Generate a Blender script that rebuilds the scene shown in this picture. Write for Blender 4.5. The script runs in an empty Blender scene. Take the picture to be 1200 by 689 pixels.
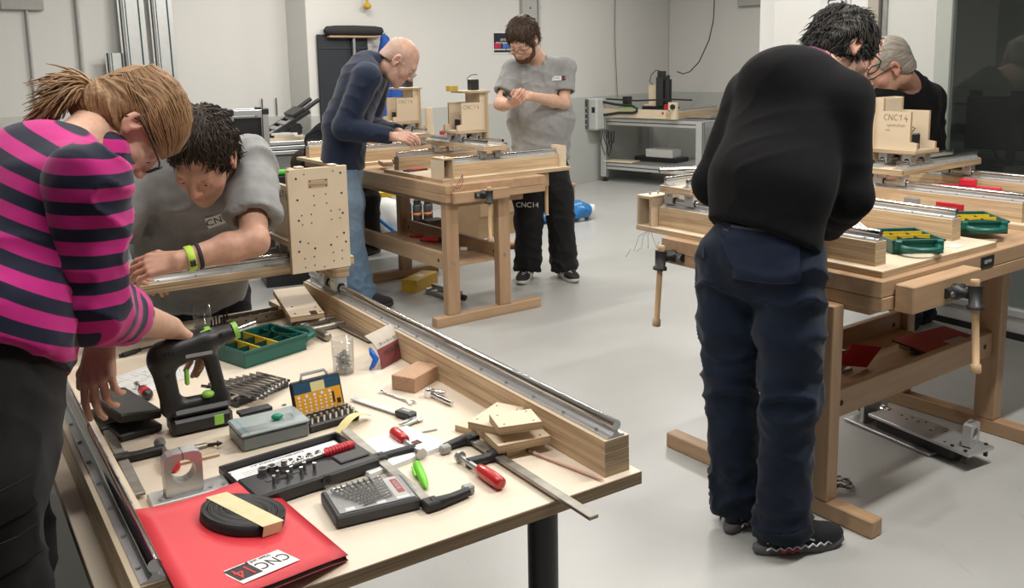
import bpy, bmesh, math, random
import numpy as np
from mathutils import Matrix, Vector
random.seed(7)
SC = bpy.context.scene
COL = SC.collection

# ---------------------------------------------------------------- camera
cam_d = bpy.data.cameras.new('camera')
cam_d.sensor_width = 36.0
cam_d.sensor_fit = 'HORIZONTAL'
cam_d.lens = 1061.0 / 1200.0 * 36.0
cam_d.shift_y = -(344.5 - 238.0) / 1200.0
cam_d.clip_start = 0.05
cam_d.clip_end = 60
cam = bpy.data.objects.new('camera', cam_d)
COL.objects.link(cam)
PITCH, ROLL, CAMH = 0.157, 0.0182, 1.55
_f = Vector((0, math.cos(PITCH), -math.sin(PITCH)))
_d = Vector((0, -math.sin(PITCH), -math.cos(PITCH)))
_x = Vector((1, 0, 0))
_r = _x * math.cos(ROLL) + _d * math.sin(ROLL)
_dn = -_x * math.sin(ROLL) + _d * math.cos(ROLL)
cam.matrix_world = Matrix(((_r.x, -_dn.x, -_f.x, 0), (_r.y, -_dn.y, -_f.y, 0), (_r.z, -_dn.z, -_f.z, CAMH), (0, 0, 0, 1)))
SC.camera = cam

# ---------------------------------------------------------------- world, lamps, exposure
SC.view_settings.view_transform = 'Standard'
SC.view_settings.look = 'None'
SC.view_settings.exposure = -0.57
SC.view_settings.gamma = 1.0
SC.view_settings.use_curve_mapping = False
w = bpy.data.worlds.new('world')
SC.world = w
w.use_nodes = True
w.node_tree.nodes['Background'].inputs[0].default_value = (0.95, 0.97, 1.0, 1)
w.node_tree.nodes['Background'].inputs[1].default_value = 0.05

def lamp(x, y, power, lx=1.2, ly=0.08, rz=0.62, z=3.05, col=(1.0, 0.965, 0.91)):
    d = bpy.data.lights.new('ceiling_light', 'AREA')
    d.shape = 'RECTANGLE'
    d.size, d.size_y = lx, ly
    d.energy = power
    d.color = col
    o = bpy.data.objects.new('ceiling_light', d)
    o.location = (x, y, z)
    o.rotation_euler = (0, 0, rz)
    COL.objects.link(o)

for (lx_, ly_, pw_) in [(1.75, 2.45, 105), (-0.15, 1.55, 40), (-1.35, 2.3, 38), (0.25, 4.0, 44), (-1.5, 5.2, 60),
                        (1.5, 5.4, 34), (0.4, 7.6, 75), (-1.3, 7.2, 55), (2.0, 9.4, 85)]:
    lamp(lx_, ly_, pw_)

# ---------------------------------------------------------------- materials
def new_mat(name):
    m = bpy.data.materials.new(name)
    m.use_nodes = True
    return m, m.node_tree.nodes, m.node_tree.links, m.node_tree.nodes['Principled BSDF']

def plain(name, col, rough=0.5, metal=0.0, var=0.06, scale=25.0, bump=0.0, spec=0.5, bscale=None, coat=0.0):
    """one colour with slight procedural variation"""
    m, n, l, b = new_mat(name)
    b.inputs['Roughness'].default_value = rough
    b.inputs['Metallic'].default_value = metal
    b.inputs['Specular IOR Level'].default_value = spec
    b.inputs['Coat Weight'].default_value = coat
    tc = n.new('ShaderNodeTexCoord')
    nz = n.new('ShaderNodeTexNoise')
    nz.inputs['Scale'].default_value = scale
    nz.inputs['Detail'].default_value = 4
    l.new(tc.outputs['Object'], nz.inputs['Vector'])
    cr = n.new('ShaderNodeValToRGB')
    cr.color_ramp.elements[0].position = 0.25
    cr.color_ramp.elements[1].position = 0.75
    cr.color_ramp.elements[0].color = (*[max(0, c * (1 - var)) for c in col], 1)
    cr.color_ramp.elements[1].color = (*[min(1, c * (1 + var)) for c in col], 1)
    l.new(nz.outputs['Fac'], cr.inputs[0])
    l.new(cr.outputs[0], b.inputs['Base Color'])
    if bump:
        n2 = n.new('ShaderNodeTexNoise')
        n2.inputs['Scale'].default_value = bscale or scale * 4
        n2.inputs['Detail'].default_value = 3
        l.new(tc.outputs['Object'], n2.inputs['Vector'])
        bp = n.new('ShaderNodeBump')
        bp.inputs['Strength'].default_value = bump
        bp.inputs['Distance'].default_value = 0.004
        l.new(n2.outputs['Fac'], bp.inputs['Height'])
        l.new(bp.outputs[0], b.inputs['Normal'])
    return m

def streaky(name, c0, c1, stretch, rough=0.55, pos=(0.3, 0.7), detail=5, scale=1.0, bump=0.05):
    """wood: noise stretched along one object axis (stretch = scale per axis)"""
    m, n, l, b = new_mat(name)
    b.inputs['Roughness'].default_value = rough
    b.inputs['Specular IOR Level'].default_value = 0.3
    tc = n.new('ShaderNodeTexCoord')
    mp = n.new('ShaderNodeMapping')
    mp.inputs['Scale'].default_value = stretch
    l.new(tc.outputs['Object'], mp.inputs['Vector'])
    nz = n.new('ShaderNodeTexNoise')
    nz.inputs['Scale'].default_value = scale
    nz.inputs['Detail'].default_value = detail
    nz.inputs['Distortion'].default_value = 0.3
    l.new(mp.outputs[0], nz.inputs['Vector'])
    cr = n.new('ShaderNodeValToRGB')
    cr.color_ramp.elements[0].position, cr.color_ramp.elements[1].position = pos
    cr.color_ramp.elements[0].color = (*c0, 1)
    cr.color_ramp.elements[1].color = (*c1, 1)
    l.new(nz.outputs['Fac'], cr.inputs[0])
    l.new(cr.outputs[0], b.inputs['Base Color'])
    if bump:
        bp = n.new('ShaderNodeBump')
        bp.inputs['Strength'].default_value = bump
        bp.inputs['Distance'].default_value = 0.002
        l.new(nz.outputs['Fac'], bp.inputs['Height'])
        l.new(bp.outputs[0], b.inputs['Normal'])
    return m

def glassy(name, col=(1, 1, 1), rough=0.05, tr=0.75, gloss=0.12):
    """thin clear plastic / glass sheet: transparent with a reflective share"""
    m, n, l, b = new_mat(name)
    n.remove(b)
    out = n['Material Output']
    t = n.new('ShaderNodeBsdfTransparent'); t.inputs[0].default_value = (*[c * tr + (1 - tr) * 0.2 for c in col], 1)
    g = n.new('ShaderNodeBsdfGlossy'); g.inputs['Roughness'].default_value = rough
    d = n.new('ShaderNodeBsdfDiffuse'); d.inputs[0].default_value = (*col, 1)
    lw = n.new('ShaderNodeLayerWeight'); lw.inputs[0].default_value = 0.5
    f = n.new('ShaderNodeMath'); f.operation = 'POWER'; f.inputs[1].default_value = 4.0; l.new(lw.outputs['Facing'], f.inputs[0])
    mx = n.new('ShaderNodeMixShader'); mx2 = n.new('ShaderNodeMixShader')
    mx2.inputs[0].default_value = (1 - tr) * 0.5
    l.new(t.outputs[0], mx2.inputs[1]); l.new(d.outputs[0], mx2.inputs[2])
    a = n.new('ShaderNodeMath'); a.operation = 'MULTIPLY_ADD'; a.inputs[1].default_value = 0.55; a.inputs[2].default_value = gloss * 0.35
    l.new(f.outputs[0], a.inputs[0])
    l.new(a.outputs[0], mx.inputs[0]); l.new(mx2.outputs[0], mx.inputs[1]); l.new(g.outputs[0], mx.inputs[2])
    l.new(mx.outputs[0], out.inputs[0])
    return m

PLY = streaky('birch_ply_face', (0.66, 0.535, 0.385), (0.74, 0.625, 0.47), (6, 2.0, 6), 0.5, (0.25, 0.75))
PLYX = streaky('birch_ply_edge', (0.30, 0.20, 0.115), (0.60, 0.46, 0.30), (3, 3, 330), 0.6, (0.36, 0.56), 2)
PLYEX = streaky('birch_ply_edge_upright', (0.30, 0.20, 0.115), (0.60, 0.46, 0.30), (330, 3, 3), 0.6, (0.36, 0.56), 2)
PLYEY = streaky('birch_ply_edge_cross', (0.30, 0.20, 0.115), (0.60, 0.46, 0.30), (3, 330, 3), 0.6, (0.36, 0.56), 2)
PLYB = streaky('ply_beam_side', (0.40, 0.27, 0.155), (0.64, 0.48, 0.31), (2.5, 2.5, 95), 0.55, (0.30, 0.58), 4)
PLYBX = streaky('ply_beam_end', (0.33, 0.235, 0.14), (0.55, 0.42, 0.275), (5, 5, 190), 0.6, (0.30, 0.62), 3)
TOPW = streaky('birch_table_top', (0.70, 0.60, 0.475), (0.76, 0.67, 0.55), (5, 1.6, 5), 0.45, (0.25, 0.75), 5, 1.0, 0.02)
TOPX = streaky('table_top_edge', (0.24, 0.165, 0.10), (0.40, 0.29, 0.18), (3, 3, 220), 0.6, (0.35, 0.6), 2)
BEECH = streaky('beech_long_x', (0.40, 0.25, 0.145), (0.50, 0.335, 0.205), (2.2, 26, 26), 0.4, (0.3, 0.7), 6)
BEECHY = streaky('beech_long_y', (0.40, 0.25, 0.145), (0.50, 0.335, 0.205), (26, 2.2, 26), 0.4, (0.3, 0.7), 6)
BEECHZ = streaky('beech_long_z', (0.38, 0.235, 0.135), (0.475, 0.315, 0.195), (26, 26, 2.2), 0.4, (0.3, 0.7), 6)
BEECHL = streaky('beech_turned', (0.50, 0.33, 0.18), (0.60, 0.42, 0.25), (26, 26, 3), 0.45, (0.3, 0.7), 5)
CORK = plain('cork_block', (0.47, 0.29, 0.185), 0.8, 0, 0.25, 220, 0.2)
MDF = plain('pale_mdf', (0.62, 0.47, 0.31), 0.6, 0, 0.04, 40)
ALU = plain('extruded_aluminium', (0.55, 0.56, 0.57), 0.38, 0.65, 0.04, 30)
ALUM = plain('milled_aluminium', (0.62, 0.625, 0.63), 0.36, 0.75, 0.06, 12)
ALUW = plain('anodised_aluminium', (0.60, 0.61, 0.60), 0.42, 0.55, 0.04, 20)
STEEL = plain('ground_steel_rod', (0.58, 0.575, 0.57), 0.13, 1.0, 0.03, 20)
CHROME = plain('chrome', (0.72, 0.72, 0.72), 0.16, 1.0, 0.02, 20)
DSTEEL = plain('old_steel_bar', (0.33, 0.31, 0.275), 0.42, 0.9, 0.18, 40)
ZINC = plain('galvanised_steel', (0.48, 0.49, 0.49), 0.38, 0.85, 0.14, 30)
BLACKP = plain('black_plastic', (0.017, 0.017, 0.018), 0.42, 0, 0.1, 30)
BLACKM = plain('black_cast_iron', (0.02, 0.02, 0.021), 0.48, 0.2, 0.2, 40, 0.1)
BLACKF = plain('black_foam', (0.024, 0.024, 0.025), 0.85, 0, 0.2, 120, 0.2)
BLACKPAINT = plain('black_powder_coat', (0.012, 0.012, 0.012), 0.38, 0, 0.06, 60)
DGREY = plain('dark_grey_plastic', (0.045, 0.046, 0.048), 0.5, 0, 0.08, 30)
GREYP = plain('grey_plastic', (0.33, 0.335, 0.33), 0.45, 0, 0.05, 30)
LGREY = plain('light_grey_enamel', (0.55, 0.56, 0.55), 0.45, 0, 0.03, 10)
WHITE = plain('white_plastic', (0.78, 0.78, 0.765), 0.4, 0, 0.02, 10)
PAPER = plain('white_paper', (0.80, 0.80, 0.79), 0.75, 0, 0.02, 20)
RED = plain('red_lacquer', (0.50, 0.018, 0.022), 0.28, 0, 0.05, 20, coat=0.4)
REDP = plain('red_plastic', (0.55, 0.02, 0.03), 0.42, 0, 0.05, 20)
REDCARD = plain('red_card', (0.66, 0.035, 0.05), 0.5, 0, 0.03, 8)
REDDK = plain('dull_red_card', (0.30, 0.022, 0.028), 0.5, 0, 0.05, 8)
GREEN = plain('dark_green_plastic', (0.008, 0.105, 0.082), 0.38, 0, 0.06, 20)
GREEND = plain('deep_green_plastic', (0.006, 0.05, 0.045), 0.45, 0, 0.06, 20)
LIME = plain('lime_plastic', (0.16, 0.62, 0.03), 0.4, 0, 0.05, 20)
LIMEF = plain('drill_green', (0.30, 0.62, 0.10), 0.45, 0, 0.05, 20)
YELL = plain('yellow_plastic', (0.85, 0.56, 0.03), 0.4, 0, 0.05, 20)
ORANGE = plain('yellow_orange_card', (0.80, 0.37, 0.02), 0.45, 0, 0.04, 20)
TAPE = plain('masking_tape', (0.66, 0.60, 0.35), 0.65, 0, 0.08, 40, 0.15)
POSTIT = plain('pale_yellow_paper', (0.72, 0.64, 0.30), 0.7, 0, 0.05, 30)
BLUE = plain('blue_plastic_bag', (0.02, 0.17, 0.45), 0.3, 0, 0.15, 30, 0.2)
BLUEJ = plain('blue_work_jacket', (0.012, 0.07, 0.32), 0.8, 0, 0.15, 30, 0.2)
NAVYB = plain('dark_blue_card', (0.018, 0.075, 0.14), 0.5, 0, 0.05, 30)
OXIDE = plain('red_brown_abrasive', (0.22, 0.055, 0.055), 0.9, 0, 0.12, 400, 0.3)
KRAFT = plain('brown_cardboard', (0.44, 0.295, 0.165), 0.75, 0, 0.06, 12)
PEN = plain('pale_pink_paint', (0.68, 0.42, 0.33), 0.4, 0, 0.03, 20)
INK = plain('black_ink', (0.012, 0.012, 0.012), 0.6, 0, 0.0, 20)
REDINK = plain('red_ink', (0.62, 0.02, 0.03), 0.6, 0, 0.0, 20)
BURN = plain('burnt_lettering', (0.16, 0.10, 0.05), 0.8, 0, 0.1, 60)
PENCIL = plain('pencil_lettering', (0.36, 0.27, 0.17), 0.8, 0, 0.1, 60)
HOLE = plain('dark_drilled_hole', (0.05, 0.035, 0.02), 0.9, 0, 0.1, 60)
CLEAR = glassy('clear_plastic', (0.96, 0.965, 0.965), 0.06, 0.95, 0.12)
GLASSM = glassy('partition_glass', (0.86, 0.90, 0.88), 0.0, 0.97, 0.20)
FROST = glassy('milky_plastic', (0.80, 0.82, 0.82), 0.2, 0.42, 0.08)
SKYFROST = glassy('grey_tinted_plastic', (0.55, 0.62, 0.62), 0.15, 0.35, 0.08)

# ---------------------------------------------------------------- mesh builder
class MB:
    def __init__(s):
        s.v, s.f, s.mi, s.sm = [], [], [], []
        s.M = Matrix.Identity(4)
    def at(s, x=0, y=0, z=0, rz=0, rx=0, ry=0):
        s.M = Matrix.Translation((x, y, z)) @ Matrix.Rotation(rz, 4, 'Z') @ Matrix.Rotation(ry, 4, 'Y') @ Matrix.Rotation(rx, 4, 'X')
        return s
    def add(s, vs, fs, mat=0, smooth=False):
        o = len(s.v)
        s.v += [tuple(s.M @ Vector(p)) for p in vs]
        for f in fs:
            s.f.append([o + i for i in f]); s.mi.append(mat); s.sm.append(smooth)
    def box(s, x0, x1, y0, y1, z0, z1, bev=0.0012, mat=0, mats=None):
        """mats: material per side group (xside, yside, zside)"""
        b = min(bev, (x1 - x0) * .45, (y1 - y0) * .45, (z1 - z0) * .45)
        mx, my, mz = mats if mats else (mat, mat, mat)
        if b <= 0:
            vs = [(x, y, z) for z in (z0, z1) for y in (y0, y1) for x in (x0, x1)]
            for f, m in (((0, 2, 3, 1), mz), ((4, 5, 7, 6), mz), ((0, 1, 5, 4), my), ((2, 6, 7, 3), my), ((0, 4, 6, 2), mx), ((1, 3, 7, 5), mx)):
                s.add(vs, [f], m) if False else None
            o = len(s.v); s.v += [tuple(s.M @ Vector(p)) for p in vs]
            for f, m in (((0, 2, 3, 1), mz), ((4, 5, 7, 6), mz), ((0, 1, 5, 4), my), ((2, 6, 7, 3), my), ((0, 4, 6, 2), mx), ((1, 3, 7, 5), mx)):
                s.f.append([o + i for i in f]); s.mi.append(m); s.sm.append(False)
            return s
        X, Y, Zc = (x0, x1), (y0, y1), (z0, z1)
        vs = []; idx = {}
        for i in (0, 1):
            for j in (0, 1):
                for k in (0, 1):
                    sx, sy, sz = (b if i == 0 else -b), (b if j == 0 else -b), (b if k == 0 else -b)
                    idx[i, j, k, 0] = len(vs); vs.append((X[i], Y[j] + sy, Zc[k] + sz))
                    idx[i, j, k, 1] = len(vs); vs.append((X[i] + sx, Y[j], Zc[k] + sz))
                    idx[i, j, k, 2] = len(vs); vs.append((X[i] + sx, Y[j] + sy, Zc[k]))
        fs = []
        def q(l, m): fs.append(([idx[t] for t in l], m))
        q([(0,0,0,0),(0,0,1,0),(0,1,1,0),(0,1,0,0)], mx); q([(1,0,0,0),(1,1,0,0),(1,1,1,0),(1,0,1,0)], mx)
        q([(0,0,0,1),(1,0,0,1),(1,0,1,1),(0,0,1,1)], my); q([(0,1,0,1),(0,1,1,1),(1,1,1,1),(1,1,0,1)], my)
        q([(0,0,0,2),(0,1,0,2),(1,1,0,2),(1,0,0,2)], mz); q([(0,0,1,2),(1,0,1,2),(1,1,1,2),(0,1,1,2)], mz)
        for i in (0, 1):
            for j in (0, 1):
                l = [(i,j,0,0),(i,j,0,1),(i,j,1,1),(i,j,1,0)]; q(l if (i == j) else l[::-1], mx)
        for j in (0, 1):
            for k in (0, 1):
                l = [(0,j,k,1),(0,j,k,2),(1,j,k,2),(1,j,k,1)]; q(l if (j == k) else l[::-1], my)
        for i in (0, 1):
            for k in (0, 1):
                l = [(i,0,k,2),(i,0,k,0),(i,1,k,0),(i,1,k,2)]; q(l if (i == k) else l[::-1], mz)
        for i in (0, 1):
            for j in (0, 1):
                for k in (0, 1):
                    l = [(i,j,k,0),(i,j,k,1),(i,j,k,2)]; q(l if (i + j + k) % 2 else l[::-1], mz)
        o = len(s.v); s.v += [tuple(s.M @ Vector(p)) for p in vs]
        for l, m in fs:
            s.f.append([o + i for i in l]); s.mi.append(m); s.sm.append(False)
        return s
    def cbox(s, cx, cy, cz, sx, sy, sz, bev=0.0012, mat=0, mats=None):
        return s.box(cx - sx / 2, cx + sx / 2, cy - sy / 2, cy + sy / 2, cz - sz / 2, cz + sz / 2, bev, mat, mats)
    def cyl(s, p0, p1, r0, r1=None, n=16, cap=True, mat=0, capmat=None):
        p0, p1 = Vector(p0), Vector(p1)
        r1 = r0 if r1 is None else r1
        ax = (p1 - p0)
        if ax.length < 1e-9: return s
        ax.normalize()
        u = ax.orthogonal().normalized(); w_ = ax.cross(u)
        vs = []
        for p, r in ((p0, r0), (p1, r1)):
            for i in range(n):
                t = 2 * math.pi * i / n
                vs.append(p + (u * math.cos(t) + w_ * math.sin(t)) * r)
        s.add(vs, [(i, (i + 1) % n, n + (i + 1) % n, n + i) for i in range(n)], mat, True)
        if cap:
            cm = mat if capmat is None else capmat
            s.add(vs[:n][::-1], [tuple(range(n))], cm)
            s.add(vs[n:], [tuple(range(n))], cm)
        return s
    def tube(s, pts, r, n=8, mat=0, cap=True, radii=None):
        pts = [Vector(p) for p in pts]
        m = len(pts)
        vs = []
        up = None
        for i, p in enumerate(pts):
            t = (pts[min(i + 1, m - 1)] - pts[max(i - 1, 0)]).normalized()
            if up is None: up = t.orthogonal().normalized()
            up = (up - t * up.dot(t))
            up = up.normalized() if up.length > 1e-6 else t.orthogonal().normalized()
            w_ = t.cross(up)
            rr = radii[i] if radii else r
            for k in range(n):
                a = 2 * math.pi * k / n
                vs.append(p + (up * math.cos(a) + w_ * math.sin(a)) * rr)
        fs = [(i * n + k, i * n + (k + 1) % n, (i + 1) * n + (k + 1) % n, (i + 1) * n + k) for i in range(m - 1) for k in range(n)]
        s.add(vs, fs, mat, True)
        if cap:
            s.add(vs[:n][::-1], [tuple(range(n))], mat); s.add(vs[-n:], [tuple(range(n))], mat)
        return s
    def lathe(s, prof, n=20, mat=0, c=(0, 0, 0), axis='Z', smooth=True):
        """prof: list of (r, h)"""
        vs = []
        for r, h in prof:
            for i in range(n):
                t = 2 * math.pi * i / n
                x, y = r * math.cos(t), r * math.sin(t)
                p = (x, y, h) if axis == 'Z' else ((h, x, y) if axis == 'X' else (y, h, x))
                vs.append((p[0] + c[0], p[1] + c[1], p[2] + c[2]))
        m = len(prof)
        fs = [(i * n + k, i * n + (k + 1) % n, (i + 1) * n + (k + 1) % n, (i + 1) * n + k) for i in range(m - 1) for k in range(n)]
        s.add(vs, fs, mat, smooth)
        if prof[0][0] > 1e-6: s.add(vs[:n][::-1], [tuple(range(n))], mat)
        if prof[-1][0] > 1e-6: s.add(vs[-n:], [tuple(range(n))], mat)
        return s
    def prism(s, poly, h0, h1, axis='Z', mat=0, side=None):
        """extrude a 2-D polygon. axis Z: (x,y)->z ; X: poly=(y,z) along x ; Y: poly=(x,z) along y"""
        a = sum(poly[i][0] * poly[(i + 1) % len(poly)][1] - poly[(i + 1) % len(poly)][0] * poly[i][1] for i in range(len(poly)))
        poly = list(poly) if a > 0 else list(poly)[::-1]
        n = len(poly)
        def P(p, h): return (p[0], p[1], h) if axis == 'Z' else ((h, p[0], p[1]) if axis == 'X' else (p[0], h, p[1]))
        lo = [P(p, h0) for p in poly]; hi = [P(p, h1) for p in poly]
        fl = axis == 'Y'
        sd = mat if side is None else side
        s.add(lo + hi, [((i, (i + 1) % n, n + (i + 1) % n, n + i) if not fl else (n + i, n + (i + 1) % n, (i + 1) % n, i)) for i in range(n)], sd)
        s.add(lo, [tuple(range(n))[::-1] if not fl else tuple(range(n))], mat)
        s.add(hi, [tuple(range(n)) if not fl else tuple(range(n))[::-1]], mat)
        return s
    def ball(s, c, r, nu=14, nv=9, mat=0):
        rx, ry, rz = (r, r, r) if not hasattr(r, '__len__') else r
        vs = [(c[0], c[1], c[2] - rz)]
        for j in range(1, nv):
            ph = -math.pi / 2 + math.pi * j / nv
            for i in range(nu):
                t = 2 * math.pi * i / nu
                vs.append((c[0] + rx * math.cos(ph) * math.cos(t), c[1] + ry * math.cos(ph) * math.sin(t), c[2] + rz * math.sin(ph)))
        vs.append((c[0], c[1], c[2] + rz))
        fs = [(0, 1 + (i + 1) % nu, 1 + i) for i in range(nu)]
        for j in range(nv - 2):
            for i in range(nu):
                a = 1 + j * nu
                fs.append((a + i, a + (i + 1) % nu, a + nu + (i + 1) % nu, a + nu + i))
        t = len(vs) - 1; a = 1 + (nv - 2) * nu
        fs += [(t, a + i, a + (i + 1) % nu) for i in range(nu)]
        s.add(vs, fs, mat, True)
        return s
    def ring(s, c, r_in, r_out, h, n=24, mat=0, axis='Z'):
        s.lathe([(r_in, -h / 2), (r_out, -h / 2), (r_out, h / 2), (r_in, h / 2), (r_in, -h / 2)], n, mat, c, axis, False)
        return s
    def sheet(s, pts, th=0.0004, mat=0):
        """thin quad/polygon plate given by its 3-D corner points, thickened along its normal"""
        P = [Vector(p) for p in pts]
        nrm = (P[1] - P[0]).cross(P[2] - P[0]).normalized() * th
        n = len(P)
        lo = [p - nrm for p in P]; hi = [p for p in P]
        s.add(lo + hi, [(i, (i + 1) % n, n + (i + 1) % n, n + i) for i in range(n)] + [tuple(range(n))[::-1], tuple(range(n, 2 * n))], mat)
        return s
    def mesh(s, name, mats):
        me = bpy.data.meshes.new(name)
        me.from_pydata(s.v, [], s.f)
        for m in (mats if isinstance(mats, (list, tuple)) else [mats]): me.materials.append(m)
        me.polygons.foreach_set('material_index', s.mi)
        me.polygons.foreach_set('use_smooth', s.sm)
        me.update()
        return me
    def build(s, name, mats, parent=None, loc=None, rz=0):
        o = bpy.data.objects.new(name, s.mesh(name, mats))
        COL.objects.link(o)
        if parent: o.parent = parent
        if loc: o.location = loc
        if rz: o.rotation_euler.z = rz
        return o

def tag(o, label, cat, group=None):
    o['label'] = label; o['category'] = cat
    if group: o['group'] = group
    return o
def thing(name, label, cat, loc=(0, 0, 0), rz=0, group=None, rot=None):
    o = bpy.data.objects.new(name, None); COL.objects.link(o)
    o.empty_display_size = 0.05
    o.location = loc; o.rotation_euler = rot if rot else (0, 0, rz)
    return tag(o, label, cat, group)
def single(mb, name, mats, label, cat, loc=(0, 0, 0), rz=0, group=None, rot=None):
    o = mb.build(name, mats)
    o.location = loc; o.rotation_euler = rot if rot else (0, 0, rz)
    return tag(o, label, cat, group)
def structure(o):
    o['kind'] = 'structure'; return o
def copy_tree(o, parent=None):
    c = o.copy(); COL.objects.link(c)
    if parent: c.parent = parent
    for ch in list(o.children): copy_tree(ch, c)
    return c
def share(o, parent, loc=None, rot=None):
    """another instance of a part, sharing its mesh"""
    c = bpy.data.objects.new(o.name.split('.')[0], o.data); COL.objects.link(c)
    c.parent = parent
    if loc is not None: c.location = loc
    if rot is not None: c.rotation_euler = rot
    return c
def text_mesh(name, body, size, mat, parent, M, align='CENTER', depth=0.0003, shear=0.0, sx=1.0):
    """flat lettering (own mesh) placed with matrix M in the parent's space"""
    cu = bpy.data.curves.new(name, 'FONT')
    cu.body = body; cu.size = size; cu.align_x = align; cu.align_y = 'CENTER'
    cu.extrude = depth; cu.shear = shear; cu.resolution_u = 3
    t = bpy.data.objects.new(name, cu); COL.objects.link(t)
    dg = bpy.context.evaluated_depsgraph_get()
    me = bpy.data.meshes.new_from_object(t.evaluated_get(dg))
    bpy.data.objects.remove(t)
    me.materials.clear(); me.materials.append(mat)
    o = bpy.data.objects.new(name, me); COL.objects.link(o)
    if parent: o.parent = parent
    o.matrix_local = M @ Matrix.Diagonal((sx, 1, 1, 1))
    return o
def mrot(x, y, z, rz=0, rx=0, ry=0):
    return Matrix.Translation((x, y, z)) @ Matrix.Rotation(rz, 4, 'Z') @ Matrix.Rotation(ry, 4, 'Y') @ Matrix.Rotation(rx, 4, 'X')
STROKES = {'C': [[(.75, .85), (.5, 1), (.2, .85), (.05, .5), (.2, .15), (.5, 0), (.78, .15)]],
           'N': [[(.05, 0), (.1, 1)], [(.1, 1), (.7, 0)], [(.7, 0), (.75, 1)]],
           '1': [[(.12, .62), (.5, 1), (.44, 0)]],
           '4': [[(.45, .95), (.12, .3), (.75, .32)], [(.6, .6), (.55, -.2)]]}
def handwriting(word, size, w_=0.0010, lift=0.0004):
    """strokes of hand lettering as a thin raised ribbon in the xz plane, facing -y"""
    m = MB(); x = 0
    for ch in word:
        for st in STROKES[ch]:
            m.tube([(x + p[0] * size, -lift, p[1] * size) for p in st], w_, 5)
        x += size * 0.95
    return m

# ---------------------------------------------------------------- the room
def floor_mat():
    m, n, l, b = new_mat('grey_epoxy_floor')
    tc = n.new('ShaderNodeTexCoord')
    nz = n.new('ShaderNodeTexNoise'); nz.inputs['Scale'].default_value = 0.9; nz.inputs['Detail'].default_value = 8; nz.inputs['Roughness'].default_value = 0.65
    l.new(tc.outputs['Object'], nz.inputs['Vector'])
    cr = n.new('ShaderNodeValToRGB')
    cr.color_ramp.elements[0].position = 0.3; cr.color_ramp.elements[1].position = 0.7
    cr.color_ramp.elements[0].color = (0.40, 0.403, 0.388, 1); cr.color_ramp.elements[1].color = (0.47, 0.472, 0.458, 1)
    l.new(nz.outputs['Fac'], cr.inputs[0])
    # scuffs and scratches
    mp = n.new('ShaderNodeMapping'); mp.inputs['Scale'].default_value = (9, 2.2, 1); mp.inputs['Rotation'].default_value = (0, 0, 0.9)
    l.new(tc.outputs['Object'], mp.inputs['Vector'])
    n2 = n.new('ShaderNodeTexNoise'); n2.inputs['Scale'].default_value = 2.4; n2.inputs['Detail'].default_value = 9; n2.inputs['Distortion'].default_value = 1.2
    l.new(mp.outputs[0], n2.inputs['Vector'])
    c2 = n.new('ShaderNodeValToRGB')
    c2.color_ramp.elements[0].position = 0.68; c2.color_ramp.elements[1].position = 0.76
    c2.color_ramp.elements[0].color = (1, 1, 1, 1); c2.color_ramp.elements[1].color = (0.84, 0.84, 0.83, 1)
    l.new(n2.outputs['Fac'], c2.inputs[0])
    mx = n.new('ShaderNodeMix'); mx.data_type = 'RGBA'; mx.blend_type = 'MULTIPLY'; mx.inputs[0].default_value = 1
    l.new(cr.outputs[0], mx.inputs[6]); l.new(c2.outputs[0], mx.inputs[7])
    l.new(mx.outputs[2], b.inputs['Base Color'])
    r = n.new('ShaderNodeMapRange'); r.inputs[3].default_value = 0.22; r.inputs[4].default_value = 0.42
    l.new(nz.outputs['Fac'], r.inputs[0]); l.new(r.outputs[0], b.inputs['Roughness'])
    b.inputs['Specular IOR Level'].default_value = 0.45
    return m
FLOORM = floor_mat()
WALLM = plain('warm_white_wall_paint', (0.63, 0.62, 0.59), 0.85, 0, 0.015, 1.5, 0.03, bscale=180)
DADOM = plain('pale_grey_green_dado_paint', (0.47, 0.48, 0.45), 0.6, 0, 0.03, 1.5, 0.03, bscale=180)
PANELM = plain('white_wall_panel', (0.74, 0.735, 0.715), 0.6, 0, 0.01, 1.5)
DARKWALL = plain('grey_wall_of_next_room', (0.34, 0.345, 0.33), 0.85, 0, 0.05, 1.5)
CEILM = plain('white_ceiling', (0.75, 0.74, 0.72), 0.9, 0, 0.01, 2)
FRAMEM = plain('beige_grey_frame', (0.40, 0.37, 0.32), 0.5, 0, 0.03, 8)

m = MB(); m.box(-7, 7, -4, 15, -0.1, 0, 0)
structure(m.build('floor', FLOORM))
m = MB(); m.box(-7, 7, -4, 15, 3.1, 3.2, 0)
structure(m.build('ceiling', CEILM))

E1 = Vector((0.678, 0.735)); E2 = Vector((-0.735, 0.678))
BW0 = Vector((-1.835, 8.365)); BWK = Vector((2.22, 12.75))     # back wall from its free corner to the far room corner
YB = math.atan2(0.735, 0.678)
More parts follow.
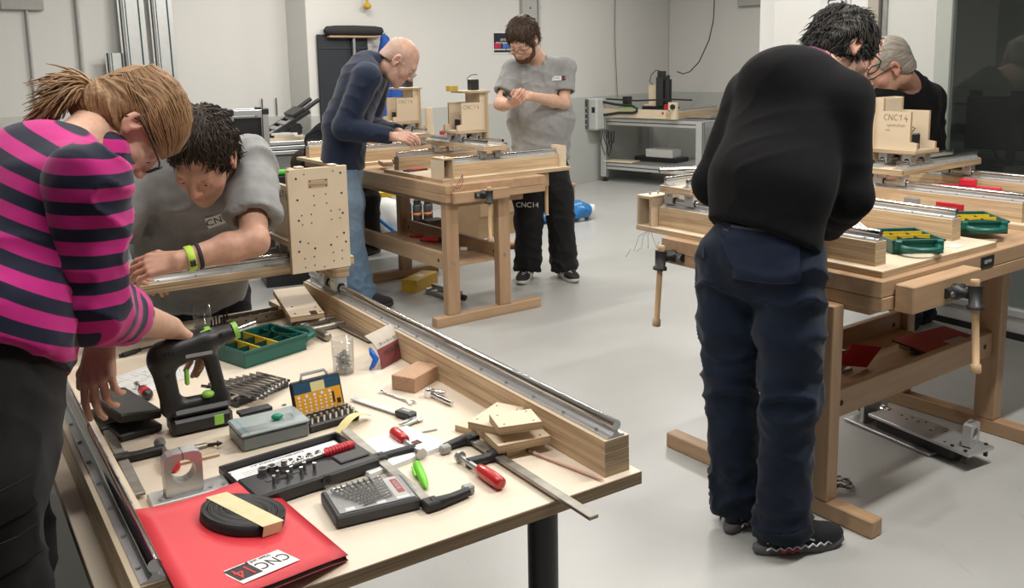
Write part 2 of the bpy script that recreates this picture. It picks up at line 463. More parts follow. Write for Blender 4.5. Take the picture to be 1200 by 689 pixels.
# back wall: local x along the wall, its face at local y = 0
LB = (BWK - BW0).length
m = MB(); m.box(0, LB + 0.2, 0, 0.315, 0, 3.1, 0.004)
structure(m.build('wall_back', WALLM, loc=(BW0.x, BW0.y, 0), rz=YB))
m = MB(); m.box(-0.012, LB, -0.012, 0.0, 0.0, 1.073, 0.003); m.box(-0.012, 0, 0, 0.31, 0, 1.073, 0.003)
structure(m.build('trim_1', DADOM, loc=(BW0.x, BW0.y, 0), rz=YB))
LW = BW0 + E2 * 0.315
m = MB(); m.box(-6.0, 0.3, 0, 0.2, 0, 3.1, 0)
structure(m.build('wall_left', WALLM, loc=(LW.x, LW.y, 0), rz=YB))
m = MB(); m.box(-6.0, -0.01, -0.012, 0, 0, 1.073, 0.003)
structure(m.build('trim_2', DADOM, loc=(LW.x, LW.y, 0), rz=YB))
m = MB(); m.box(0, 5.2, 0, 0.2, 0, 3.1, 0)
structure(m.build('wall_right', WALLM, loc=(BWK.x, BWK.y, 0), rz=YB - math.pi / 2))
m = MB(); m.box(0.0, 5.0, -0.012, 0.0, 0, 1.073, 0.003)
structure(m.build('trim_3', DADOM, loc=(BWK.x, BWK.y, 0), rz=YB - math.pi / 2))
m = MB(); m.box(-7, 7, -4.2, -4, 0, 3.1, 0)
structure(m.build('wall_front', WALLM))
# partition with the glass: local x runs along it towards the camera, face at y = 0
GP = Vector((2.438, 5.161)); GYAW = math.atan2(-0.834, 0.552)
GX = Vector((0.552, -0.834)); GN = Vector((0.834, 0.552))
def gp(t, d=0): return GP + GX * t + GN * d
c0 = gp(-1.2); c1 = gp(-0.48); c2 = gp(-0.48, 0.12); c3 = gp(-1.2, 0.5)
m = MB(); m.prism([(c0.x, c0.y), (c1.x, c1.y), (c2.x, c2.y), (c3.x, c3.y), (c0.x + 0.03, c0.y + 0.46)], 0, 3.1, 'Z')
structure(m.build('wall_partition', PANELM))
P0 = thing('window_1', 'x', 'x', (GP.x, GP.y, 0), GYAW)
for k in ('label', 'category'): del P0[k]
structure(P0)
m = MB(); m.box(-0.48, -0.405, -0.02, 0.1, 0, 2.5, 0.003); m.build('frame_post', FRAMEM, P0)
m = MB(); m.box(-0.405, -0.385, 0.02, 0.08, 0, 2.5, 0.0); m.build('rubber_gasket', BLACKP, P0)
m = MB(); m.box(-0.385, -0.355, -0.01, 0.08, 0, 2.5, 0.002); m.build('post_edge', ZINC, P0)
m = MB(); m.box(-0.355, -0.045, 0.0, 0.06, 0, 2.5, 0.002); m.build('white_panel', plain('pale_grey_panel', (0.60, 0.605, 0.57), 0.5, 0, 0.01, 2), P0)
m = MB(); m.box(-0.045, 0.045, 0.0, 0.05, 0.0, 2.5, 0.002); m.build('pane_edge_post', plain('pale_green_grey_post', (0.44, 0.465, 0.43), 0.4, 0, 0.01, 2), P0)
m = MB(); m.box(0.045, 3.6, 0.02, 0.03, 0.166, 2.5, 0); m.build('pane', GLASSM, P0)
m = MB(); m.box(0.045, 3.6, -0.02, 0.06, 0.128, 0.166, 0.003); m.build('sill', LGREY, P0)
m = MB(); m.box(0.045, 3.6, 0.0, 0.05, 0.037, 0.128, 0.0); m.build('low_panel', PANELM, P0)
m = MB(); m.box(0.02, 3.6, -0.012, 0.0, 0.0, 0.037, 0.001)
structure(m.build('baseboard_right', BLACKP, loc=(GP.x, GP.y, 0), rz=GYAW))
m = MB(); m.box(-1.2, 3.6, 0.0, 0.12, 2.5, 3.1, 0)
structure(m.build('wall_over_glass', PANELM, loc=(GP.x, GP.y, 0), rz=GYAW))
# the dim room beyond the glass
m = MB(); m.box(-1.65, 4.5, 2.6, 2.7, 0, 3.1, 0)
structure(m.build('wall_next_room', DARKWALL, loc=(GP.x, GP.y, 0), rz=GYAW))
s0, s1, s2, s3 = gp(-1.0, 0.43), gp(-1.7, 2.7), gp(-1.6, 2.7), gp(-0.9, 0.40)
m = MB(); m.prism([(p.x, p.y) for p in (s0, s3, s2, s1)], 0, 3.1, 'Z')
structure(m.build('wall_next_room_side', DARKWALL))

# ---------------------------------------------------------------- frames of the three workplaces
YT, YR, YM = -0.582, -0.625, -0.62
TO = Vector((0.261, 1.773)); RO = Vector((1.138, 2.709)); MO = Vector((-0.487, 5.171))
def fr(o, y, b, a):
    return (o.x + a * math.sin(y) + b * math.cos(y), o.y + a * math.cos(y) - b * math.sin(y))
def TW(b, a, z=0.70): return (*fr(TO, YT, b, a), z)
def RW(b, a, z=0.84): return (*fr(RO, YR, b, a), z)
def MW(b, a, z=0.84): return (*fr(MO, YM, b, a), z)

# ---------------------------------------------------------------- work table in front
wt = thing('work_table', 'birch plywood work table in the foreground covered with tools, on black tube legs', 'table', (TO.x, TO.y, 0), -YT)
m = MB(); m.box(-1.02, 0, 0, 1.74, 0.672, 0.70, 0.0015, mats=(1, 1, 0))
m.build('table_top', [TOPW, TOPX], wt)
leg = None
for (x, y) in ((-0.185, 0.10), (-0.93, 0.12), (-0.10, 1.62), (-0.93, 1.62)):
    if leg is None:
        m = MB(); m.cyl((0, 0, 0.0), (0, 0, 0.672), 0.032, n=24); m.cyl((0, 0, 0.66), (0, 0, 0.672), 0.055, n=24)
        leg = m.build('leg', BLACKPAINT, wt, (x, y, 0))
    else: share(leg, wt, (x, y, 0))

# ---------------------------------------------------------------- linear machine frames
def rail_profile(): return [(-.022, 0), (.022, 0), (.022, .004), (.011, .006), (.0045, .012), (.0055, .019), (-.0055, .019), (-.0045, .012), (-.011, .006), (-.022, .004)]
def rail_beam(parent, x, y0, y1, z0, w=0.062, h=0.08, rod=0.0108, rod_ext=0.0, off=0.0, step=0.115):
    bm = MB(); bh = h / 3
    first = MB().box(x, x + w, y0, y1, z0, z0 + bh - 0.0006, 0.0006, mats=(0, 1, 2)).build('rail_beam', [PLYB, PLYBX, PLY], parent)
    for k in (1, 2):
        o = MB().box(x + 0.0002 * k, x + w - 0.0001 * k, y0 + 0.0006 * k, y1 - 0.0004, z0 + bh * k, z0 + bh * (k + 1) - (0.0006 if k < 2 else 0), 0.0006, mats=(0, 1, 2)).build('board', [PLYB, PLYBX, PLY], first)
    xc = x + w / 2 + off
    m = MB().at(xc, 0, z0 + h); m.prism(rail_profile(), y0 + 0.004, y1 - 0.004, 'Y')
    sup = m.build('rail_support', ALU, first)
    m = MB(); m.cyl((xc, y0 - rod_ext + 0.002, z0 + h + 0.0275), (xc, y1 - 0.002, z0 + h + 0.0275), rod, n=24)
    m.build('rail_rod', STEEL, first)
    m = MB(); y = y0 + 0.05
    while y < y1 - 0.02:
        for s in (-1, 1): m.cyl((xc + s * 0.016, y, z0 + h + 0.004), (xc + s * 0.016, y, z0 + h + 0.0085), 0.0042, n=8)
        y += step
    o = m.build('rail_screws', ZINC, first); o['kind'] = 'stuff'
    return first
def motor_box(parent, x0, x1, y0, y1, z0, h=0.085, face=-1):
    """open plywood housing with a stepper motor inside; the opening looks along x (face = -1 or 1)"""
    t = 0.012
    o = MB().box(x0, x1, y0, y1, z0 + h - t, z0 + h, 0.001, mats=(1, 1, 0)).build('motor_housing', [PLY, PLYX], parent)
    MB().box(x0, x1, y0, y0 + t, z0, z0 + h - t, 0.001, mats=(1, 0, 1)).build('housing_side', [PLY, PLYEY], o)
    MB().box(x0, x1, y1 - t, y1, z0, z0 + h - t, 0.001, mats=(1, 0, 1)).build('housing_side', [PLY, PLYEY], o)
    bx = (x1 - t, x1) if face < 0 else (x0, x0 + t)
    MB().box(bx[0], bx[1], y0 + t, y1 - t, z0, z0 + h - t, 0.0, mats=(0, 1, 1)).build('housing_back', [PLY, PLYX], o)
    mx = (x0 + x1) / 2
    MB().cbox(mx - face * 0.012, (y0 + y1) / 2, z0 + h - t - 0.028, 0.04, 0.036, 0.036, 0.004).build('stepper_motor', BLACKP, o)
    m = MB()
    for k in (0.3, 0.7): m.cyl((x0 + (x1 - x0) * k, y0 + (y1 - y0) * 0.5, z0 + h), (x0 + (x1 - x0) * k, y0 + (y1 - y0) * 0.5, z0 + h + 0.012), 0.005, n=10)
    m.build('screw', ZINC, o)
    return o
def frame(name_label, loc, rz, wd, y0, y1, ply=None, h=0.08, w=0.062, z0=0.0, y0b=None, group=None):
    t = thing('rail_frame', name_label, 'machine frame', loc, rz, group)
    if ply:
        MB().box(ply[0], ply[1], ply[2], ply[3], z0 - 0.022, z0, 0.001, mats=(1, 1, 0)).build('base_plate', [PLY, PLYX], t)
    rail_beam(t, 0, y0, y1, z0, w, h)
    rail_beam(t, wd - w, y0 if y0b is None else y0b, y1, z0, w, h)
    return t
def bearing(m, x, y, z, axis='Y', wd=0.042, ln=0.044):
    """pillow block whose bottom is at z around a rod; mats 0 alu 1 black seal"""
    a, b = (wd, ln) if axis == 'Y' else (ln, wd)
    # body with a slot below
    m.box(x - a / 2, x + a / 2, y - b / 2, y + b / 2, z + 0.014, z + 0.036, 0.0015)
    d = Vector((0, 1, 0)) if axis == 'Y' else Vector((1, 0, 0))
    p = Vector((1, 0, 0)) if axis == 'Y' else Vector((0, 1, 0))
    for s in (-1, 1):
        c = Vector((x, y, z + 0.003)) + p * s * (wd / 2 - 0.006)
        hx, hy = (0.006, b / 2) if axis == 'Y' else (a / 2, 0.006)
        m.box(c.x - hx, c.x + hx, c.y - hy, c.y + hy, z - 0.010, z + 0.0145, 0.001)
    for s in (-1, 1):
        q = Vector((x, y, z)) + d * s * (ln / 2 - 0.002)
        m.cyl(q, q + d * s * 0.0035, 0.0145, n=16, mat=1)
    for s in (-1, 1):
        q = Vector((x, y, z + 0.024)) + p * (wd / 2) * s
        m.cyl(q, q + p * 0.001 * s, 0.003, n=8, mat=1)
def gantry(label, loc, rz, wd, yc, zt, wy=0.20, w=0.062, h=0.08, ov=0.03, spacer=0.0, group=None, th=0.028, xr=0.06):
    """cross bar that slides on the two beams of a frame (same local axes as the frame)"""
    t = thing('gantry', label, 'gantry', loc, rz, group)
    zr = h + 0.0275                       # rod axis
    zp = zr + 0.036 + spacer
    p = MB().box(-ov, wd + ov, yc - wy / 2, yc + wy / 2, zp, zp + th, 0.0012, mats=(1, 1, 0)).build('gantry_plate', [PLY, PLYX], t)
    m = MB(); bearing(m, 0, 0, 0, 'Y')
    me = m.mesh('bearing_block', [ALUM, BLACKP])
    for bx in (w / 2, wd - w / 2):
        for s in (-1, 1):
            o = bpy.data.objects.new('bearing_block', me); COL.objects.link(o); o.parent = t
            o.location = (bx, yc + s * (wy / 2 - 0.03), zr)
        if spacer > 0.005:
            MB().box(bx - 0.03, bx + 0.03, yc - wy / 2 + 0.005, yc + wy / 2 - 0.005, zr + 0.036, zp - 0.0005, 0.001, mats=(1, 1, 0)).build('spacer_block', [PLY, PLYX], t)
    for s in (-1, 1):
        yy = yc + s * xr
        m = MB().at(0, yy, zp + th); m.prism([(q[0], q[1]) for q in rail_profile()], -ov + 0.006, wd + ov - 0.006, 'X')
        sup = m.build('rail_support', ALUW, t)
        MB().cyl((-ov + 0.008, yy, zp + th + 0.0275), (wd + ov - 0.008, yy, zp + th + 0.0275), 0.0085, n=20).build('rail_rod', STEEL, t)
        m = MB(); x = 0.03
        while x < wd:
            for q in (-1, 1): m.cyl((x, yy + q * 0.016, zp + th + 0.004), (x, yy + q * 0.016, zp + th + 0.008), 0.004, n=8)
            x += 0.11
        o = m.build('rail_screws', ZINC, t); o['kind'] = 'stuff'
    for x in (-ov + 0.012, ):
        m = MB(); m.cyl((x, yc - wy / 2 - 0.0004, zp + th / 2), (x, yc - wy / 2 + .002, zp + th / 2), 0.004, n=8); m.build('drilled_hole', HOLE, t)
    return t, zp + th + 0.0275
SIDE = [(0.104, 0.02), (0.104, 0.25), (0.066, 0.25), (0.066, 0.19), (-0.07, 0.19), (-0.07, 0.055), (-0.105, 0.050), (-0.105, 0.02)]
def carriage(label, loc, rz, text_side, top=False, rods_z=-0.036, holes=False, motor=True, group=None, mats=None):
    """plywood tool carriage; tool side is +y, it slides along x. origin: middle of the base plate's underside"""
    t = thing('tool_carriage', label, 'carriage', loc, rz, group)
    F, E = mats or (PLY, PLYX)
    MB().box(-0.10, 0.10, -0.108, 0.104, 0, 0.019, 0.001, mats=(1, 1, 0)).build('base_plate', [F, E], t)
    for s in (-1, 1):
        m = MB(); m.prism(SIDE, s * 0.075 - 0.0075, s * 0.075 + 0.0075, 'X', 0, 1)
        o = m.build('side_panel', [F, PLYEX], t)
    bp = MB().box(-0.10, 0.10, 0.1045, 0.1225, -0.085, 0.25, 0.0015, mats=(1, 0, 1)).build('back_plate', [F, PLYEY], t)
    MB().box(-0.067, 0.067, 0.066, 0.08, 0.019, 0.245, 0.001, mats=(1, 0, 1)).build('inner_panel', [F, PLYEY], t)
    m = MB(); bearing(m, 0, 0, 0, 'X')
    me = m.mesh('bearing_block', [ALUM, BLACKP])
    for sx in (-0.06, 0.06):
        for sy in (-0.06, 0.06):
            o = bpy.data.objects.new('bearing_block', me); COL.objects.link(o); o.parent = t; o.location = (sx, sy, rods_z)
    if motor:
        m = MB(); m.cyl((0, -0.035, 0.02), (0, -0.035, 0.085), 0.032, n=24); m.cyl((0, -0.035, 0.085), (0, -0.035, 0.092), 0.029, n=24, mat=1)
        mo = m.build('spindle_motor', [BLACKP, ALUM], t)
        MB().tube([(0.0, -0.03, 0.092), (0.01, -0.04, 0.11), (0.02, -0.02, 0.115), (0.03, 0.01, 0.10), (0.035, 0.03, 0.07), (0.036, 0.05, 0.03)], 0.0022, 6).build('motor_cable', INK, mo)
    if top:
        MB().box(-0.105, 0.105, -0.03, 0.135, 0.25, 0.264, 0.001, mats=(1, 1, 0)).build('top_plate', [F, E], t)
        mo = MB().cbox(0.0, 0.075, 0.264 + 0.035, 0.056, 0.056, 0.066, 0.004).build('stepper_motor', BLACKP, t)
        MB().cbox(0.0, 0.075, 0.264 + 0.070, 0.056, 0.056, 0.004, 0.001).build('motor_flange', ALUM, mo)
        MB().tube([(0.0, 0.045, 0.31), (0.0, 0.03, 0.34), (0.01, 0.05, 0.36), (0.0, 0.09, 0.365), (0, 0.11, 0.362)], 0.0025, 6).build('cable', INK, mo)
    # hand lettering on the outside of one side panel
    hw = handwriting('CNC14', 0.026, 0.0010)
    M = mrot(0.0828, -0.058, 0.150, math.pi / 2) if text_side > 0 else mrot(-0.0828, 0.062, 0.150, -math.pi / 2)
    o = hw.build('lettering', BURN, t); o.matrix_local = M
    return t
def holes_plate(t, pts, r=0.003, slot=None):
    m = MB()
    for x, z, rr in pts: m.cyl((x, 0.1222, z), (x, 0.1232, z), rr, n=10)
    o = m.build('drilled_holes', HOLE, t); o['kind'] = 'stuff'

# --- machine on the work table: long rails run away from the camera
frame('large rail frame lying on the foreground table, two ply beams with steel rods', (*TW(-0.988, 0.0)[:2], 0.70), -YT, 0.97, 0.02, 1.72, None, 0.078, 0.065)
g, zr = gantry('gantry of the foreground machine with silver rails, in front of the man leaning over', (*TW(-0.988, 0.0)[:2], 0.70), -YT, 0.97, 1.52, 0, wy=0.16, w=0.065, h=0.078, spacer=0.04, xr=0.05, ov=0.015)
tc = carriage('pale tool carriage seen from behind with a tall drilled back plate, on the foreground gantry', (*TW(-0.135, 1.515)[:2], 0.70 + zr + 0.036), -YT + math.pi, 1, top=False, motor=False, mats=(PLY, PLYX))
tp = []
W_, H_ = 74.0, 125.0
for (px, pz, rr) in [(150, 92, 0), (185, 127, 1), (222, 108, 0), (358, 95, 0), (394, 105, 1), (190, 225, 1), (266, 208, 0), (322, 202, 0), (398, 200, 1), (268, 252, 0), (326, 245, 0),
                     (208, 297, 0), (252, 294, 0), (346, 282, 0), (388, 278, 0), (402, 295, 1), (194, 320, 1), (211, 340, 0), (253, 334, 0), (348, 323, 0), (389, 318, 0), (406, 390, 1),
                     (198, 418, 1), (236, 428, 0), (372, 408, 0), (415, 433, 1), (192, 464, 1), (267, 454, 1), (343, 443, 1), (353, 480, 0), (396, 474, 0), (219, 499, 0), (262, 493, 0),
                     (221, 541, 0), (263, 534, 0), (310, 545, 0), (355, 520, 0), (396, 513, 0)]:
    u = (px - 145 - (pz - 90) * 0.03) / 280.0; v = (pz - 85 + (px - 145) * 0.055) / 485.0
    tp.append((0.10 - 0.20 * u if False else -0.10 + 0.20 * (1 - u), 0.25 - 0.335 * v, 0.0036 if rr else 0.0024))
holes_plate(tc, tp)
m = MB(); m.box(-0.033, 0.033, 0.1222, 0.1228, 0.185, 0.213, 0); sl = m.build('slot', PLYX, tc)
m = MB()
for x in (-0.027, 0.027):
    for z in (0.19, 0.208): m.cyl((x, 0.1226, z), (x, 0.1234, z), 0.0026, n=8)
m.build('slot_holes', HOLE, sl)
for s in (-0.055, 0.055): MB().box(s - 0.012, s + 0.012, 0.09, 0.121, 0.2505, 0.256, 0.001).build('top_lug', PLY, tc)

# --- two machines on the right bench
ZB = 0.862
R0 = RW(0, 0, ZB)
def RT(b, a, z=ZB): return RW(b, a, z)
fr1 = frame('near rail frame on the right bench, its beams ending beside two green cases', RT(0.134, 0), -YR, 0.636, 0.115, 1.10, (-0.045, 0.685, 0.06, 1.185), y0b=0.17)
motor_box(fr1, -0.04, 0.075, 1.102, 1.185, 0, 0.125)
g1, zr1 = gantry('left gantry of the right bench, half hidden by the man in black', RT(0.134, 0), -YR, 0.636, 1.0, 0, wy=0.17, ov=0.01)
c1 = carriage('tool carriage hidden behind the man in the black sweater on the near gantry', (*RW(0.62, 1.0)[:2], ZB + zr1 + 0.036), -YR, -1)
fr2 = frame('far rail frame on the right bench beside the glass wall', RT(1.262, 0), -YR, 0.636, 0.18, 1.03, (-0.045, 0.685, 0.09, 1.05))
g2, zr2 = gantry('far gantry on the right bench in front of the man with grey hair', RT(1.262, 0), -YR, 0.636, 0.775, 0, wy=0.17, ov=0.03)
c2 = carriage('stepped plywood tool carriage lettered CNC14 in front of the man with grey hair', (*RW(1.40, 0.78)[:2], ZB + zr2 + 0.036), -YR, -1)
text_mesh('pencil_note', 'quetschen', 0.022, PENCIL, c2, mrot(-0.0829, 0.0, 0.128, -math.pi / 2) @ Matrix.Rotation(math.pi / 2, 4, 'X'))
text_mesh('pencil_note', 'mdb', 0.012, PENCIL, c2, mrot(-0.0829, 0.04, 0.105, -math.pi / 2) @ Matrix.Rotation(math.pi / 2, 4, 'X'))
# --- two machines on the middle bench
XM = math.atan2(-math.cos(YM), -math.sin(YM))
fm1 = frame('front rail frame on the middle bench with an open motor housing at its corner', MW(0.0, 0.70, ZB), XM, 0.61, 0.165, 1.04, (-0.06, 0.68, 0.12, 1.09), y0b=0.205)
motor_box(fm1, 0.54, 0.675, 0.122, 0.203, 0, 0.125, face=1)
MB().box(0.535, 0.64, 1.0405, 1.08, 0, 0.135, 0.001, mats=(0, 0, 1)).build('end_block', [PLY, PLYX], fm1)
gm1, zm1 = gantry('gantry on the front frame of the middle bench', MW(0.0, 0.70, ZB), XM, 0.61, 0.52, 0, wy=0.17, ov=0.04)
cm1 = carriage('plywood tool carriage with black stepper motor on top, beside the standing man in grey', (*MW(0.52, 0.40)[:2], ZB + zm1 + 0.036), XM, 1, top=True)
fm2 = frame('rear rail frame on the middle bench behind the old man\'s hands', MW(0.0, 1.86, ZB), XM, 0.61, 0.05, 1.10, (-0.06, 0.68, 0.0, 1.15))
gm2, zm2 = gantry('gantry on the rear frame of the middle bench next to the old man\'s hands', MW(0.0, 1.86, ZB), XM, 0.61, 0.66, 0, wy=0.17, ov=0.03)
cm2 = carriage('plywood tool carriage lettered CNC14 right behind the old man\'s hands', (*MW(0.66, 1.50)[:2], ZB + zm2 + 0.036), XM, 1, top=True)

# ---------------------------------------------------------------- joiner's benches
def bench(label, loc, rz, x0, x1, y0, y1, foot, legy, legx, footx, st_y, z=0.84):
    t = thing('workbench', label, 'workbench', loc, rz)
    MB().box(x0, x1, y0, y1, z - 0.055, z, 0.003).build('bench_top', BEECH, t)
    MB().box(x0 + 0.002, x0 + 0.07, y0 - 0.002, y1 + 0.002, z - 0.10, z - 0.0555, 0.003).build('end_rail', BEECHY, t)
    for ya in (y0 - 0.001, y1 - 0.04): MB().box(x0 + 0.0705, x1 - 0.08, ya, ya + 0.041, z - 0.10, z - 0.0555, 0.003).build('apron', BEECH, t)
    MB().box(x0 + 0.10, x1 - 0.55, y0 + 0.10, y1 - 0.10, z - 0.15, z - 0.1005, 0.003).build('tool_drawer', BEECH, t)
    for i, (fx, lx) in enumerate(zip(footx, legx)):
        f = MB().box(fx, fx + 0.06, foot[0], foot[1], 0, 0.06, 0.004).build('foot', BEECHY, t)
        for ly in legy:
            MB().box(lx, lx + 0.058, ly, ly + 0.085, 0.0605, z - 0.101, 0.003).build('leg', BEECHZ, t)
    for sy in st_y:
        s = MB().box(legx[0] + 0.0585, legx[1] - 0.0005, sy, sy + 0.03, 0.33, 0.43, 0.003).build('stretcher', BEECH, t)
        for x in (legx[0] + 0.10, legx[1] - 0.06):
            m = MB(); m.cyl((x, sy - 0.0006, 0.38), (x, sy + 0.0306, 0.38), 0.011, n=12); m.build('bolt_hole', HOLE, s)
    MB().box(legx[0] + 0.0585, legx[1] - 0.0005, st_y[0] + 0.0305, st_y[1] - 0.0005, 0.335, 0.352, 0.001).build('shelf', BEECH, t)
    for ly in legy:
        m = MB(); m.cyl((legx[0] - 0.004, ly + 0.043, 0.38), (legx[0] + 0.001, ly + 0.043, 0.38), 0.010, n=12); m.build('bolt_head', ZINC, t)
    return t
rb = bench('beech joiner\'s workbench at the right carrying two rail machines, black name plate on its edge', (RO.x, RO.y, 0), -YR,
           0.05, 1.98, 0.035, 1.00, (0.0, 0.915), (0.17, 0.56), (0.0, 1.12), (0.0, 1.12), (0.195, 0.59))
mb_ = bench('beech joiner\'s workbench in the middle between the old man and the standing man', (MO.x, MO.y, 0), math.pi / 2 - YM,
            -0.08, 1.95, -0.80, -0.075, (-0.77, 0.0), (-0.175, -0.546), (-0.05, 1.19), (-0.06, 1.19), (-0.52, -0.12))
def vise_screw(parent, p, d, handle_dir, hl, flange=True, hub=0.075):
    """cast screw with sliding wooden handle: p = on the jaw face, d = outward, in the parent's space"""
    p, d, hd = Vector(p), Vector(d).normalized(), Vector(handle_dir).normalized()
    s = d.cross(Vector((0, 0, 1))).normalized()
    m = MB()
    a = p + d * 0.004
    m.tube([a - s * 0.055, a + s * 0.055], 0.017, 12)
    m.tube([p, p + d * 0.02, p + d * 0.03, p + d * 0.055], 0.02, 16, radii=[0.026, 0.026, 0.017, 0.017])
    h = p + d * (0.055 + 0.018)
    m.tube([h + hd * -0.03, h + hd * 0.032, h + hd * 0.033, h + hd * 0.045], 0.021, 16, radii=[0.023, 0.02, 0.027, 0.027])
    sc = m.build('vise_screw', BLACKM, parent)
    m = MB()
    for q in (-1, 1):
        c = p + s * q * 0.044 + d * 0.02
        m.cyl(c, c + d * 0.006, 0.009, n=10)
    m.build('flange_bolt', ZINC, sc)
    m = MB()
    e0, e1 = h - hd * 0.04, h + hd * hl
    m.tube([e0 - hd * 0.012, e0 - hd * 0.01, e0, e0 + hd * 0.02, (e0 + e1) / 2, e1 - hd * 0.03, e1 - hd * 0.028, e1 - hd * 0.004, e1], 0.011, 14,
           radii=[0.012, 0.0145, 0.0145, 0.0115, 0.0115, 0.0115, 0.016, 0.017, 0.014])
    m.build('handle', BEECHL, sc)
# right bench: front vise with its jaw, end vise at the far corner, name plate
MB().box(0.115, 0.53, -0.035, 0.030, 0.735, 0.825, 0.004).build('vise_jaw', BEECH, rb)
vise_screw(rb, (0.35, -0.035, 0.775), (0, -1, 0), (-0.10, -0.12, -1), 0.25)
vise_screw(rb, (0.05, 0.93, 0.775), (-1, 0, 0), (-0.08, 0, -1), 0.27)
pl_ = MB().box(0.66, 0.75, 0.0315, 0.0348, 0.79, 0.83, 0.0005).build('name_plate', BLACKP, rb)
text_mesh('plate_lettering', 'ULMIA', 0.018, LGREY, pl_, mrot(0.705, 0.0312, 0.810, 0, math.pi / 2))
# middle bench: vise at the front end, end jaw on the right
MB().box(-0.121, -0.081, -0.50, -0.11, 0.735, 0.80, 0.004).build('vise_jaw', BEECHY, mb_)
vise_screw(mb_, (-0.121, -0.30, 0.775), (-1, 0, 0), (0, 0.0, -1), 0.27)
MB().box(0.05, 0.40, -0.93, -0.85, 0.745, 0.835, 0.004).build('end_jaw', BEECH, mb_)
m = MB(); m.cyl((0.16, -0.85, 0.79), (0.16, -0.79, 0.79), 0.014, n=12); m.build('jaw_spindle', BLACKM, mb_)
m = MB(); m.tube([(0.10, -0.945, 0.83), (0.10, -0.945, 0.56), (0.10, -0.945, 0.55)], 0.012, 12, radii=[0.012, 0.012, 0.016]); m.build('handle', BEECHL, mb_)

# ---------------------------------------------------------------- people: implicit surfaces meshed as one skin
import openvdb as vdb
from mathutils.bvhtree import BVHTree
def V3(p): return np.array(p, dtype=np.float64)
def unit(p):
    p = V3(p); return p / np.linalg.norm(p)

class Field:
    """signed distance on a grid, built up from smooth unions and cuts of simple shapes"""
    def __init__(s, lo, hi, vox):
        s.lo = V3(lo); s.vox = vox
        s.n = np.maximum(3, np.ceil((V3(hi) - s.lo) / vox).astype(int) + 1)
        s.d = np.full(tuple(s.n), 0.08, dtype=np.float32)
        s.ax = [(s.lo[i] + np.arange(s.n[i]) * vox).astype(np.float32) for i in range(3)]
    def win(s, lo, hi):
        a = np.clip(((V3(lo) - s.lo) / s.vox).astype(int), 0, s.n)
        b = np.clip(((V3(hi) - s.lo) / s.vox).astype(int) + 2, 0, s.n)
        if (b <= a).any(): return None
        sl = tuple(slice(a[i], b[i]) for i in range(3))
        return sl, s.ax[0][sl[0]][:, None, None], s.ax[1][sl[1]][None, :, None], s.ax[2][sl[2]][None, None, :]
    def put(s, sl, nd, k, op):
        a = s.d[sl]
        if op == 'u':
            if k > 0:
                h = np.clip(0.5 + 0.5 * (a - nd) / k, 0, 1)
                s.d[sl] = a * (1 - h) + nd * h - k * h * (1 - h)
            else: s.d[sl] = np.minimum(a, nd)
        elif op == 's':
            nd = -nd
            if k > 0:
                h = np.clip(0.5 - 0.5 * (a - nd) / k, 0, 1)
                s.d[sl] = a * (1 - h) + nd * h + k * h * (1 - h)
            else: s.d[sl] = np.maximum(a, nd)
    def cap(s, a, b, ra, rb=None, k=0.02, op='u', flat=False, side=None, ratio=1.0, fa=None, fb=None):
        """tapered capsule; side/ratio squash its section across 'side'; flat: ends cut square"""
        a, b = V3(a), V3(b); rb = ra if rb is None else rb
        m = max(ra, rb) * max(1, ratio) + k + 3 * s.vox
        w_ = s.win(np.minimum(a, b) - m, np.maximum(a, b) + m)
        if w_ is None: return s
        sl, X, Y, Z = w_
        ab = b - a; L2 = max(1e-9, ab @ ab)
        px, py, pz = X - a[0], Y - a[1], Z - a[2]
        t0 = (px * ab[0] + py * ab[1] + pz * ab[2]) / L2
        t = np.clip(t0, 0, 1)
        qx, qy, qz = px - t * ab[0], py - t * ab[1], pz - t * ab[2]
        r = ra + (rb - ra) * t
        if side is not None:
            sd = unit(side)
            q = qx * sd[0] + qy * sd[1] + qz * sd[2]
            f = (1.0 / ratio - 1.0)
            qx, qy, qz = qx + q * f * sd[0], qy + q * f * sd[1], qz + q * f * sd[2]
        nd = np.sqrt(qx * qx + qy * qy + qz * qz) - r
        if flat:
            L = math.sqrt(L2)
            nd = np.maximum(nd, np.maximum(-t0 * L, (t0 - 1) * L))
        s.put(sl, nd.astype(np.float32), k, op); return s
    def ell(s, c, r, R=None, k=0.02, op='u'):
        """ellipsoid, R: columns = its axes"""
        c, r = V3(c), V3(r); R = np.eye(3) if R is None else np.array(R)
        m = r.max() + k + 3 * s.vox
        w_ = s.win(c - m, c + m)
        if w_ is None: return s
        sl, X, Y, Z = w_
        px, py, pz = X - c[0], Y - c[1], Z - c[2]
        u = [(px * R[0, i] + py * R[1, i] + pz * R[2, i]) for i in range(3)]
        k0 = np.sqrt((u[0] / r[0]) ** 2 + (u[1] / r[1]) ** 2 + (u[2] / r[2]) ** 2)
        k1 = np.sqrt((u[0] / r[0] ** 2) ** 2 + (u[1] / r[1] ** 2) ** 2 + (u[2] / r[2] ** 2) ** 2)
        nd = k0 * (k0 - 1) / np.maximum(k1, 1e-4)
        s.put(sl, nd.astype(np.float32), k, op); return s
    def plane(s, p, n, k=0.0, lo=None, hi=None):
        """remove everything on the +n side of the plane (inside an optional window)"""
        p, n = V3(p), unit(n)
        w_ = s.win(s.lo if lo is None else lo, s.lo + s.n * s.vox if hi is None else hi)
        sl, X, Y, Z = w_
        nd = ((X - p[0]) * n[0] + (Y - p[1]) * n[1] + (Z - p[2]) * n[2]).astype(np.float32)
        s.put(sl, -nd, k, 's'); return s
    def points(s):
        g = vdb.FloatGrid(0.08)
        g.copyFromArray(s.d)
        pts, quads = g.convertToQuads(isovalue=0.0)
        return pts * s.vox + s.lo, quads
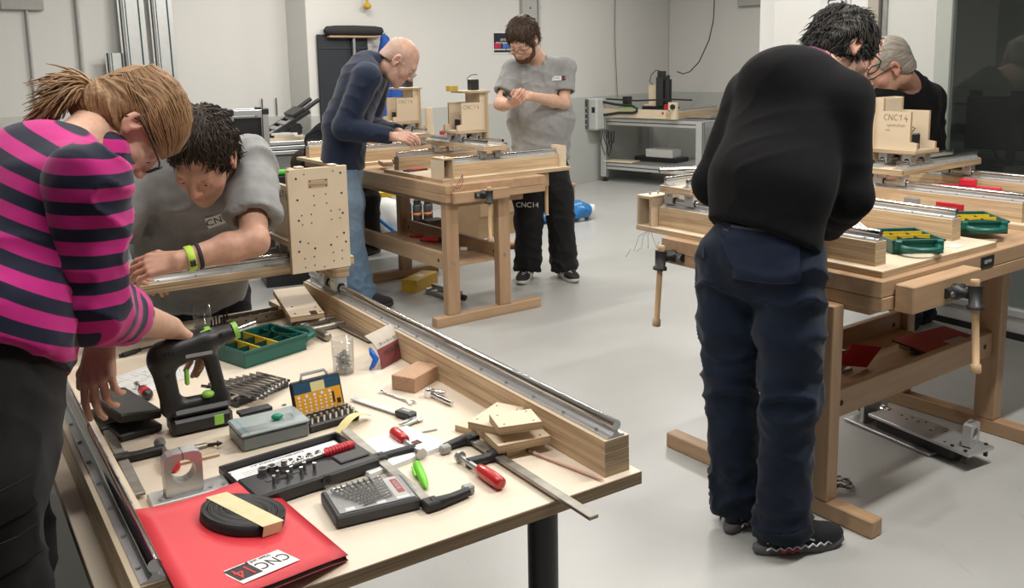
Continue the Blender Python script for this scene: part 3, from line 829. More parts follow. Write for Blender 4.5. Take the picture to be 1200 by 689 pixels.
def hash3(i, j, k):
    h = (i.astype(np.int64) * 374761393 + j.astype(np.int64) * 668265263 + k.astype(np.int64) * 2147483647) & 0x7fffffff
    h = ((h ^ (h >> 13)) * 1274126177) & 0x7fffffff
    return ((h ^ (h >> 16)) & 0xffff) / 65535.0
def vnoise(P):
    F = np.floor(P); f = P - F; f = f * f * (3 - 2 * f); F = F.astype(np.int64)
    o = 0
    for i in (0, 1):
        for j in (0, 1):
            for k in (0, 1):
                w_ = (f[:, 0] if i else 1 - f[:, 0]) * (f[:, 1] if j else 1 - f[:, 1]) * (f[:, 2] if k else 1 - f[:, 2])
                o = o + w_ * hash3(F[:, 0] + i, F[:, 1] + j, F[:, 2] + k)
    return o
def mesh_obj(name, pts, quads, mat, parent, disp=None, attrs=None, loc=None):
    me = bpy.data.meshes.new(name)
    nv, nf = len(pts), len(quads)
    me.vertices.add(nv); me.vertices.foreach_set('co', np.asarray(pts, dtype=np.float32).ravel())
    me.loops.add(nf * 4); me.loops.foreach_set('vertex_index', np.asarray(quads, dtype=np.int32).ravel())
    me.polygons.add(nf)
    me.polygons.foreach_set('loop_start', np.arange(0, nf * 4, 4, dtype=np.int32))
    me.polygons.foreach_set('loop_total', np.full(nf, 4, dtype=np.int32))
    me.polygons.foreach_set('use_smooth', np.ones(nf, dtype=bool))
    me.update(calc_edges=True)
    if disp is not None:
        N = np.zeros(nv * 3, dtype=np.float32); me.vertices.foreach_get('normal', N); N = N.reshape(-1, 3)
        P = np.asarray(pts) + N * disp(np.asarray(pts))[:, None]
        me.vertices.foreach_set('co', P.astype(np.float32).ravel()); me.update()
    for k, v in (attrs or {}).items():
        a = me.attributes.new(k, 'FLOAT', 'POINT'); a.data.foreach_set('value', np.asarray(v, dtype=np.float32))
    for m in (mat if isinstance(mat, (list, tuple)) else [mat]): me.materials.append(m)
    o = bpy.data.objects.new(name, me); COL.objects.link(o)
    if parent:
        o.parent = parent
        o.matrix_parent_inverse = Matrix.Translation(-Vector(parent.location))
    return o
def folds(amp, dirv, f_along=4.0, f_across=16.0, seed=0.0, amp2=0.2):
    """cloth folds: ridged noise drawn out along dirv"""
    d = unit(dirv); u = np.cross(d, [0.3, 0.5, 0.8]); u = unit(u); v = np.cross(d, u)
    def fn(P):
        Q = np.stack([P @ d * f_along, P @ u * f_across, P @ v * f_across], 1) + seed
        Q = Q + 0.8 * (vnoise(Q * 0.45 + 9.1) - 0.5)[:, None]
        n = 1 - np.abs(2 * vnoise(Q) - 1)
        n2 = vnoise(P * 38 + seed)
        return amp * (n ** 3 - 0.28) * (0.35 + 1.1 * vnoise(P * 5 + seed)) + amp * amp2 * (n2 - 0.5)
    return fn

def skin_mat(name, col, red=(0.55, 0.16, 0.12)):
    m, n, l, b = new_mat(name)
    b.inputs['Roughness'].default_value = 0.48
    b.inputs['Specular IOR Level'].default_value = 0.4
    b.inputs['Subsurface Weight'].default_value = 0.12
    b.inputs['Subsurface Radius'].default_value = (0.012, 0.005, 0.003)
    b.inputs['Subsurface Scale'].default_value = 0.5
    at = n.new('ShaderNodeAttribute'); at.attribute_name = 'blush'
    tc = n.new('ShaderNodeTexCoord'); nz = n.new('ShaderNodeTexNoise'); nz.inputs['Scale'].default_value = 55; nz.inputs['Detail'].default_value = 5
    l.new(tc.outputs['Object'], nz.inputs['Vector'])
    cr = n.new('ShaderNodeValToRGB')
    cr.color_ramp.elements[0].position, cr.color_ramp.elements[1].position = 0.3, 0.7
    cr.color_ramp.elements[0].color = (*[c * 0.88 for c in col], 1); cr.color_ramp.elements[1].color = (*[min(1, c * 1.08) for c in col], 1)
    l.new(nz.outputs['Fac'], cr.inputs[0])
    mx = n.new('ShaderNodeMix'); mx.data_type = 'RGBA'
    l.new(at.outputs['Fac'], mx.inputs[0]); l.new(cr.outputs[0], mx.inputs[6]); mx.inputs[7].default_value = (*red, 1)
    l.new(mx.outputs[2], b.inputs['Base Color'])
    bp = n.new('ShaderNodeBump'); bp.inputs['Strength'].default_value = 0.12; bp.inputs['Distance'].default_value = 0.001
    n2 = n.new('ShaderNodeTexNoise'); n2.inputs['Scale'].default_value = 240
    l.new(tc.outputs['Object'], n2.inputs['Vector']); l.new(n2.outputs['Fac'], bp.inputs['Height']); l.new(bp.outputs[0], b.inputs['Normal'])
    return m
def hair_mat(name, c0, c1, rough=0.5):
    m, n, l, b = new_mat(name)
    b.inputs['Roughness'].default_value = rough; b.inputs['Specular IOR Level'].default_value = 0.3
    a1 = n.new('ShaderNodeAttribute'); a1.attribute_name = 'strand'
    a2 = n.new('ShaderNodeAttribute'); a2.attribute_name = 'along'
    cb = n.new('ShaderNodeCombineXYZ'); l.new(a1.outputs['Fac'], cb.inputs[0]); l.new(a2.outputs['Fac'], cb.inputs[1])
    nz = n.new('ShaderNodeTexNoise'); nz.inputs['Scale'].default_value = 1.0; nz.inputs['Detail'].default_value = 6; nz.inputs['Roughness'].default_value = 0.7
    l.new(cb.outputs[0], nz.inputs['Vector'])
    cr = n.new('ShaderNodeValToRGB'); cr.color_ramp.elements[0].position, cr.color_ramp.elements[1].position = 0.32, 0.68
    cr.color_ramp.elements[0].color = (*c0, 1); cr.color_ramp.elements[1].color = (*c1, 1)
    l.new(nz.outputs['Fac'], cr.inputs[0]); l.new(cr.outputs[0], b.inputs['Base Color'])
    bp = n.new('ShaderNodeBump'); bp.inputs['Strength'].default_value = 0.5; bp.inputs['Distance'].default_value = 0.003
    l.new(nz.outputs['Fac'], bp.inputs['Height']); l.new(bp.outputs[0], b.inputs['Normal'])
    return m
def cloth_mat(name, col, rough=0.85, var=0.08, weave=900, sheen=0.15):
    m, n, l, b = new_mat(name)
    b.inputs['Roughness'].default_value = rough
    b.inputs['Specular IOR Level'].default_value = 0.2
    b.inputs['Sheen Weight'].default_value = sheen
    tc = n.new('ShaderNodeTexCoord'); nz = n.new('ShaderNodeTexNoise'); nz.inputs['Scale'].default_value = 30; nz.inputs['Detail'].default_value = 8
    l.new(tc.outputs['Object'], nz.inputs['Vector'])
    cr = n.new('ShaderNodeValToRGB'); cr.color_ramp.elements[0].position, cr.color_ramp.elements[1].position = 0.3, 0.7
    cr.color_ramp.elements[0].color = (*[c * (1 - var) for c in col], 1); cr.color_ramp.elements[1].color = (*[c * (1 + var) for c in col], 1)
    l.new(nz.outputs['Fac'], cr.inputs[0]); l.new(cr.outputs[0], b.inputs['Base Color'])
    n2 = n.new('ShaderNodeTexNoise'); n2.inputs['Scale'].default_value = weave
    l.new(tc.outputs['Object'], n2.inputs['Vector'])
    bp = n.new('ShaderNodeBump'); bp.inputs['Strength'].default_value = 0.12; bp.inputs['Distance'].default_value = 0.001
    l.new(n2.outputs['Fac'], bp.inputs['Height']); l.new(bp.outputs[0], b.inputs['Normal'])
    return m
def denim_mat(name, col, pale, hi=0.5):
    """denim worn paler on the 'wear' attribute"""
    m = cloth_mat(name, col, 0.8, 0.12, 1100, 0.1)
    n, l = m.node_tree.nodes, m.node_tree.links
    b = n['Principled BSDF']; src = b.inputs['Base Color'].links[0].from_socket
    at = n.new('ShaderNodeAttribute'); at.attribute_name = 'wear'
    mx = n.new('ShaderNodeMix'); mx.data_type = 'RGBA'
    l.new(at.outputs['Fac'], mx.inputs[0]); l.new(src, mx.inputs[6]); mx.inputs[7].default_value = (*pale, 1)
    l.new(mx.outputs[2], b.inputs['Base Color'])
    return m
def stripe_mat(name, ca, cb_, period, duty=0.5):
    """jersey knitted in two colours; 'stripe' = length along the garment"""
    m = cloth_mat(name, ca, 0.85, 0.05, 900, 0.2)
    n, l = m.node_tree.nodes, m.node_tree.links
    b = n['Principled BSDF']; src = b.inputs['Base Color'].links[0].from_socket
    at = n.new('ShaderNodeAttribute'); at.attribute_name = 'stripe'
    q = n.new('ShaderNodeMath'); q.operation = 'MULTIPLY'; q.inputs[1].default_value = 1 / period; l.new(at.outputs['Fac'], q.inputs[0])
    fr_ = n.new('ShaderNodeMath'); fr_.operation = 'FRACT'; l.new(q.outputs[0], fr_.inputs[0])
    cr = n.new('ShaderNodeValToRGB'); cr.color_ramp.interpolation = 'LINEAR'
    e = cr.color_ramp.elements
    e[0].position = duty - 0.015; e[0].color = (0, 0, 0, 1); e[1].position = duty + 0.015; e[1].color = (1, 1, 1, 1)
    e2 = e.new(0.985); e2.color = (1, 1, 1, 1); e3 = e.new(1.0); e3.color = (0, 0, 0, 1)
    l.new(fr_.outputs[0], cr.inputs[0])
    mx = n.new('ShaderNodeMix'); mx.data_type = 'RGBA'
    l.new(cr.outputs[0], mx.inputs[0]); l.new(src, mx.inputs[6]); mx.inputs[7].default_value = (*cb_, 1)
    l.new(mx.outputs[2], b.inputs['Base Color'])
    return m

def basis(fwd, up):
    """columns: right, forward, up"""
    f = unit(fwd); u = V3(up); u = unit(u - f * (u @ f)); r = np.cross(f, u)
    return np.stack([r, f, u], 1)
def head_shapes(F, c, R, s=1.0, ears=True, gaunt=0.0):
    """face and skull around the head centre c; R columns right/forward/up"""
    P = lambda x, y, z: V3(c) + R @ (V3((x, y, z)) * s)
    E = lambda p, r, k=0.02, op='u': F.ell(P(*p), V3(r) * s, R, k * s, op)
    E((0, -0.018, 0.035), (0.076, 0.098, 0.088), 0.02)
    E((0, 0.03, -0.03), (0.062, 0.066, 0.088), 0.03)
    E((0, 0.052, -0.085), (0.040, 0.040, 0.034), 0.03)               # jaw
    E((0, 0.078, -0.107), (0.020, 0.016, 0.016), 0.02)               # chin
    F.cap(P(-0.032, 0.078, 0.028), P(0.032, 0.078, 0.028), 0.012 * s, None, 0.02 * s)   # brow
    for q in (-1, 1):
        E((q * 0.032, 0.096, 0.004), (0.017, 0.013, 0.013), 0.012, 's')       # socket
        E((q * 0.031, 0.079, 0.004), (0.0155, 0.0135, 0.0125), 0.003)         # lid over the eyeball
        E((q * 0.043, 0.058, -0.03), (0.022, 0.022, 0.022), 0.025)            # cheek
        if ears:
            E((q * 0.079, -0.012, 0.0), (0.010, 0.021, 0.034), 0.006)
            E((q * 0.086, -0.008, 0.003), (0.006, 0.011, 0.020), 0.004, 's')
            E((q * 0.080, -0.002, -0.030), (0.007, 0.009, 0.010), 0.006)
    F.cap(P(0, 0.088, 0.018), P(0, 0.110, -0.028), 0.008 * s, 0.0125 * s, 0.014 * s)     # nose
    for q in (-1, 1): E((q * 0.012, 0.100, -0.033), (0.009, 0.011, 0.009), 0.006)
    F.cap(P(-0.018, 0.088, -0.066), P(0.018, 0.088, -0.066), 0.0065 * s, None, 0.008 * s)
    F.cap(P(-0.015, 0.087, -0.077), P(0.015, 0.087, -0.077), 0.0068 * s, None, 0.008 * s)
    F.cap(P(-0.024, 0.099, -0.0715), P(0.024, 0.099, -0.0715), 0.0028 * s, None, 0.004 * s, 's')
    return P
def hand_shapes(F, w, fdir, back, thumb, curl=0.35, spread=0.06, s=1.0, curls=None, tcurl=0.35):
    """palm, four unequal fingers and a thumb; w = wrist, fdir = along the hand, back = out of its back; thumb = +-1 side"""
    y = unit(fdir); z = V3(back); z = unit(z - y * (z @ y)); x = np.cross(y, z)
    R = np.stack([x, y, z], 1)
    P = lambda a, b, c: V3(w) + R @ (V3((a, b, c)) * s)
    xs = [thumb * 0.030, thumb * 0.010, -thumb * 0.010, -thumb * 0.029]
    ky = [0.088, 0.092, 0.086, 0.077]
    for i in range(4):
        F.cap(P(xs[i] * 0.55, 0.005, 0), P(xs[i], ky[i], 0.001), 0.0155 * s, 0.0115 * s, 0.010 * s)
    F.cap(P(thumb * 0.02, 0.02, -0.008), P(thumb * 0.03, 0.045, -0.008), 0.017 * s, 0.013 * s, 0.012 * s)
    L = [(0.042, 0.026, 0.021), (0.046, 0.029, 0.022), (0.042, 0.028, 0.021), (0.033, 0.021, 0.018)]
    tips = []
    for i in range(4):
        c = curls[i] if curls else curl
        p = V3((xs[i], ky[i], 0.001)); a = c * 0.9
        ph = (1.5 - i) * spread * thumb
        for j in range(3):
            d = V3((math.sin(ph) * math.cos(a), math.cos(ph) * math.cos(a), -math.sin(a)))
            q = p + d * L[i][j]
            r0 = (0.0095, 0.0085, 0.0078)[j] * (0.92 if i == 3 else 1); r1 = (0.0085, 0.0078, 0.0066)[j] * (0.92 if i == 3 else 1)
            F.cap(P(*p), P(*q), r0 * s, r1 * s, 0.0025 * s)
            p = q; a += c * (1.1 if j == 0 else 0.8)
        tips.append(P(*p))
    p = V3((thumb * 0.030, 0.040, -0.010))
    a = 0.62; dz = -0.25
    for j, (ln, r0, r1) in enumerate(((0.036, 0.0125, 0.0105), (0.030, 0.0105, 0.0085))):
        d = unit((thumb * math.sin(a), math.cos(a), dz)); q = p + d * ln
        F.cap(P(*p), P(*q), r0 * s, r1 * s, 0.004 * s)
        p = q; a -= tcurl; dz -= 0.2
    return tips
def lerp(a, b, t): return V3(a) * (1 - t) + V3(b) * t

def person(label, J, mats, vox=0.005, cvox=0.008, build=1.0, head_s=1.0, sleeve=('fore', 0.95), hair=None, shoes=True, top_name='sweater',
           hands=((0.35, 0.06), (0.35, 0.06)), hem=0.0, top_r=1.0, fold=(0.012, 0.012), collar=0.0, belly=0.0, beard=None, leg_r=1.0, stripes=None, trouser_kw=None, neck_r=0.052, group=None, arm_r=1.0, collar_mat=None):
    """J: joint positions in the room; pairs are (left, right) of the person"""
    root = thing('person', label, 'person', tuple(J['root']), 0, group)
    c, R = V3(J['head']), basis(J['hf'], J['hu'])
    pel, chest = V3(J['pelvis']), V3(J['chest'])
    sh, el, wr = [V3(p) for p in J['sh']], [V3(p) for p in J['el']], [V3(p) for p in J['wr']]
    hip, kn, an, toe = [V3(p) for p in J['hip']], [V3(p) for p in J['knee']], [V3(p) for p in J['ankle']], [V3(p) for p in J['toe']]
    side = unit(sh[1] - sh[0]); up = unit(chest - pel); fw = unit(np.cross(up, side)) ; waist = lerp(pel, chest, 0.42) + V3(J.get('waist_off', (0, 0, 0)))
    hside = unit(hip[1] - hip[0])
    nb = chest + up * 0.045
    hb = c + R @ V3((0, -0.035, -0.07)) * head_s
    b = build
    allp = np.array([c, pel, chest, *sh, *el, *wr, *hip, *kn, *an, *toe])
    lo, hi = allp.min(0) - 0.24, allp.max(0) + 0.24
    # ---- skin
    F = Field(lo, hi, vox)
    F.cap(pel, waist, 0.088 * b, 0.08 * b, 0.05, side=side, ratio=1.45)
    F.cap(waist, chest - up * 0.06, 0.08 * b, 0.09 * b, 0.05, side=side, ratio=1.5)
    for i in (0, 1):
        F.cap(nb - up * 0.03, sh[i] - up * 0.005, 0.045 * b, 0.043 * b, 0.04)
        F.cap(sh[i], el[i], 0.046 * b, 0.038 * b, 0.025)
        F.cap(el[i], lerp(el[i], wr[i], 0.35), 0.040 * b, 0.041 * b, 0.02)
        F.cap(lerp(el[i], wr[i], 0.35), wr[i], 0.041 * b, 0.0265 * b, 0.02)
        F.cap(hip[i], kn[i], 0.07 * b, 0.048 * b, 0.03)
        F.cap(kn[i], an[i], 0.048 * b, 0.034 * b, 0.02)
        F.cap(an[i], lerp(an[i], toe[i], 0.3) * V3((1, 1, 0)) + V3((0, 0, 0.05)), 0.03, 0.016, 0.01)
    F.cap(nb - up * 0.02, hb, neck_r * b * 1.12, neck_r * b, 0.03)
    PH = head_shapes(F, c, R, head_s)
    tips = []
    for i in (0, 1):
        h = J['hand'][i]; cu = hands[i]
        tips.append(hand_shapes(F, wr[i], h[0], h[1], 1 if i == 0 else -1, cu[0], cu[1], 0.97 * b ** 0.5, *(cu[2:])))
    pts, q = F.points()
    loc = (pts - c) @ R / head_s
    bl = np.zeros(len(pts))
    def g(p, r, a): return a * np.exp(-(((loc - V3(p)) / V3(r)) ** 2).sum(1))
    bl += g((0, 0.092, -0.071), (0.022, 0.014, 0.008), 0.8) + g((0, 0.112, -0.03), (0.012, 0.02, 0.014), 0.45)
    for s in (-1, 1): bl += g((s * 0.08, -0.01, 0), (0.02, 0.025, 0.035), 0.45) + g((s * 0.045, 0.07, -0.03), (0.02, 0.02, 0.018), 0.3)
    for i in (0, 1):
        dd = np.linalg.norm(pts - (wr[i] + unit(J['hand'][i][0]) * 0.12), axis=1); bl += 0.33 * np.exp(-(dd / 0.05) ** 2)
    body = mesh_obj('body', pts, q, mats['skin'], root, None, {'blush': np.clip(bl, 0, 1)})
    # eyes
    for s in (-1, 1):
        m = MB(); m.ball((0, 0, 0), 0.0118 * head_s, 12, 8)
        o = m.build('eye', WHITE, root); o.location = Vector(PH(s * 0.031, 0.0785, -0.002)) - root.location
        m2 = MB(); m2.ball((0, 0, 0), 0.0060 * head_s, 10, 6)
        e = m2.build('iris', INK, o); e.location = Vector(R @ V3((0, 0.0075, -0.002)) * head_s)
    # ---- top
    clo, chi = lo, hi
    G = Field(clo, chi, cvox)
    t_ = top_r
    hemp = pel - up * hem
    G.cap(hemp - up * 0.05, waist, 0.108 * b * t_ + belly * 0.4, 0.105 * b * t_ + belly, 0.05, side=side, ratio=1.42)
    G.cap(waist, chest - up * 0.07, 0.105 * b * t_ + belly, 0.112 * b * t_, 0.06, side=side, ratio=1.45)
    for i in (0, 1):
        r_ = 0.060 if stripes is None else 0.050
        G.cap(nb - up * 0.025, sh[i], 0.060 * b * t_, r_ * b * t_, 0.05)
    if 'hunch' in J: G.ell(nb + V3(J['hunch'][0]), V3(J['hunch'][1]), basis(up, -fw), 0.07)
    G.plane(hemp, -up + V3(J.get('hem_tilt', (0, 0, 0))), 0.0)
    S = [G, G] if stripes is None else [Field(lo, hi, cvox), Field(lo, hi, cvox)]
    ends = []
    for i in (0, 1):
        if sleeve[0] == 'upper':
            e = lerp(sh[i], el[i], sleeve[1]); a0 = unit(el[i] - sh[i])
            S[i].cap(sh[i], lerp(sh[i], e, 0.5), 0.063 * b * t_, 0.064 * b * t_, 0.03)
            S[i].cap(lerp(sh[i], e, 0.3), e, 0.064 * b * t_, 0.067 * b * t_, 0.008, flat=True)
            ends.append((e, a0, 0.052 * b))
        else:
            e = lerp(el[i], wr[i], sleeve[1]); a0 = unit(wr[i] - el[i])
            S[i].cap(sh[i], el[i], (0.064 if stripes is None else 0.068) * b * t_, 0.056 * b * t_, 0.03)
            S[i].cap(el[i], lerp(el[i], e, 0.4), 0.057 * b * t_, (0.052 if sleeve[1] > 0.7 else 0.056) * b * t_, 0.03)
            S[i].cap(lerp(el[i], e, 0.25), e, 0.053 * b * t_, (0.040 if sleeve[1] > 0.7 else 0.055) * b * t_, 0.015, flat=True)
            ends.append((e, a0, (0.033 if sleeve[1] > 0.7 else 0.046) * b))
    if collar > 0: G.cap(nb - up * 0.01, lerp(nb, hb, collar), (neck_r + 0.02) * b, (neck_r + 0.018) * b, 0.012, flat=True)
    G.cap(nb - up * 0.05, hb + (hb - nb) * 0.4, (neck_r + 0.009) * b * 1.08, (neck_r + 0.011) * b, 0.01, 's')
    for i, (e, a0, r) in enumerate(ends): S[i].cap(e - a0 * 0.035, e + a0 * 0.06, r, r, 0.0, 's')
    pts, q = G.points()
    f1 = folds(fold[0], fw * 0.5 + side * 0.7 + up * 0.35, 3.0, 13.0, 3.7)
    at = {}
    if stripes: at['stripe'] = stripes['torso'](pts)
    top = mesh_obj(top_name, pts, q, mats['top'], root, f1, at)
    if stripes:
        for i in (0, 1):
            pts, q = S[i].points()
            a0 = unit(el[i] - sh[i]); a1 = unit(ends[i][0] - el[i]); L = np.linalg.norm(el[i] - sh[i])
            s0 = (pts - sh[i]) @ a0; s1 = (pts - el[i]) @ a1
            w1 = np.clip((s1 + 0.03) / 0.06, 0, 1) * np.clip((s0 - L + 0.09) / 0.09, 0, 1)
            st = s0 * (1 - w1) + (L + s1) * w1
            fs = folds(fold[1], np.cross(a0, [0.2, 0.4, 0.9]), 4, 18, 5.5)
            mesh_obj('sleeve', pts, q, mats['sleeve'], root, fs, {'stripe': st})
    if collar_mat:
        Q = Field(nb - 0.2, hb + 0.2, 0.004)
        Q.cap(nb - up * 0.05, lerp(nb, hb, 0.62), (neck_r + 0.024) * b, (neck_r + 0.018) * b, 0.0, flat=True)
        Q.cap(nb - up * 0.08, lerp(nb, hb, 0.8), (neck_r + 0.012) * b, (neck_r + 0.008) * b, 0.004, 's')
        cp, cq = Q.points(); mesh_obj('shirt_collar', cp, cq, collar_mat, root)
    # ---- trousers
    tk = trouser_kw or {}
    T = Field(np.minimum(lo, [9, 9, 0]), hi, cvox)
    wt_ = pel + up * tk.get('rise', 0.05)
    T.cap(wt_, pel - V3((0, 0, 0.06)), 0.102 * b * tk.get('wide', 1.0), 0.112 * b * tk.get('wide', 1.0), 0.04, side=hside, ratio=1.42)
    lr = leg_r * b
    for i in (0, 1):
        T.cap(hip[i], lerp(hip[i], kn[i], 0.5), 0.098 * b, 0.088 * lr, 0.03)
        T.cap(lerp(hip[i], kn[i], 0.5), kn[i], 0.088 * lr, 0.074 * lr, 0.03)
        foot = an[i] * V3((1, 1, 0)) + V3((0, 0, tk.get('cuff', 0.055)))
        T.cap(kn[i], foot, 0.074 * lr, 0.072 * lr, 0.03)
        T.plane(foot, (0, 0, -1), 0.0, foot - 0.16, foot + 0.16)
        T.cap(foot - V3((0, 0, 0.03)), foot + V3((0, 0, 0.03)), 0.06 * lr, None, 0, 's')
    T.plane(wt_ + up * 0.01, up, 0.0, pel - 0.3, pel + 0.3)
    pts, q = T.points()
    fh = folds(fold[1] * 1.5, side * 0.8 + fw * 0.5 + V3((0, 0, 0.35)), 4.5, 15.0, 1.3)
    kz = (kn[0][2] + kn[1][2]) / 2
    def tf(P):
        w_ = 0.30 + 0.50 * np.exp(-((P[:, 2] - kz) / 0.14) ** 2) + 0.9 * np.exp(-((P[:, 2] - 0.1) / 0.12) ** 2) + 0.35 * np.exp(-((P[:, 2] - pel[2] + 0.12) / 0.08) ** 2)
        return fh(P) * np.minimum(w_, 1.3)
    wear = np.zeros(len(pts))
    for i in (0, 1):
        dline = pts - lerp(hip[i], kn[i], 0.5)
        wear += 0.65 * np.exp(-(np.linalg.norm(dline * V3((1, 1, 0.35)), axis=1) / 0.10) ** 2)
    wear *= 0.6 + 0.8 * vnoise(pts * 14)
    tr = mesh_obj('trousers', pts, q, mats['trousers'], root, tf, {'wear': np.clip(wear, 0, 1)})
    info = dict(root=root, PH=PH, R=R, c=c, top=top, trousers=tr, body=body, fw=fw, side=side, up=up, nb=nb, hb=hb, pel=pel, chest=chest, hip=hip, kn=kn, tips=tips, lo=lo, hi=hi, hs=head_s)
    # ---- shoes
    if shoes:
        for i in (0, 1):
            make_shoe(root, an[i], toe[i], mats['shoe'], mats['sole'], mats.get('shoe_style', 'plain'))
    if hair: hair(info, mats['hair'])
    return info
def make_shoe(root, an, toe, m_up, m_sole, style):
    a = V3(an) * V3((1, 1, 0)); t = V3(toe) * V3((1, 1, 0))
    f = unit(t - a); R = np.stack([np.cross(f, [0, 0, 1.0]), f, V3((0, 0, 1))], 1)
    L = 0.285; o = a - f * 0.075
    P = lambda x, y, z: o + R @ V3((x, y, z))
    S = Field(np.minimum(P(-.1, -.05, 0), P(.1, .35, 0)) - 0.12, np.maximum(P(-.1, -.05, 0), P(.1, .35, .14)) + 0.12, 0.005)
    S.ell(P(0, 0.055, 0.05), (0.036, 0.058, 0.055), R, 0.02)
    S.ell(P(0, 0.20, 0.042), (0.046, 0.088, 0.036), R, 0.03)
    S.cap(P(0, 0.07, 0.075), P(0, 0.17, 0.055), 0.034, 0.032, 0.03)
    S.cap(P(0, 0.06, 0.06), P(0, 0.05, 0.115), 0.040, 0.043, 0.02)
    S.plane(P(0, 0, 0.108), (0, -0.25, 1))
    S.cap(P(0, 0.06, 0.09), P(0, 0.05, 0.14), 0.032, 0.036, 0.005, 's')
    S.plane(P(0, 0, 0.022), (0, 0, -1))
    pts, q = S.points()
    up_ = mesh_obj('shoe', pts, q, m_up, root)
    # sole: outline extruded
    n = 28; pr = []
    for k in range(n):
        u = 2 * math.pi * k / n
        y = 0.135 + 0.152 * math.sin(u); wdt = 0.043 + 0.006 * math.sin(u) - 0.008 * math.exp(-((y - 0.11) / 0.05) ** 2)
        pr.append((math.copysign(abs(math.cos(u)) ** 0.75, math.cos(u)) * wdt, y))
    m = MB()
    vs = []
    for z, sc in ((0.0005, 0.95), (0.012, 1.02), (0.026, 1.0), (0.031, 0.93)):
        for k, (x, y) in enumerate(pr):
            zz = z + (0.012 * max(0, (y - 0.2) / 0.09) ** 2 if z < 0.02 else 0.008 * max(0, (y - 0.2) / 0.09) ** 2)
            zz += (0.0035 * (1 if k % 2 else -1) if style == 'trail' and 0.005 < z < 0.02 else 0)
            vs.append(tuple(P(x * sc, 0.135 + (y - 0.135) * sc, zz)))
    fs = [(j * n + k, j * n + (k + 1) % n, (j + 1) * n + (k + 1) % n, (j + 1) * n + k) for j in range(3) for k in range(n)]
    m.add(vs, fs, 0, True); m.add(vs[:n][::-1], [tuple(range(n))], 0); m.add(vs[-n:], [tuple(range(n))], 0)
    so = m.build('sole', m_sole, up_)
    so.matrix_parent_inverse = Matrix.Identity(4)
    m = MB()
    for k in range(5):
        y = 0.125 + 0.018 * k; z = 0.088 - 0.008 * k
        m.tube([tuple(P(-0.024, y, z - 0.006)), tuple(P(0, y + 0.004, z + 0.006)), tuple(P(0.024, y, z - 0.006))], 0.0026, 6)
    lc = m.build('laces', DGREY if style != 'white' else WHITE, up_)
    if style == 'white':
        m = MB()
        for sx in (-1, 1):
            for k in range(3):
                y = 0.10 + 0.026 * k
                m.tube([tuple(P(sx * 0.043, y, 0.03)), tuple(P(sx * 0.0425, y + 0.012, 0.052)), tuple(P(sx * 0.034, y + 0.022, 0.074))], 0.0042, 6)
        m.build('side_stripes', WHITE, up_)
    if style == 'trail':
        m = MB()
        for sx in (-1, 1):
            wv = [(0.01 + 0.0135 * k, 0.032 + (0.006 if k % 2 else -0.005)) for k in range(18)]
            m.tube([tuple(P(sx * (0.0455 + 0.003 * math.sin(y * 14) - 0.010 * max(0, (0.05 - y) / 0.05) - 0.020 * max(0, (y - 0.19) / 0.06) ** 2), y, z)) for y, z in wv], 0.0034, 6)
            m.tube([tuple(P(sx * (0.0462 + 0.003 * math.sin(y * 14)), y, z - 0.009)) for y, z in wv[3:9]], 0.0036, 6, mat=1)
            m.tube([tuple(P(sx * 0.036, 0.012, 0.05)), tuple(P(sx * 0.0405, 0.04, 0.075)), tuple(P(sx * 0.0415, 0.075, 0.082)), tuple(P(sx * 0.043, 0.12, 0.066)), tuple(P(sx * 0.046, 0.165, 0.048))], 0.0028, 6)
        m.build('trim', [ALU, REDP], up_)
    return up_
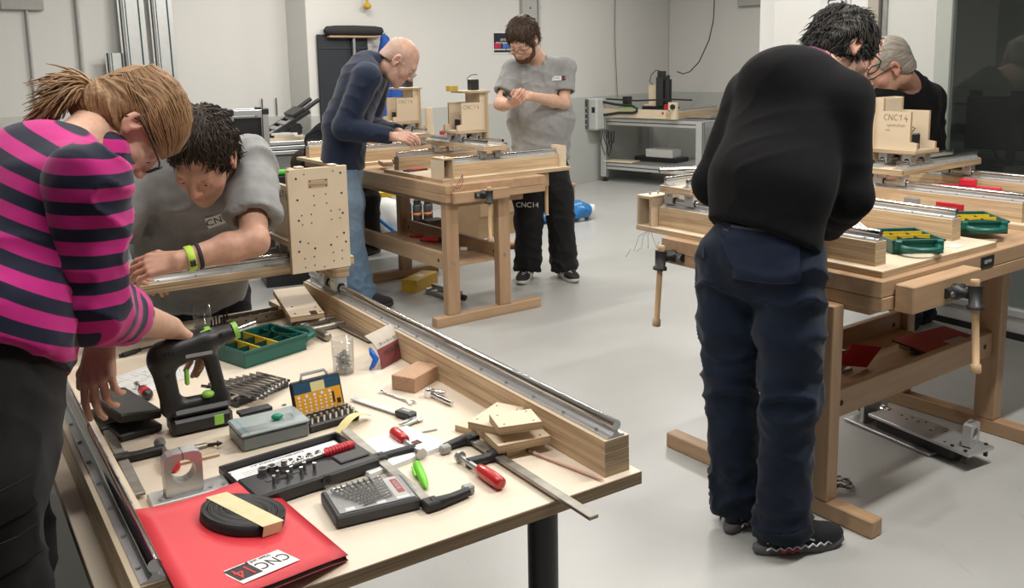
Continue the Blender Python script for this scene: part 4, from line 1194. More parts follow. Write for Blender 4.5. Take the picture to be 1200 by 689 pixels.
def hair_cap(info, mat, thick=0.014, front=0.075, low=-0.05, noise=0.006, side_low=-0.01, bald=None, vox=0.004, extra=None, seed=0.0, tuft=9.0, strands=0, slen=0.035, lift=0.10, crown=(0, -0.07, 0.13)):
    """hair shell over the skull; cut away in front of the hairline and below the nape"""
    c, R, s = info['c'], info['R'], info['hs']
    P = info['PH']
    F = Field(c - 0.20 * s, c + 0.20 * s, vox)
    F.ell(P(0, -0.020, 0.037), V3((0.076 + thick * 0.8, 0.098 + thick, 0.088 + thick)) * s, R, 0.0)
    F.ell(P(0, -0.06, -0.03), V3((0.066 + thick * 0.5, 0.055 + thick * .6, 0.075)) * s, R, 0.02 * s)
    # hairline: face cut, temples, ears, nape
    n = R @ V3((0, 1, -0.55)); F.plane(P(0, front, 0.06), n, 0.004)
    F.ell(P(0, 0.10, -0.02), V3((0.066, 0.075, 0.075)) * s, R, 0.008, 's')
    for q in (-1, 1):
        F.ell(P(q * 0.088, 0.0, -0.012), V3((0.026, 0.034, 0.046)) * s, R, 0.006, 's')
    F.plane(P(0, -0.06, low), R @ V3((0, 0.25, -1)), 0.008)
    if bald: bald(F, P, R, s)
    if extra: extra(F, P, R, s)
    pts, q = F.points()
    loc = (pts - c) @ R / s
    th = np.arctan2(loc[:, 0], loc[:, 2] + 0.03)          # strands run front to back
    al = loc[:, 1]
    st = th * 26 + 2.5 * np.sin(al * 28 + th * 3)
    def disp(p):
        n1 = vnoise(np.stack([st * 0.45, al * 16, np.full(len(p), 3.3 + seed)], 1))
        n2 = vnoise(np.stack([st * 1.3, al * 30, np.full(len(p), 7.7 + seed)], 1))
        n3 = vnoise(loc * tuft * 3 + seed)
        return noise * s * ((n1 - 0.5) * 1.6 + (n2 - 0.5) * 0.9 + (n3 - 0.5) * 0.5)
    ho = mesh_obj('hair', pts, q, mat, info['root'], disp, {'strand': st, 'along': al * 22})
    if strands:
        me = ho.data; nv = len(me.vertices); rs = np.random.RandomState(int(seed * 10) + 1)
        co = np.zeros(nv * 3, dtype=np.float32); me.vertices.foreach_get('co', co); co = co.reshape(-1, 3)
        nn = np.zeros(nv * 3, dtype=np.float32); me.vertices.foreach_get('normal', nn); nn = nn.reshape(-1, 3)
        out = ((co - c) * nn).sum(1) > 0.03
        ids = rs.choice(np.nonzero(out)[0], min(strands, int(out.sum())), replace=False)
        cro = V3(P(*crown)); m = MB()
        for i_ in ids:
            p0 = co[i_].astype(float); n0 = nn[i_].astype(float)
            f_ = p0 - cro; f_ = f_ - n0 * (f_ @ n0); f_ = f_ / max(1e-6, np.linalg.norm(f_)) + rs.normal(0, 0.22, 3)
            f_ = f_ - n0 * (f_ @ n0); f_ /= max(1e-6, np.linalg.norm(f_)); L = slen * rs.uniform(0.6, 1.3)
            p1 = p0 + f_ * L * 0.5 + n0 * L * lift; p2 = p0 + f_ * L + n0 * L * (lift * 0.9 - 0.12)
            m.tube([tuple(p0 - n0 * 0.003), tuple(p1), tuple(p2)], 0.001, 3, cap=False, radii=[0.0022 * s, 0.0019 * s, 0.0005])
        so = m.build('strands', mat, info['root']); so.matrix_parent_inverse = Matrix.Translation(-info['root'].location); so['kind'] = 'stuff'
        at = so.data.attributes.new('strand', 'FLOAT', 'POINT'); at.data.foreach_set('value', (np.arange(len(so.data.vertices)) // 9 * 0.71).astype(np.float32))
    return ho
def glasses(info, mat, half=False, tr=0.0022):
    """frame, two lenses and temples"""
    P = info['PH']; root = info['root']
    m = MB()
    for q in (-1, 1):
        ring = []
        for k in range(17):
            u = 2 * math.pi * k / 16
            x = 0.031 + 0.025 * math.copysign(abs(math.cos(u)) ** 0.6, math.cos(u)); z = 0.0 + 0.017 * math.copysign(abs(math.sin(u)) ** 0.6, math.sin(u))
            ring.append(tuple(P(q * x, 0.112 - 0.06 * abs(x) ** 1.2, z)))
        m.tube(ring, 0.0016 if half else 0.0021, 6, cap=False)
        m.tube([tuple(P(q * 0.056, 0.108, 0.008)), tuple(P(q * 0.077, 0.095, 0.010)), tuple(P(q * 0.083, 0.02, 0.012)), tuple(P(q * 0.084, -0.012, 0.008)), tuple(P(q * 0.083, -0.03, -0.018))], tr, 6)
    m.tube([tuple(P(-0.006, 0.112, 0.004)), tuple(P(0, 0.114, 0.008)), tuple(P(0.006, 0.112, 0.004))], 0.0018, 6)
    g = m.build('glasses', mat, root); g.matrix_parent_inverse = Matrix.Translation(-Vector(root.location))
    m = MB()
    for q in (-1, 1):
        m.sheet([tuple(P(q * 0.007, 0.1105, -0.015)), tuple(P(q * 0.054, 0.107, -0.015)), tuple(P(q * 0.054, 0.107, 0.015)), tuple(P(q * 0.007, 0.1105, 0.015))], 0.0008)
    l_ = m.build('lenses', CLEAR, g)
    return g
def badge(info, at, size=(0.085, 0.034), red=True):
    """printed CNC14 badge on the chest: at = (side, up) from the chest, placed on the front of the shirt"""
    root = info['root']; fw, sd, up = info['fw'], info['side'], info['up']
    p = info['chest'] + sd * at[0] + up * at[1]
    me = info['top'].data
    tree = BVHTree.FromPolygons([v.co for v in me.vertices], [q.vertices for q in me.polygons])
    hits = [tree.ray_cast(Vector(p + sd * du + up * dv + fw * 0.5), Vector(-fw), 1.0) for du in (-.025, 0, .025) for dv in (-.012, 0, .012)]
    hits = [h for h in hits if h[0] is not None]
    q = np.mean([V3(h[0]) for h in hits], 0); n_ = unit(np.mean([V3(h[1]) * (1 if V3(h[1]) @ fw > 0 else -1) for h in hits], 0))
    q = q + n_ * 0.003
    x = unit(-sd - n_ * (-sd @ n_)); z = np.cross(n_, x); 
    if z @ up < 0: z = -z; 
    x = np.cross(z, n_)
    x = -x if x @ (-sd) < 0 else x
    Mx = Matrix(((x[0], z[0], n_[0], q[0] + n_[0] * 0.003), (x[1], z[1], n_[1], q[1] + n_[1] * 0.003), (x[2], z[2], n_[2], q[2] + n_[2] * 0.003), (0, 0, 0, 1)))
    w_, h = size
    m = MB(); m.box(-w_ / 2, w_ / 2, -h / 2, h / 2, -0.004, 0.0, 0.0)
    m.box(w_ * 0.20, w_ / 2, -h / 2, h / 2, -0.001, 0.0004, 0.0, mat=1)
    o = m.build('badge', [WHITE, INK], root); o.matrix_local = Matrix.Translation(-Vector(root.location)) @ Mx
    text_mesh('badge_lettering', 'CNC', h * 0.86, INK, o, Matrix.Translation((-w_ * 0.16, 0, 0.0008)))
    text_mesh('badge_number', '14', h * 0.8, REDINK, o, Matrix.Translation((w_ * 0.35, 0, 0.001)))
    return o

def cloth_patch(name, info, garment, P0, ux, uy, poly, mat, lift=0.0022, n=14, d=None):
    """a sewn-on piece (pocket, flap, print) laid over a garment: poly in (ux, uy) metres round P0, dropped along d onto the cloth"""
    me = garment.data
    tree = BVHTree.FromPolygons([v.co for v in me.vertices], [p.vertices for p in me.polygons])
    ux, uy = unit(ux), unit(uy); d = unit(np.cross(uy, ux)) if d is None else unit(d)
    a, b, c_, e = [V3(p) for p in poly]                     # quad corners
    g = []
    for i in range(n + 1):
        for j in range(n + 1):
            u, v = i / n, j / n
            q = (a * (1 - u) + b * u) * (1 - v) + (e * (1 - u) + c_ * u) * v
            o = V3(P0) + ux * q[0] + uy * q[1] - d * 0.25
            h = tree.ray_cast(Vector(o), Vector(d), 0.6)
            g.append(None if h[0] is None else V3(h[0]) + V3(h[1]) * lift * (1 if V3(h[1]) @ d < 0 else -1))
    idx = {}; vs = []
    for k, p in enumerate(g):
        if p is not None: idx[k] = len(vs); vs.append(tuple(p))
    top = len(vs); vs += [tuple(V3(p) + d * 0.004) for p in vs]
    fs = []
    for i in range(n):
        for j in range(n):
            q = [i * (n + 1) + j, (i + 1) * (n + 1) + j, (i + 1) * (n + 1) + j + 1, i * (n + 1) + j + 1]
            if all(k in idx for k in q): fs.append([idx[k] for k in q])
    rim = []
    for k in range(n): rim += [(k * (n + 1), (k + 1) * (n + 1)), (n + k * (n + 1), n + (k + 1) * (n + 1)), (k, k + 1), (n * (n + 1) + k, n * (n + 1) + k + 1)]
    for p, q in rim:
        if p in idx and q in idx: fs.append([idx[p], idx[q], idx[q] + top, idx[p] + top])
    m = MB(); m.add(vs, fs, 0, True)
    o = m.build(name, mat, garment); o.matrix_parent_inverse = Matrix.Identity(4)
    return o

# ---------------------------------------------------------------- the six people in the room and one bending behind
SK_F = skin_mat('fair_skin', (0.62, 0.38, 0.275))
SK_R = skin_mat('ruddy_skin', (0.56, 0.315, 0.225), (0.52, 0.14, 0.10))
SK_O = skin_mat('older_skin', (0.56, 0.34, 0.255), (0.50, 0.16, 0.12))
H_BROWN = hair_mat('dark_brown_hair', (0.010, 0.007, 0.005), (0.055, 0.035, 0.023))
H_BROWN2 = hair_mat('brown_hair', (0.022, 0.013, 0.008), (0.095, 0.058, 0.036))
H_BLOND = hair_mat('light_brown_hair', (0.085, 0.040, 0.018), (0.48, 0.29, 0.145))
H_BLACK = hair_mat('greying_black_hair', (0.007, 0.0065, 0.006), (0.045, 0.040, 0.034))
H_GREY = hair_mat('grey_hair', (0.16, 0.135, 0.11), (0.42, 0.38, 0.33))
H_THIN = hair_mat('thin_grey_hair', (0.43, 0.28, 0.215), (0.49, 0.35, 0.285))
H_BEARD = hair_mat('brown_beard', (0.035, 0.017, 0.01), (0.13, 0.07, 0.04))
KNIT = cloth_mat('black_knit', (0.0055, 0.0055, 0.0065), 0.95, 0.12, 700, 0.02)
FLEECE = cloth_mat('navy_fleece', (0.013, 0.020, 0.042), 0.95, 0.12, 500, 0.2)
TEE = cloth_mat('grey_marl_jersey', (0.285, 0.288, 0.285), 0.9, 0.10, 800, 0.1)
BLKT = cloth_mat('black_work_trousers', (0.014, 0.014, 0.015), 0.85, 0.15, 800, 0.05)
BLKT2 = cloth_mat('washed_black_work_trousers', (0.0115, 0.0115, 0.012), 0.85, 0.2, 800, 0.08)
JEAN_D = denim_mat('dark_blue_denim', (0.0048, 0.0098, 0.0235), (0.020, 0.036, 0.074))
JEAN_L = denim_mat('washed_blue_denim', (0.115, 0.18, 0.26), (0.40, 0.48, 0.545))
STRIPE = stripe_mat('pink_navy_striped_jersey', (0.50, 0.018, 0.20), (0.010, 0.012, 0.032), 0.050, 0.50)
STRIPE_S = stripe_mat('pink_navy_striped_sleeve', (0.50, 0.018, 0.20), (0.010, 0.012, 0.032), 0.049, 0.50)
SOLEB = plain('grey_rubber_sole', (0.10, 0.10, 0.10), 0.7, 0, 0.15, 40)
SOLEW = plain('white_rubber_sole', (0.62, 0.61, 0.57), 0.6, 0, 0.05, 40)
SHOEB = cloth_mat('black_shoe_fabric', (0.016, 0.016, 0.018), 0.7, 0.2, 600, 0.05)
SHOED = cloth_mat('dark_suede', (0.022, 0.020, 0.022), 0.9, 0.15, 400, 0.2)
PLAID = cloth_mat('plaid_collar', (0.13, 0.03, 0.07), 0.8, 0.3, 600)

# --- man in the black sweater, seen from behind at the right bench
def hair_man1(info, mat): hair_cap(info, mat, 0.018, front=0.10, low=-0.085, noise=0.008, seed=1.0, strands=2600, slen=0.032, lift=0.03)
J1 = dict(root=(0.82, 2.73, 0), pelvis=(0.7643, 2.7200, 0.9728), chest=(0.9035, 2.8600, 1.4440), head=(1.0846, 2.9800, 1.5608), hem_tilt=(-0.20, 0, 0), hunch=((-0.045, -0.02, -0.015), (0.15, 0.10, 0.13)), hf=(0.80, 0.12, -0.62), hu=(0.52, 0.30, 0.80),
          sh=[(0.7937, 3.0000, 1.4193), (1.0044, 2.7300, 1.4157)], el=[(0.6760, 2.9800, 1.1318), (1.0201, 2.7200, 1.1216)], wr=[(0.8951, 3.1200, 0.9882), (1.0293, 2.9200, 0.9837)],
          hand=[((0.7, 0.4, -0.2), (-0.3, 0.3, 0.9)), ((0.35, 0.9, -0.15), (0.5, -0.2, 0.8))],
          hip=[(0.6880, 2.8000, 0.9108), (0.8310, 2.6600, 0.9316)], knee=[(0.7057, 2.8400, 0.5008), (0.8466, 2.6700, 0.5133)], ankle=[(0.7405, 2.8300, 0.0656), (0.8304, 2.6600, 0.0483)],
          toe=[(0.86, 2.99, 0.03), (1.05, 2.70, 0.03)], waist_off=(-0.03, -0.03, 0.0))
i1 = person('man in black sweater and dark jeans standing with his back turned at the right bench', J1,
            dict(skin=SK_O, hair=H_BLACK, top=KNIT, trousers=JEAN_D, shoe=SHOEB, sole=SOLEB, shoe_style='trail'), 0.005, 0.009, build=1.08, sleeve=('fore', 0.97),
            hair=hair_man1, hem=-0.022, top_r=1.16, fold=(0.0035, 0.018), collar=0.0, collar_mat=PLAID, leg_r=1.04, trouser_kw=dict(rise=0.17, cuff=0.05), neck_r=0.056)
glasses(i1, BLACKP)
# --- man in the grey T-shirt with glasses and beard, standing behind the middle bench
def hair_man2(info, mat):
    hair_cap(info, mat, 0.018, front=0.078, low=-0.05, noise=0.005, seed=2.0, strands=1500, slen=0.035, lift=0.05)
    c, R, s, P = info['c'], info['R'], info['hs'], info['PH']
    F = Field(c - 0.2, c + 0.2, 0.004)
    F.ell(P(0, 0.045, -0.083), V3((0.056, 0.060, 0.046)) * s, R, 0.0)
    for q in (-1, 1): F.cap(P(q * 0.066, 0.02, -0.02), P(q * 0.055, 0.04, -0.07), 0.014 * s, 0.02 * s, 0.02)
    F.ell(P(0, 0.09, -0.05), V3((0.042, 0.035, 0.021)) * s, R, 0.006, 's')
    F.cap(P(-0.016, 0.11, -0.07), P(0.016, 0.11, -0.07), 0.012 * s, None, 0.005, 's')
    F.ell(P(0, 0.0, -0.13), V3((0.05, 0.06, 0.045)) * s, R, 0.006, 's')
    pts, q = F.points(); loc = (pts - c) @ R
    mesh_obj('beard', pts, q, H_BEARD, info['root'], lambda p: 0.004 * (vnoise(p * 150) - 0.4), {'strand': loc[:, 0] * 300, 'along': loc[:, 2] * 60})
J2 = dict(root=(0.22, 6.30, 0), pelvis=(0.2102, 6.3400, 0.8948), chest=(0.2179, 6.3400, 1.4881), head=(0.0945, 6.1800, 1.6790), hf=(-0.36, -0.66, -0.62), hu=(-0.20, -0.42, 0.80),
          sh=[(0.3822, 6.3200, 1.4853), (0.0284, 6.3000, 1.4802)], el=[(0.3695, 6.2400, 1.2489), (-0.0688, 6.1700, 1.2543)], wr=[(0.1416, 5.9800, 1.3099), (-0.0051, 5.9600, 1.2577)],
          hand=[((-0.93, -0.12, 0.12), (0.1, -0.8, 0.5)), ((0.55, -0.55, 0.35), (-0.4, -0.6, -0.6))],
          hip=[(0.2932, 6.3400, 0.8027), (0.1125, 6.3200, 0.8084)], knee=[(0.3415, 6.3000, 0.4243), (0.1175, 6.2600, 0.4294)], ankle=[(0.3646, 6.3400, 0.0435), (0.1010, 6.3200, 0.0532)],
          toe=[(0.44, 6.15, 0.03), (0.05, 6.14, 0.03)])
i2 = person('bearded man with glasses in grey T-shirt and black work trousers, working with both hands', J2,
            dict(skin=SK_F, hair=H_BROWN2, top=TEE, trousers=BLKT, shoe=SHOEB, sole=SOLEW, shoe_style='white'), 0.0055, 0.009, build=1.06, sleeve=('upper', 0.68),
            hair=hair_man2, hem=0.04, top_r=1.10, fold=(0.010, 0.012), belly=0.03, leg_r=1.22, hands=((0.75, 0.03), (0.75, 0.03)), trouser_kw=dict(rise=0.04, cuff=0.06), head_s=1.12)
glasses(i2, BLACKP, True)
badge(i2, (-0.11, -0.07), (0.09, 0.03))
_lp = V3((0.1052, 6.1400, 0.5583)); _tr = BVHTree.FromPolygons([v.co for v in i2['trousers'].data.vertices], [p.vertices for p in i2['trousers'].data.polygons])
_h = _tr.ray_cast(Vector((_lp[0], _lp[1] - 0.6, _lp[2])), Vector((0, 1, 0)), 1.5)
text_mesh('trouser_lettering', 'CNC14', 0.05, WHITE, i2['trousers'], Matrix.Translation((_lp[0], (_h[0].y if _h[0] else _lp[1]) - 0.006, _lp[2])) @ Matrix.Rotation(-0.15, 4, 'Z') @ Matrix.Rotation(math.pi / 2 - 0.05, 4, 'X'))
# --- bald older man in the navy fleece and washed jeans
def hair_man3(info, mat):
    def bald(F, P, R, s): F.ell(P(0, 0.04, 0.085), V3((0.082, 0.14, 0.085)) * s, R, 0.01, 's')
    hair_cap(info, mat, 0.002, front=0.05, low=-0.04, noise=0.001, bald=bald, seed=3.0)
J3 = dict(root=(-0.98, 5.72, 0), pelvis=(-1.0659, 5.7400, 0.9252), chest=(-0.8991, 5.7400, 1.5137), head=(-0.6813, 5.7200, 1.5521), hf=(0.66, -0.02, -0.72), hu=(0.70, 0.0, 0.70),
          sh=[(-0.8431, 5.9000, 1.4786), (-0.8653, 5.5400, 1.4535)], el=[(-0.9273, 5.9200, 1.1266), (-1.0064, 5.5000, 1.1593)], wr=[(-0.6909, 5.6200, 1.1181), (-0.7107, 5.4400, 1.1071)],
          hand=[((0.85, -0.30, -0.12), (-0.1, 0.3, 0.9)), ((0.97, 0.08, -0.10), (0.1, -0.65, 0.7))],
          hip=[(-1.0865, 5.8600, 0.8282), (-1.0709, 5.6600, 0.8532)], knee=[(-1.0882, 5.9000, 0.4644), (-1.0558, 5.6600, 0.4867)], ankle=[(-1.1385, 5.9200, 0.0711), (-0.9761, 5.6600, 0.0776)],
          toe=[(-0.80, 5.92, 0.03), (-0.735, 5.60, 0.03)], waist_off=(-0.04, 0, 0))
i3 = person('bald older man in navy fleece and washed blue jeans at the middle bench', J3,
            dict(skin=SK_O, hair=H_THIN, top=FLEECE, trousers=JEAN_L, shoe=SHOED, sole=BLACKP, shoe_style='plain'), 0.0055, 0.009, build=1.05, sleeve=('fore', 0.97),
            hair=hair_man3, hem=0.015, top_r=1.22, fold=(0.007, 0.008), collar=0.85, leg_r=1.25, hands=((0.45, 0.05), (0.5, 0.03)), trouser_kw=dict(rise=0.02, cuff=0.05), head_s=1.14)
glasses(i3, ZINC, True)
# --- grey haired man in black at the far right
def hair_man4(info, mat):
    def bald(F, P, R, s): F.ell(P(0, 0.07, 0.10), V3((0.066, 0.125, 0.075)) * s, R, 0.012, 's')
    hair_cap(info, mat, 0.009, front=0.065, low=-0.065, noise=0.004, bald=bald, seed=4.0)
J4 = dict(root=(2.04, 4.95, 0), pelvis=(2.2043, 4.9800, 0.7835), chest=(2.1594, 4.9200, 1.3384), head=(1.9542, 4.7400, 1.4802), hf=(-0.84, 0.08, -0.54), hu=(-0.50, -0.10, 0.86),
          sh=[(1.9495, 4.7400, 1.2955), (2.3090, 5.0200, 1.2947)], el=[(1.8526, 4.6000, 1.0217), (2.2997, 4.9200, 0.9650)], wr=[(1.7234, 4.4400, 0.9777), (2.0316, 4.6400, 0.9255)],
          hand=[((-0.6, -0.5, -0.3), (-0.3, 0.0, 0.9)), ((-0.8, -0.4, -0.2), (0.2, 0.0, 0.9))],
          hip=[(2.1436, 4.9200, 0.7221), (2.2918, 5.0600, 0.6970)], knee=[(2.1768, 4.9200, 0.4332), (2.3218, 5.0600, 0.3998)], ankle=[(2.2105, 4.9400, 0.1234), (2.3524, 5.0800, 0.0815)],
          toe=[(1.86, 4.82, 0.03), (1.95, 4.95, 0.03)])
i4 = person('grey haired man with dark glasses in black sweater in front of the glass wall', J4,
            dict(skin=SK_R, hair=H_GREY, top=KNIT, trousers=JEAN_D, shoe=SHOEB, sole=BLACKP), 0.005, 0.009, build=1.14, sleeve=('fore', 0.97),
            hair=hair_man4, hem=0.02, top_r=1.10, fold=(0.010, 0.010), collar=0.2, head_s=1.12)
glasses(i4, BLACKP, False, 0.0038)
# --- woman in the striped sweater, left foreground
def hair_woman(info, mat):
    hair_cap(info, mat, 0.014, front=0.095, low=-0.09, noise=0.010, seed=5.0, extra=lambda F, P, R, s: F.ell(P(0, -0.075, -0.055), V3((0.055, 0.045, 0.05)) * s, R, 0.03))
    c, R, s, P = info['c'], info['R'], info['hs'], info['PH']
    tie = P(0.0, -0.100, -0.062)
    m = MB(); m.ring((0, 0, 0), 0.016, 0.027, 0.020, 18, 0, 'Y')
    o = m.build('hair_tie', BLACKF, info['root']); o.matrix_local = Matrix.Translation(Vector(tie) - info['root'].location) @ Matrix(((*R[0], 0), (*R[1], 0), (*R[2], 0), (0, 0, 0, 1)))
    # folded ponytail: a loose bundle of locks
    rnd = random.Random(3)
    m = MB(); st = []
    back = R @ V3((0, -0.55, -0.85)); upv = R @ V3((0, 0, 1)); rt = R @ V3((1, 0, 0))
    down = V3((-0.55, -0.12, -1.0))
    n0 = 0
    for k in range(900):
        a = rnd.uniform(0, 2 * math.pi); rr = rnd.uniform(0.2, 1) ** 0.6
        off = (rt * math.cos(a) + upv * math.sin(a)) * rr
        L = rnd.uniform(0.07, 0.14)
        pts = []
        p = V3(tie) + off * 0.016
        d = unit(back * 1.0 + off * 0.85 + V3((rnd.uniform(-.15, .15), rnd.uniform(-.15, .15), rnd.uniform(-.1, .2))))
        bend = unit(down) * rnd.uniform(0.26, 0.62) + V3((rnd.uniform(-.16, .16), rnd.uniform(-.16, .16), rnd.uniform(-.12, .12)))
        for j in range(7):
            pts.append(tuple(p)); p = p + d * L / 6
            d = unit(d + bend)
        m.tube(pts, 0.003, 4, cap=False, radii=[0.0032, 0.0034, 0.0032, 0.0029, 0.0025, 0.0019, 0.0008])
    pt = m.build('ponytail', mat, info['root'])
    at = pt.data.attributes.new('strand', 'FLOAT', 'POINT'); al = pt.data.attributes.new('along', 'FLOAT', 'POINT')
    nv = len(pt.data.vertices); lock = np.arange(nv) // 28
    at.data.foreach_set('value', (lock * 0.83).astype(np.float32)); al.data.foreach_set('value', ((np.arange(nv) % 28) / 28 * 1.5).astype(np.float32))
    pt.matrix_parent_inverse = Matrix.Translation(-info['root'].location)
    # loose strands over the skull
    m = MB()
    for k in range(260):
        a = rnd.uniform(-1.9, 1.9); ph0 = rnd.uniform(0.9, 1.5)
        pts = []
        for j in range(8):
            u = j / 7.0
            y = 0.095 - 0.215 * u; rad = math.sqrt(max(0.0, 1 - ((y + 0.02) / 0.122) ** 2))
            x = math.sin(a) * (0.094 + rnd.uniform(-.003, .004)) * rad * (1 - 0.15 * u); z = 0.037 + math.cos(a) * 0.104 * rad
            if z < -0.02 and y > 0.0: continue
            pts.append(tuple(P(x, y, z + rnd.uniform(-.002, .003))))
        if len(pts) > 3: m.tube(pts, 0.0016, 4, cap=False)
    ls = m.build('loose_strands', mat, info['root']); ls.matrix_parent_inverse = Matrix.Translation(-info['root'].location)
    nv = len(ls.data.vertices)
    at = ls.data.attributes.new('strand', 'FLOAT', 'POINT'); at.data.foreach_set('value', (np.arange(nv) // 32 * 0.77).astype(np.float32))
J5 = dict(root=(-0.93, 1.52, 0), pelvis=(-0.945, 1.52, 0.94), chest=(-0.9233, 1.8200, 1.3418), head=(-0.8672, 2.0800, 1.4150), hunch=((-0.07, -0.01, -0.05), (0.13, 0.09, 0.10)), hf=(0.30, 0.10, -0.95), hu=(0.80, 0.52, 0.22),
          sh=[(-0.9214, 2.0000, 1.3462), (-0.7843, 1.6600, 1.3384)], el=[(-0.9596, 1.9800, 1.0760), (-0.7978, 1.6600, 1.1029)], wr=[(-0.8709, 1.8400, 0.9837), (-0.7924, 2.0200, 0.9538)],
          hand=[((0.04, -0.42, -0.90), (-0.10, -0.88, 0.45)), ((0.38, 0.66, -0.64), (0.30, 0.30, 0.80))],
          hip=[(-0.985, 1.60, 0.84), (-0.915, 1.44, 0.84)], knee=[(-0.98, 1.60, 0.46), (-0.90, 1.43, 0.46)], ankle=[(-0.98, 1.60, 0.08), (-0.90, 1.42, 0.08)],
          toe=[(-0.84, 1.70, 0.03), (-0.76, 1.52, 0.03)], waist_off=(0.0, 0.0, 0.0))
_p5, _c5 = V3(J5['pelvis']), V3(J5['chest'])
def stripe5(P):
    d = unit(V3((0.42, 0.2, 0.88))); sd = unit(V3(J5['sh'][1]) - V3(J5['sh'][0]))
    return (P - _p5) @ d + 0.012 * np.sin((P @ sd) * 9) + 1.0
i5 = person('woman with ponytail and glasses in pink and navy striped sweater bending over the table', J5,
            dict(skin=SK_F, hair=H_BLOND, top=STRIPE, sleeve=STRIPE_S, trousers=BLKT2, shoe=SHOEB, sole=BLACKP), 0.0036, 0.007, build=1.0, sleeve=('fore', 0.36),
            hair=hair_woman, hem=-0.10, top_r=1.12, fold=(0.007, 0.009), stripes=dict(torso=stripe5), collar=0.0, hands=((0.42, 0.035, (0.30, 0.42, 0.55, 0.6)), (0.55, 0.05)), trouser_kw=dict(rise=0.19, wide=1.07), neck_r=0.046, head_s=0.97)
glasses(i5, BLACKP)
# --- man in the grey T-shirt leaning over the gantry
def hair_man6(info, mat): hair_cap(info, mat, 0.013, front=0.060, low=-0.06, noise=0.006, seed=6.0, strands=2600, slen=0.034, lift=0.09)
J6 = dict(root=(-1.02, 3.06, 0), pelvis=(-1.1429, 3.1600, 0.7612), chest=(-1.0150, 2.9000, 1.2154), head=(-0.9080, 2.6600, 1.2832), hf=(-0.10, -0.68, -0.72), hu=(0.06, -0.72, 0.66),
          sh=[(-0.8287, 2.8600, 1.2441), (-1.1789, 2.9000, 1.2295)], el=[(-0.7673, 2.6400, 1.0307), (-1.2731, 2.7400, 0.9742)], wr=[(-0.9530, 2.5300, 0.9993), (-1.1962, 2.6200, 0.9526)],
          hand=[((-0.98, -0.08, -0.12), (0.05, -0.72, 0.70)), ((0.9, 0.25, -0.2), (0.1, -0.2, 0.95))],
          hip=[(-1.0561, 3.1700, 0.7349), (-1.2264, 3.1900, 0.7328)], knee=[(-1.0623, 3.1700, 0.4629), (-1.2574, 3.2000, 0.4561)], ankle=[(-0.98, 3.18, 0.08), (-1.17, 3.20, 0.08)],
          toe=[(-0.97, 3.00, 0.03), (-1.17, 3.02, 0.03)])
i6 = person('dark haired man in grey T-shirt leaning over the foreground gantry, lime watch on his wrist', J6,
            dict(skin=SK_R, hair=H_BROWN, top=TEE, trousers=BLKT, shoe=SHOEB, sole=BLACKP), 0.004, 0.008, build=1.08, sleeve=('upper', 0.74),
            hair=hair_man6, hem=0.03, top_r=1.13, fold=(0.013, 0.010), belly=0.012, hands=((0.42, 0.05), (0.4, 0.05)), head_s=1.06, neck_r=0.058)
badge(i6, (-0.130, -0.115), (0.105, 0.040))
# wrist band with a lime strap and a black display
wv = V3(J6['wr'][0]); wd = unit(V3(J6['wr'][0]) - V3(J6['el'][0]))
for nm, mt, r0, wid, off in (('watch_strap', plain('lime_watch_strap', (0.45, 0.66, 0.06), 0.5), 0.0335, 0.022, -0.030), ('bracelet', BLACKF, 0.0345, 0.012, -0.055)):
    m = MB(); cc = wv + wd * off
    u = unit(np.cross(wd, [0, 0, 1.0])); v = np.cross(u, wd)
    prof = []
    for kk in (-0.5, -0.4, 0.4, 0.5):
        prof.append((r0 + (0.0035 if abs(kk) < 0.45 else 0.001), kk * wid))
    n = 24; vs = []
    for r, h in prof:
        for k in range(n):
            a = 2 * math.pi * k / n; vs.append(tuple(cc + wd * h + (u * math.cos(a) * 1.08 + v * math.sin(a)) * r))
    m.add(vs, [(j * n + k, j * n + (k + 1) % n, (j + 1) * n + (k + 1) % n, (j + 1) * n + k) for j in range(3) for k in range(n)], 0, True)
    o = m.build(nm, mt, i6['root']); o.matrix_parent_inverse = Matrix.Translation(-i6['root'].location)
    if nm == 'watch_strap':
        b = MB(); b.cbox(0, 0, 0, 0.022, 0.018, 0.008, 0.003); d_ = b.build('watch_display', BLACKP, o)
        nrm = unit(-v * 0.2 + u * (1 if u[1] < 0 else -1)); 
        Rm = np.stack([np.cross(nrm, wd), wd, nrm], 1); pc = cc + nrm * (r0 + 0.004)
        d_.matrix_local = Matrix(((*Rm[0], pc[0]), (*Rm[1], pc[1]), (*Rm[2], pc[2]), (0, 0, 0, 1)))
# --- person in black bending low behind the older man
J7 = dict(root=(-1.36, 7.45, 0), pelvis=(-1.3387, 7.4700, 1.0188), chest=(-1.5757, 7.3700, 0.9263), head=(-1.6435, 7.2200, 0.7283), hf=(-0.55, -0.25, -0.80), hu=(-0.70, -0.2, -0.55),
          sh=[(-1.5635, 7.1700, 0.8759), (-1.5739, 7.5700, 0.9443)], el=[(-1.6595, 7.1700, 0.6043), (-1.6154, 7.4700, 0.5626)], wr=[(-1.6743, 7.0700, 0.4138), (-1.6637, 7.3200, 0.3724)],
          hand=[((-0.3, -0.3, -0.9), (-0.8, 0, 0.3)), ((-0.3, -0.3, -0.9), (-0.8, 0, 0.3))],
          hip=[(-1.2541, 7.3400, 0.8536), (-1.3067, 7.5700, 0.8536)], knee=[(-1.1412, 7.2200, 0.4699), (-1.2398, 7.5700, 0.4183)], ankle=[(-1.1531, 7.2700, 0.0381), (-1.2959, 7.6200, -0.0181)],
          toe=[(-1.28, 7.10, 0.03), (-1.38, 7.42, 0.03)])
def hair_man7(info, mat): hair_cap(info, mat, 0.014, low=-0.07, noise=0.006, seed=8.0)
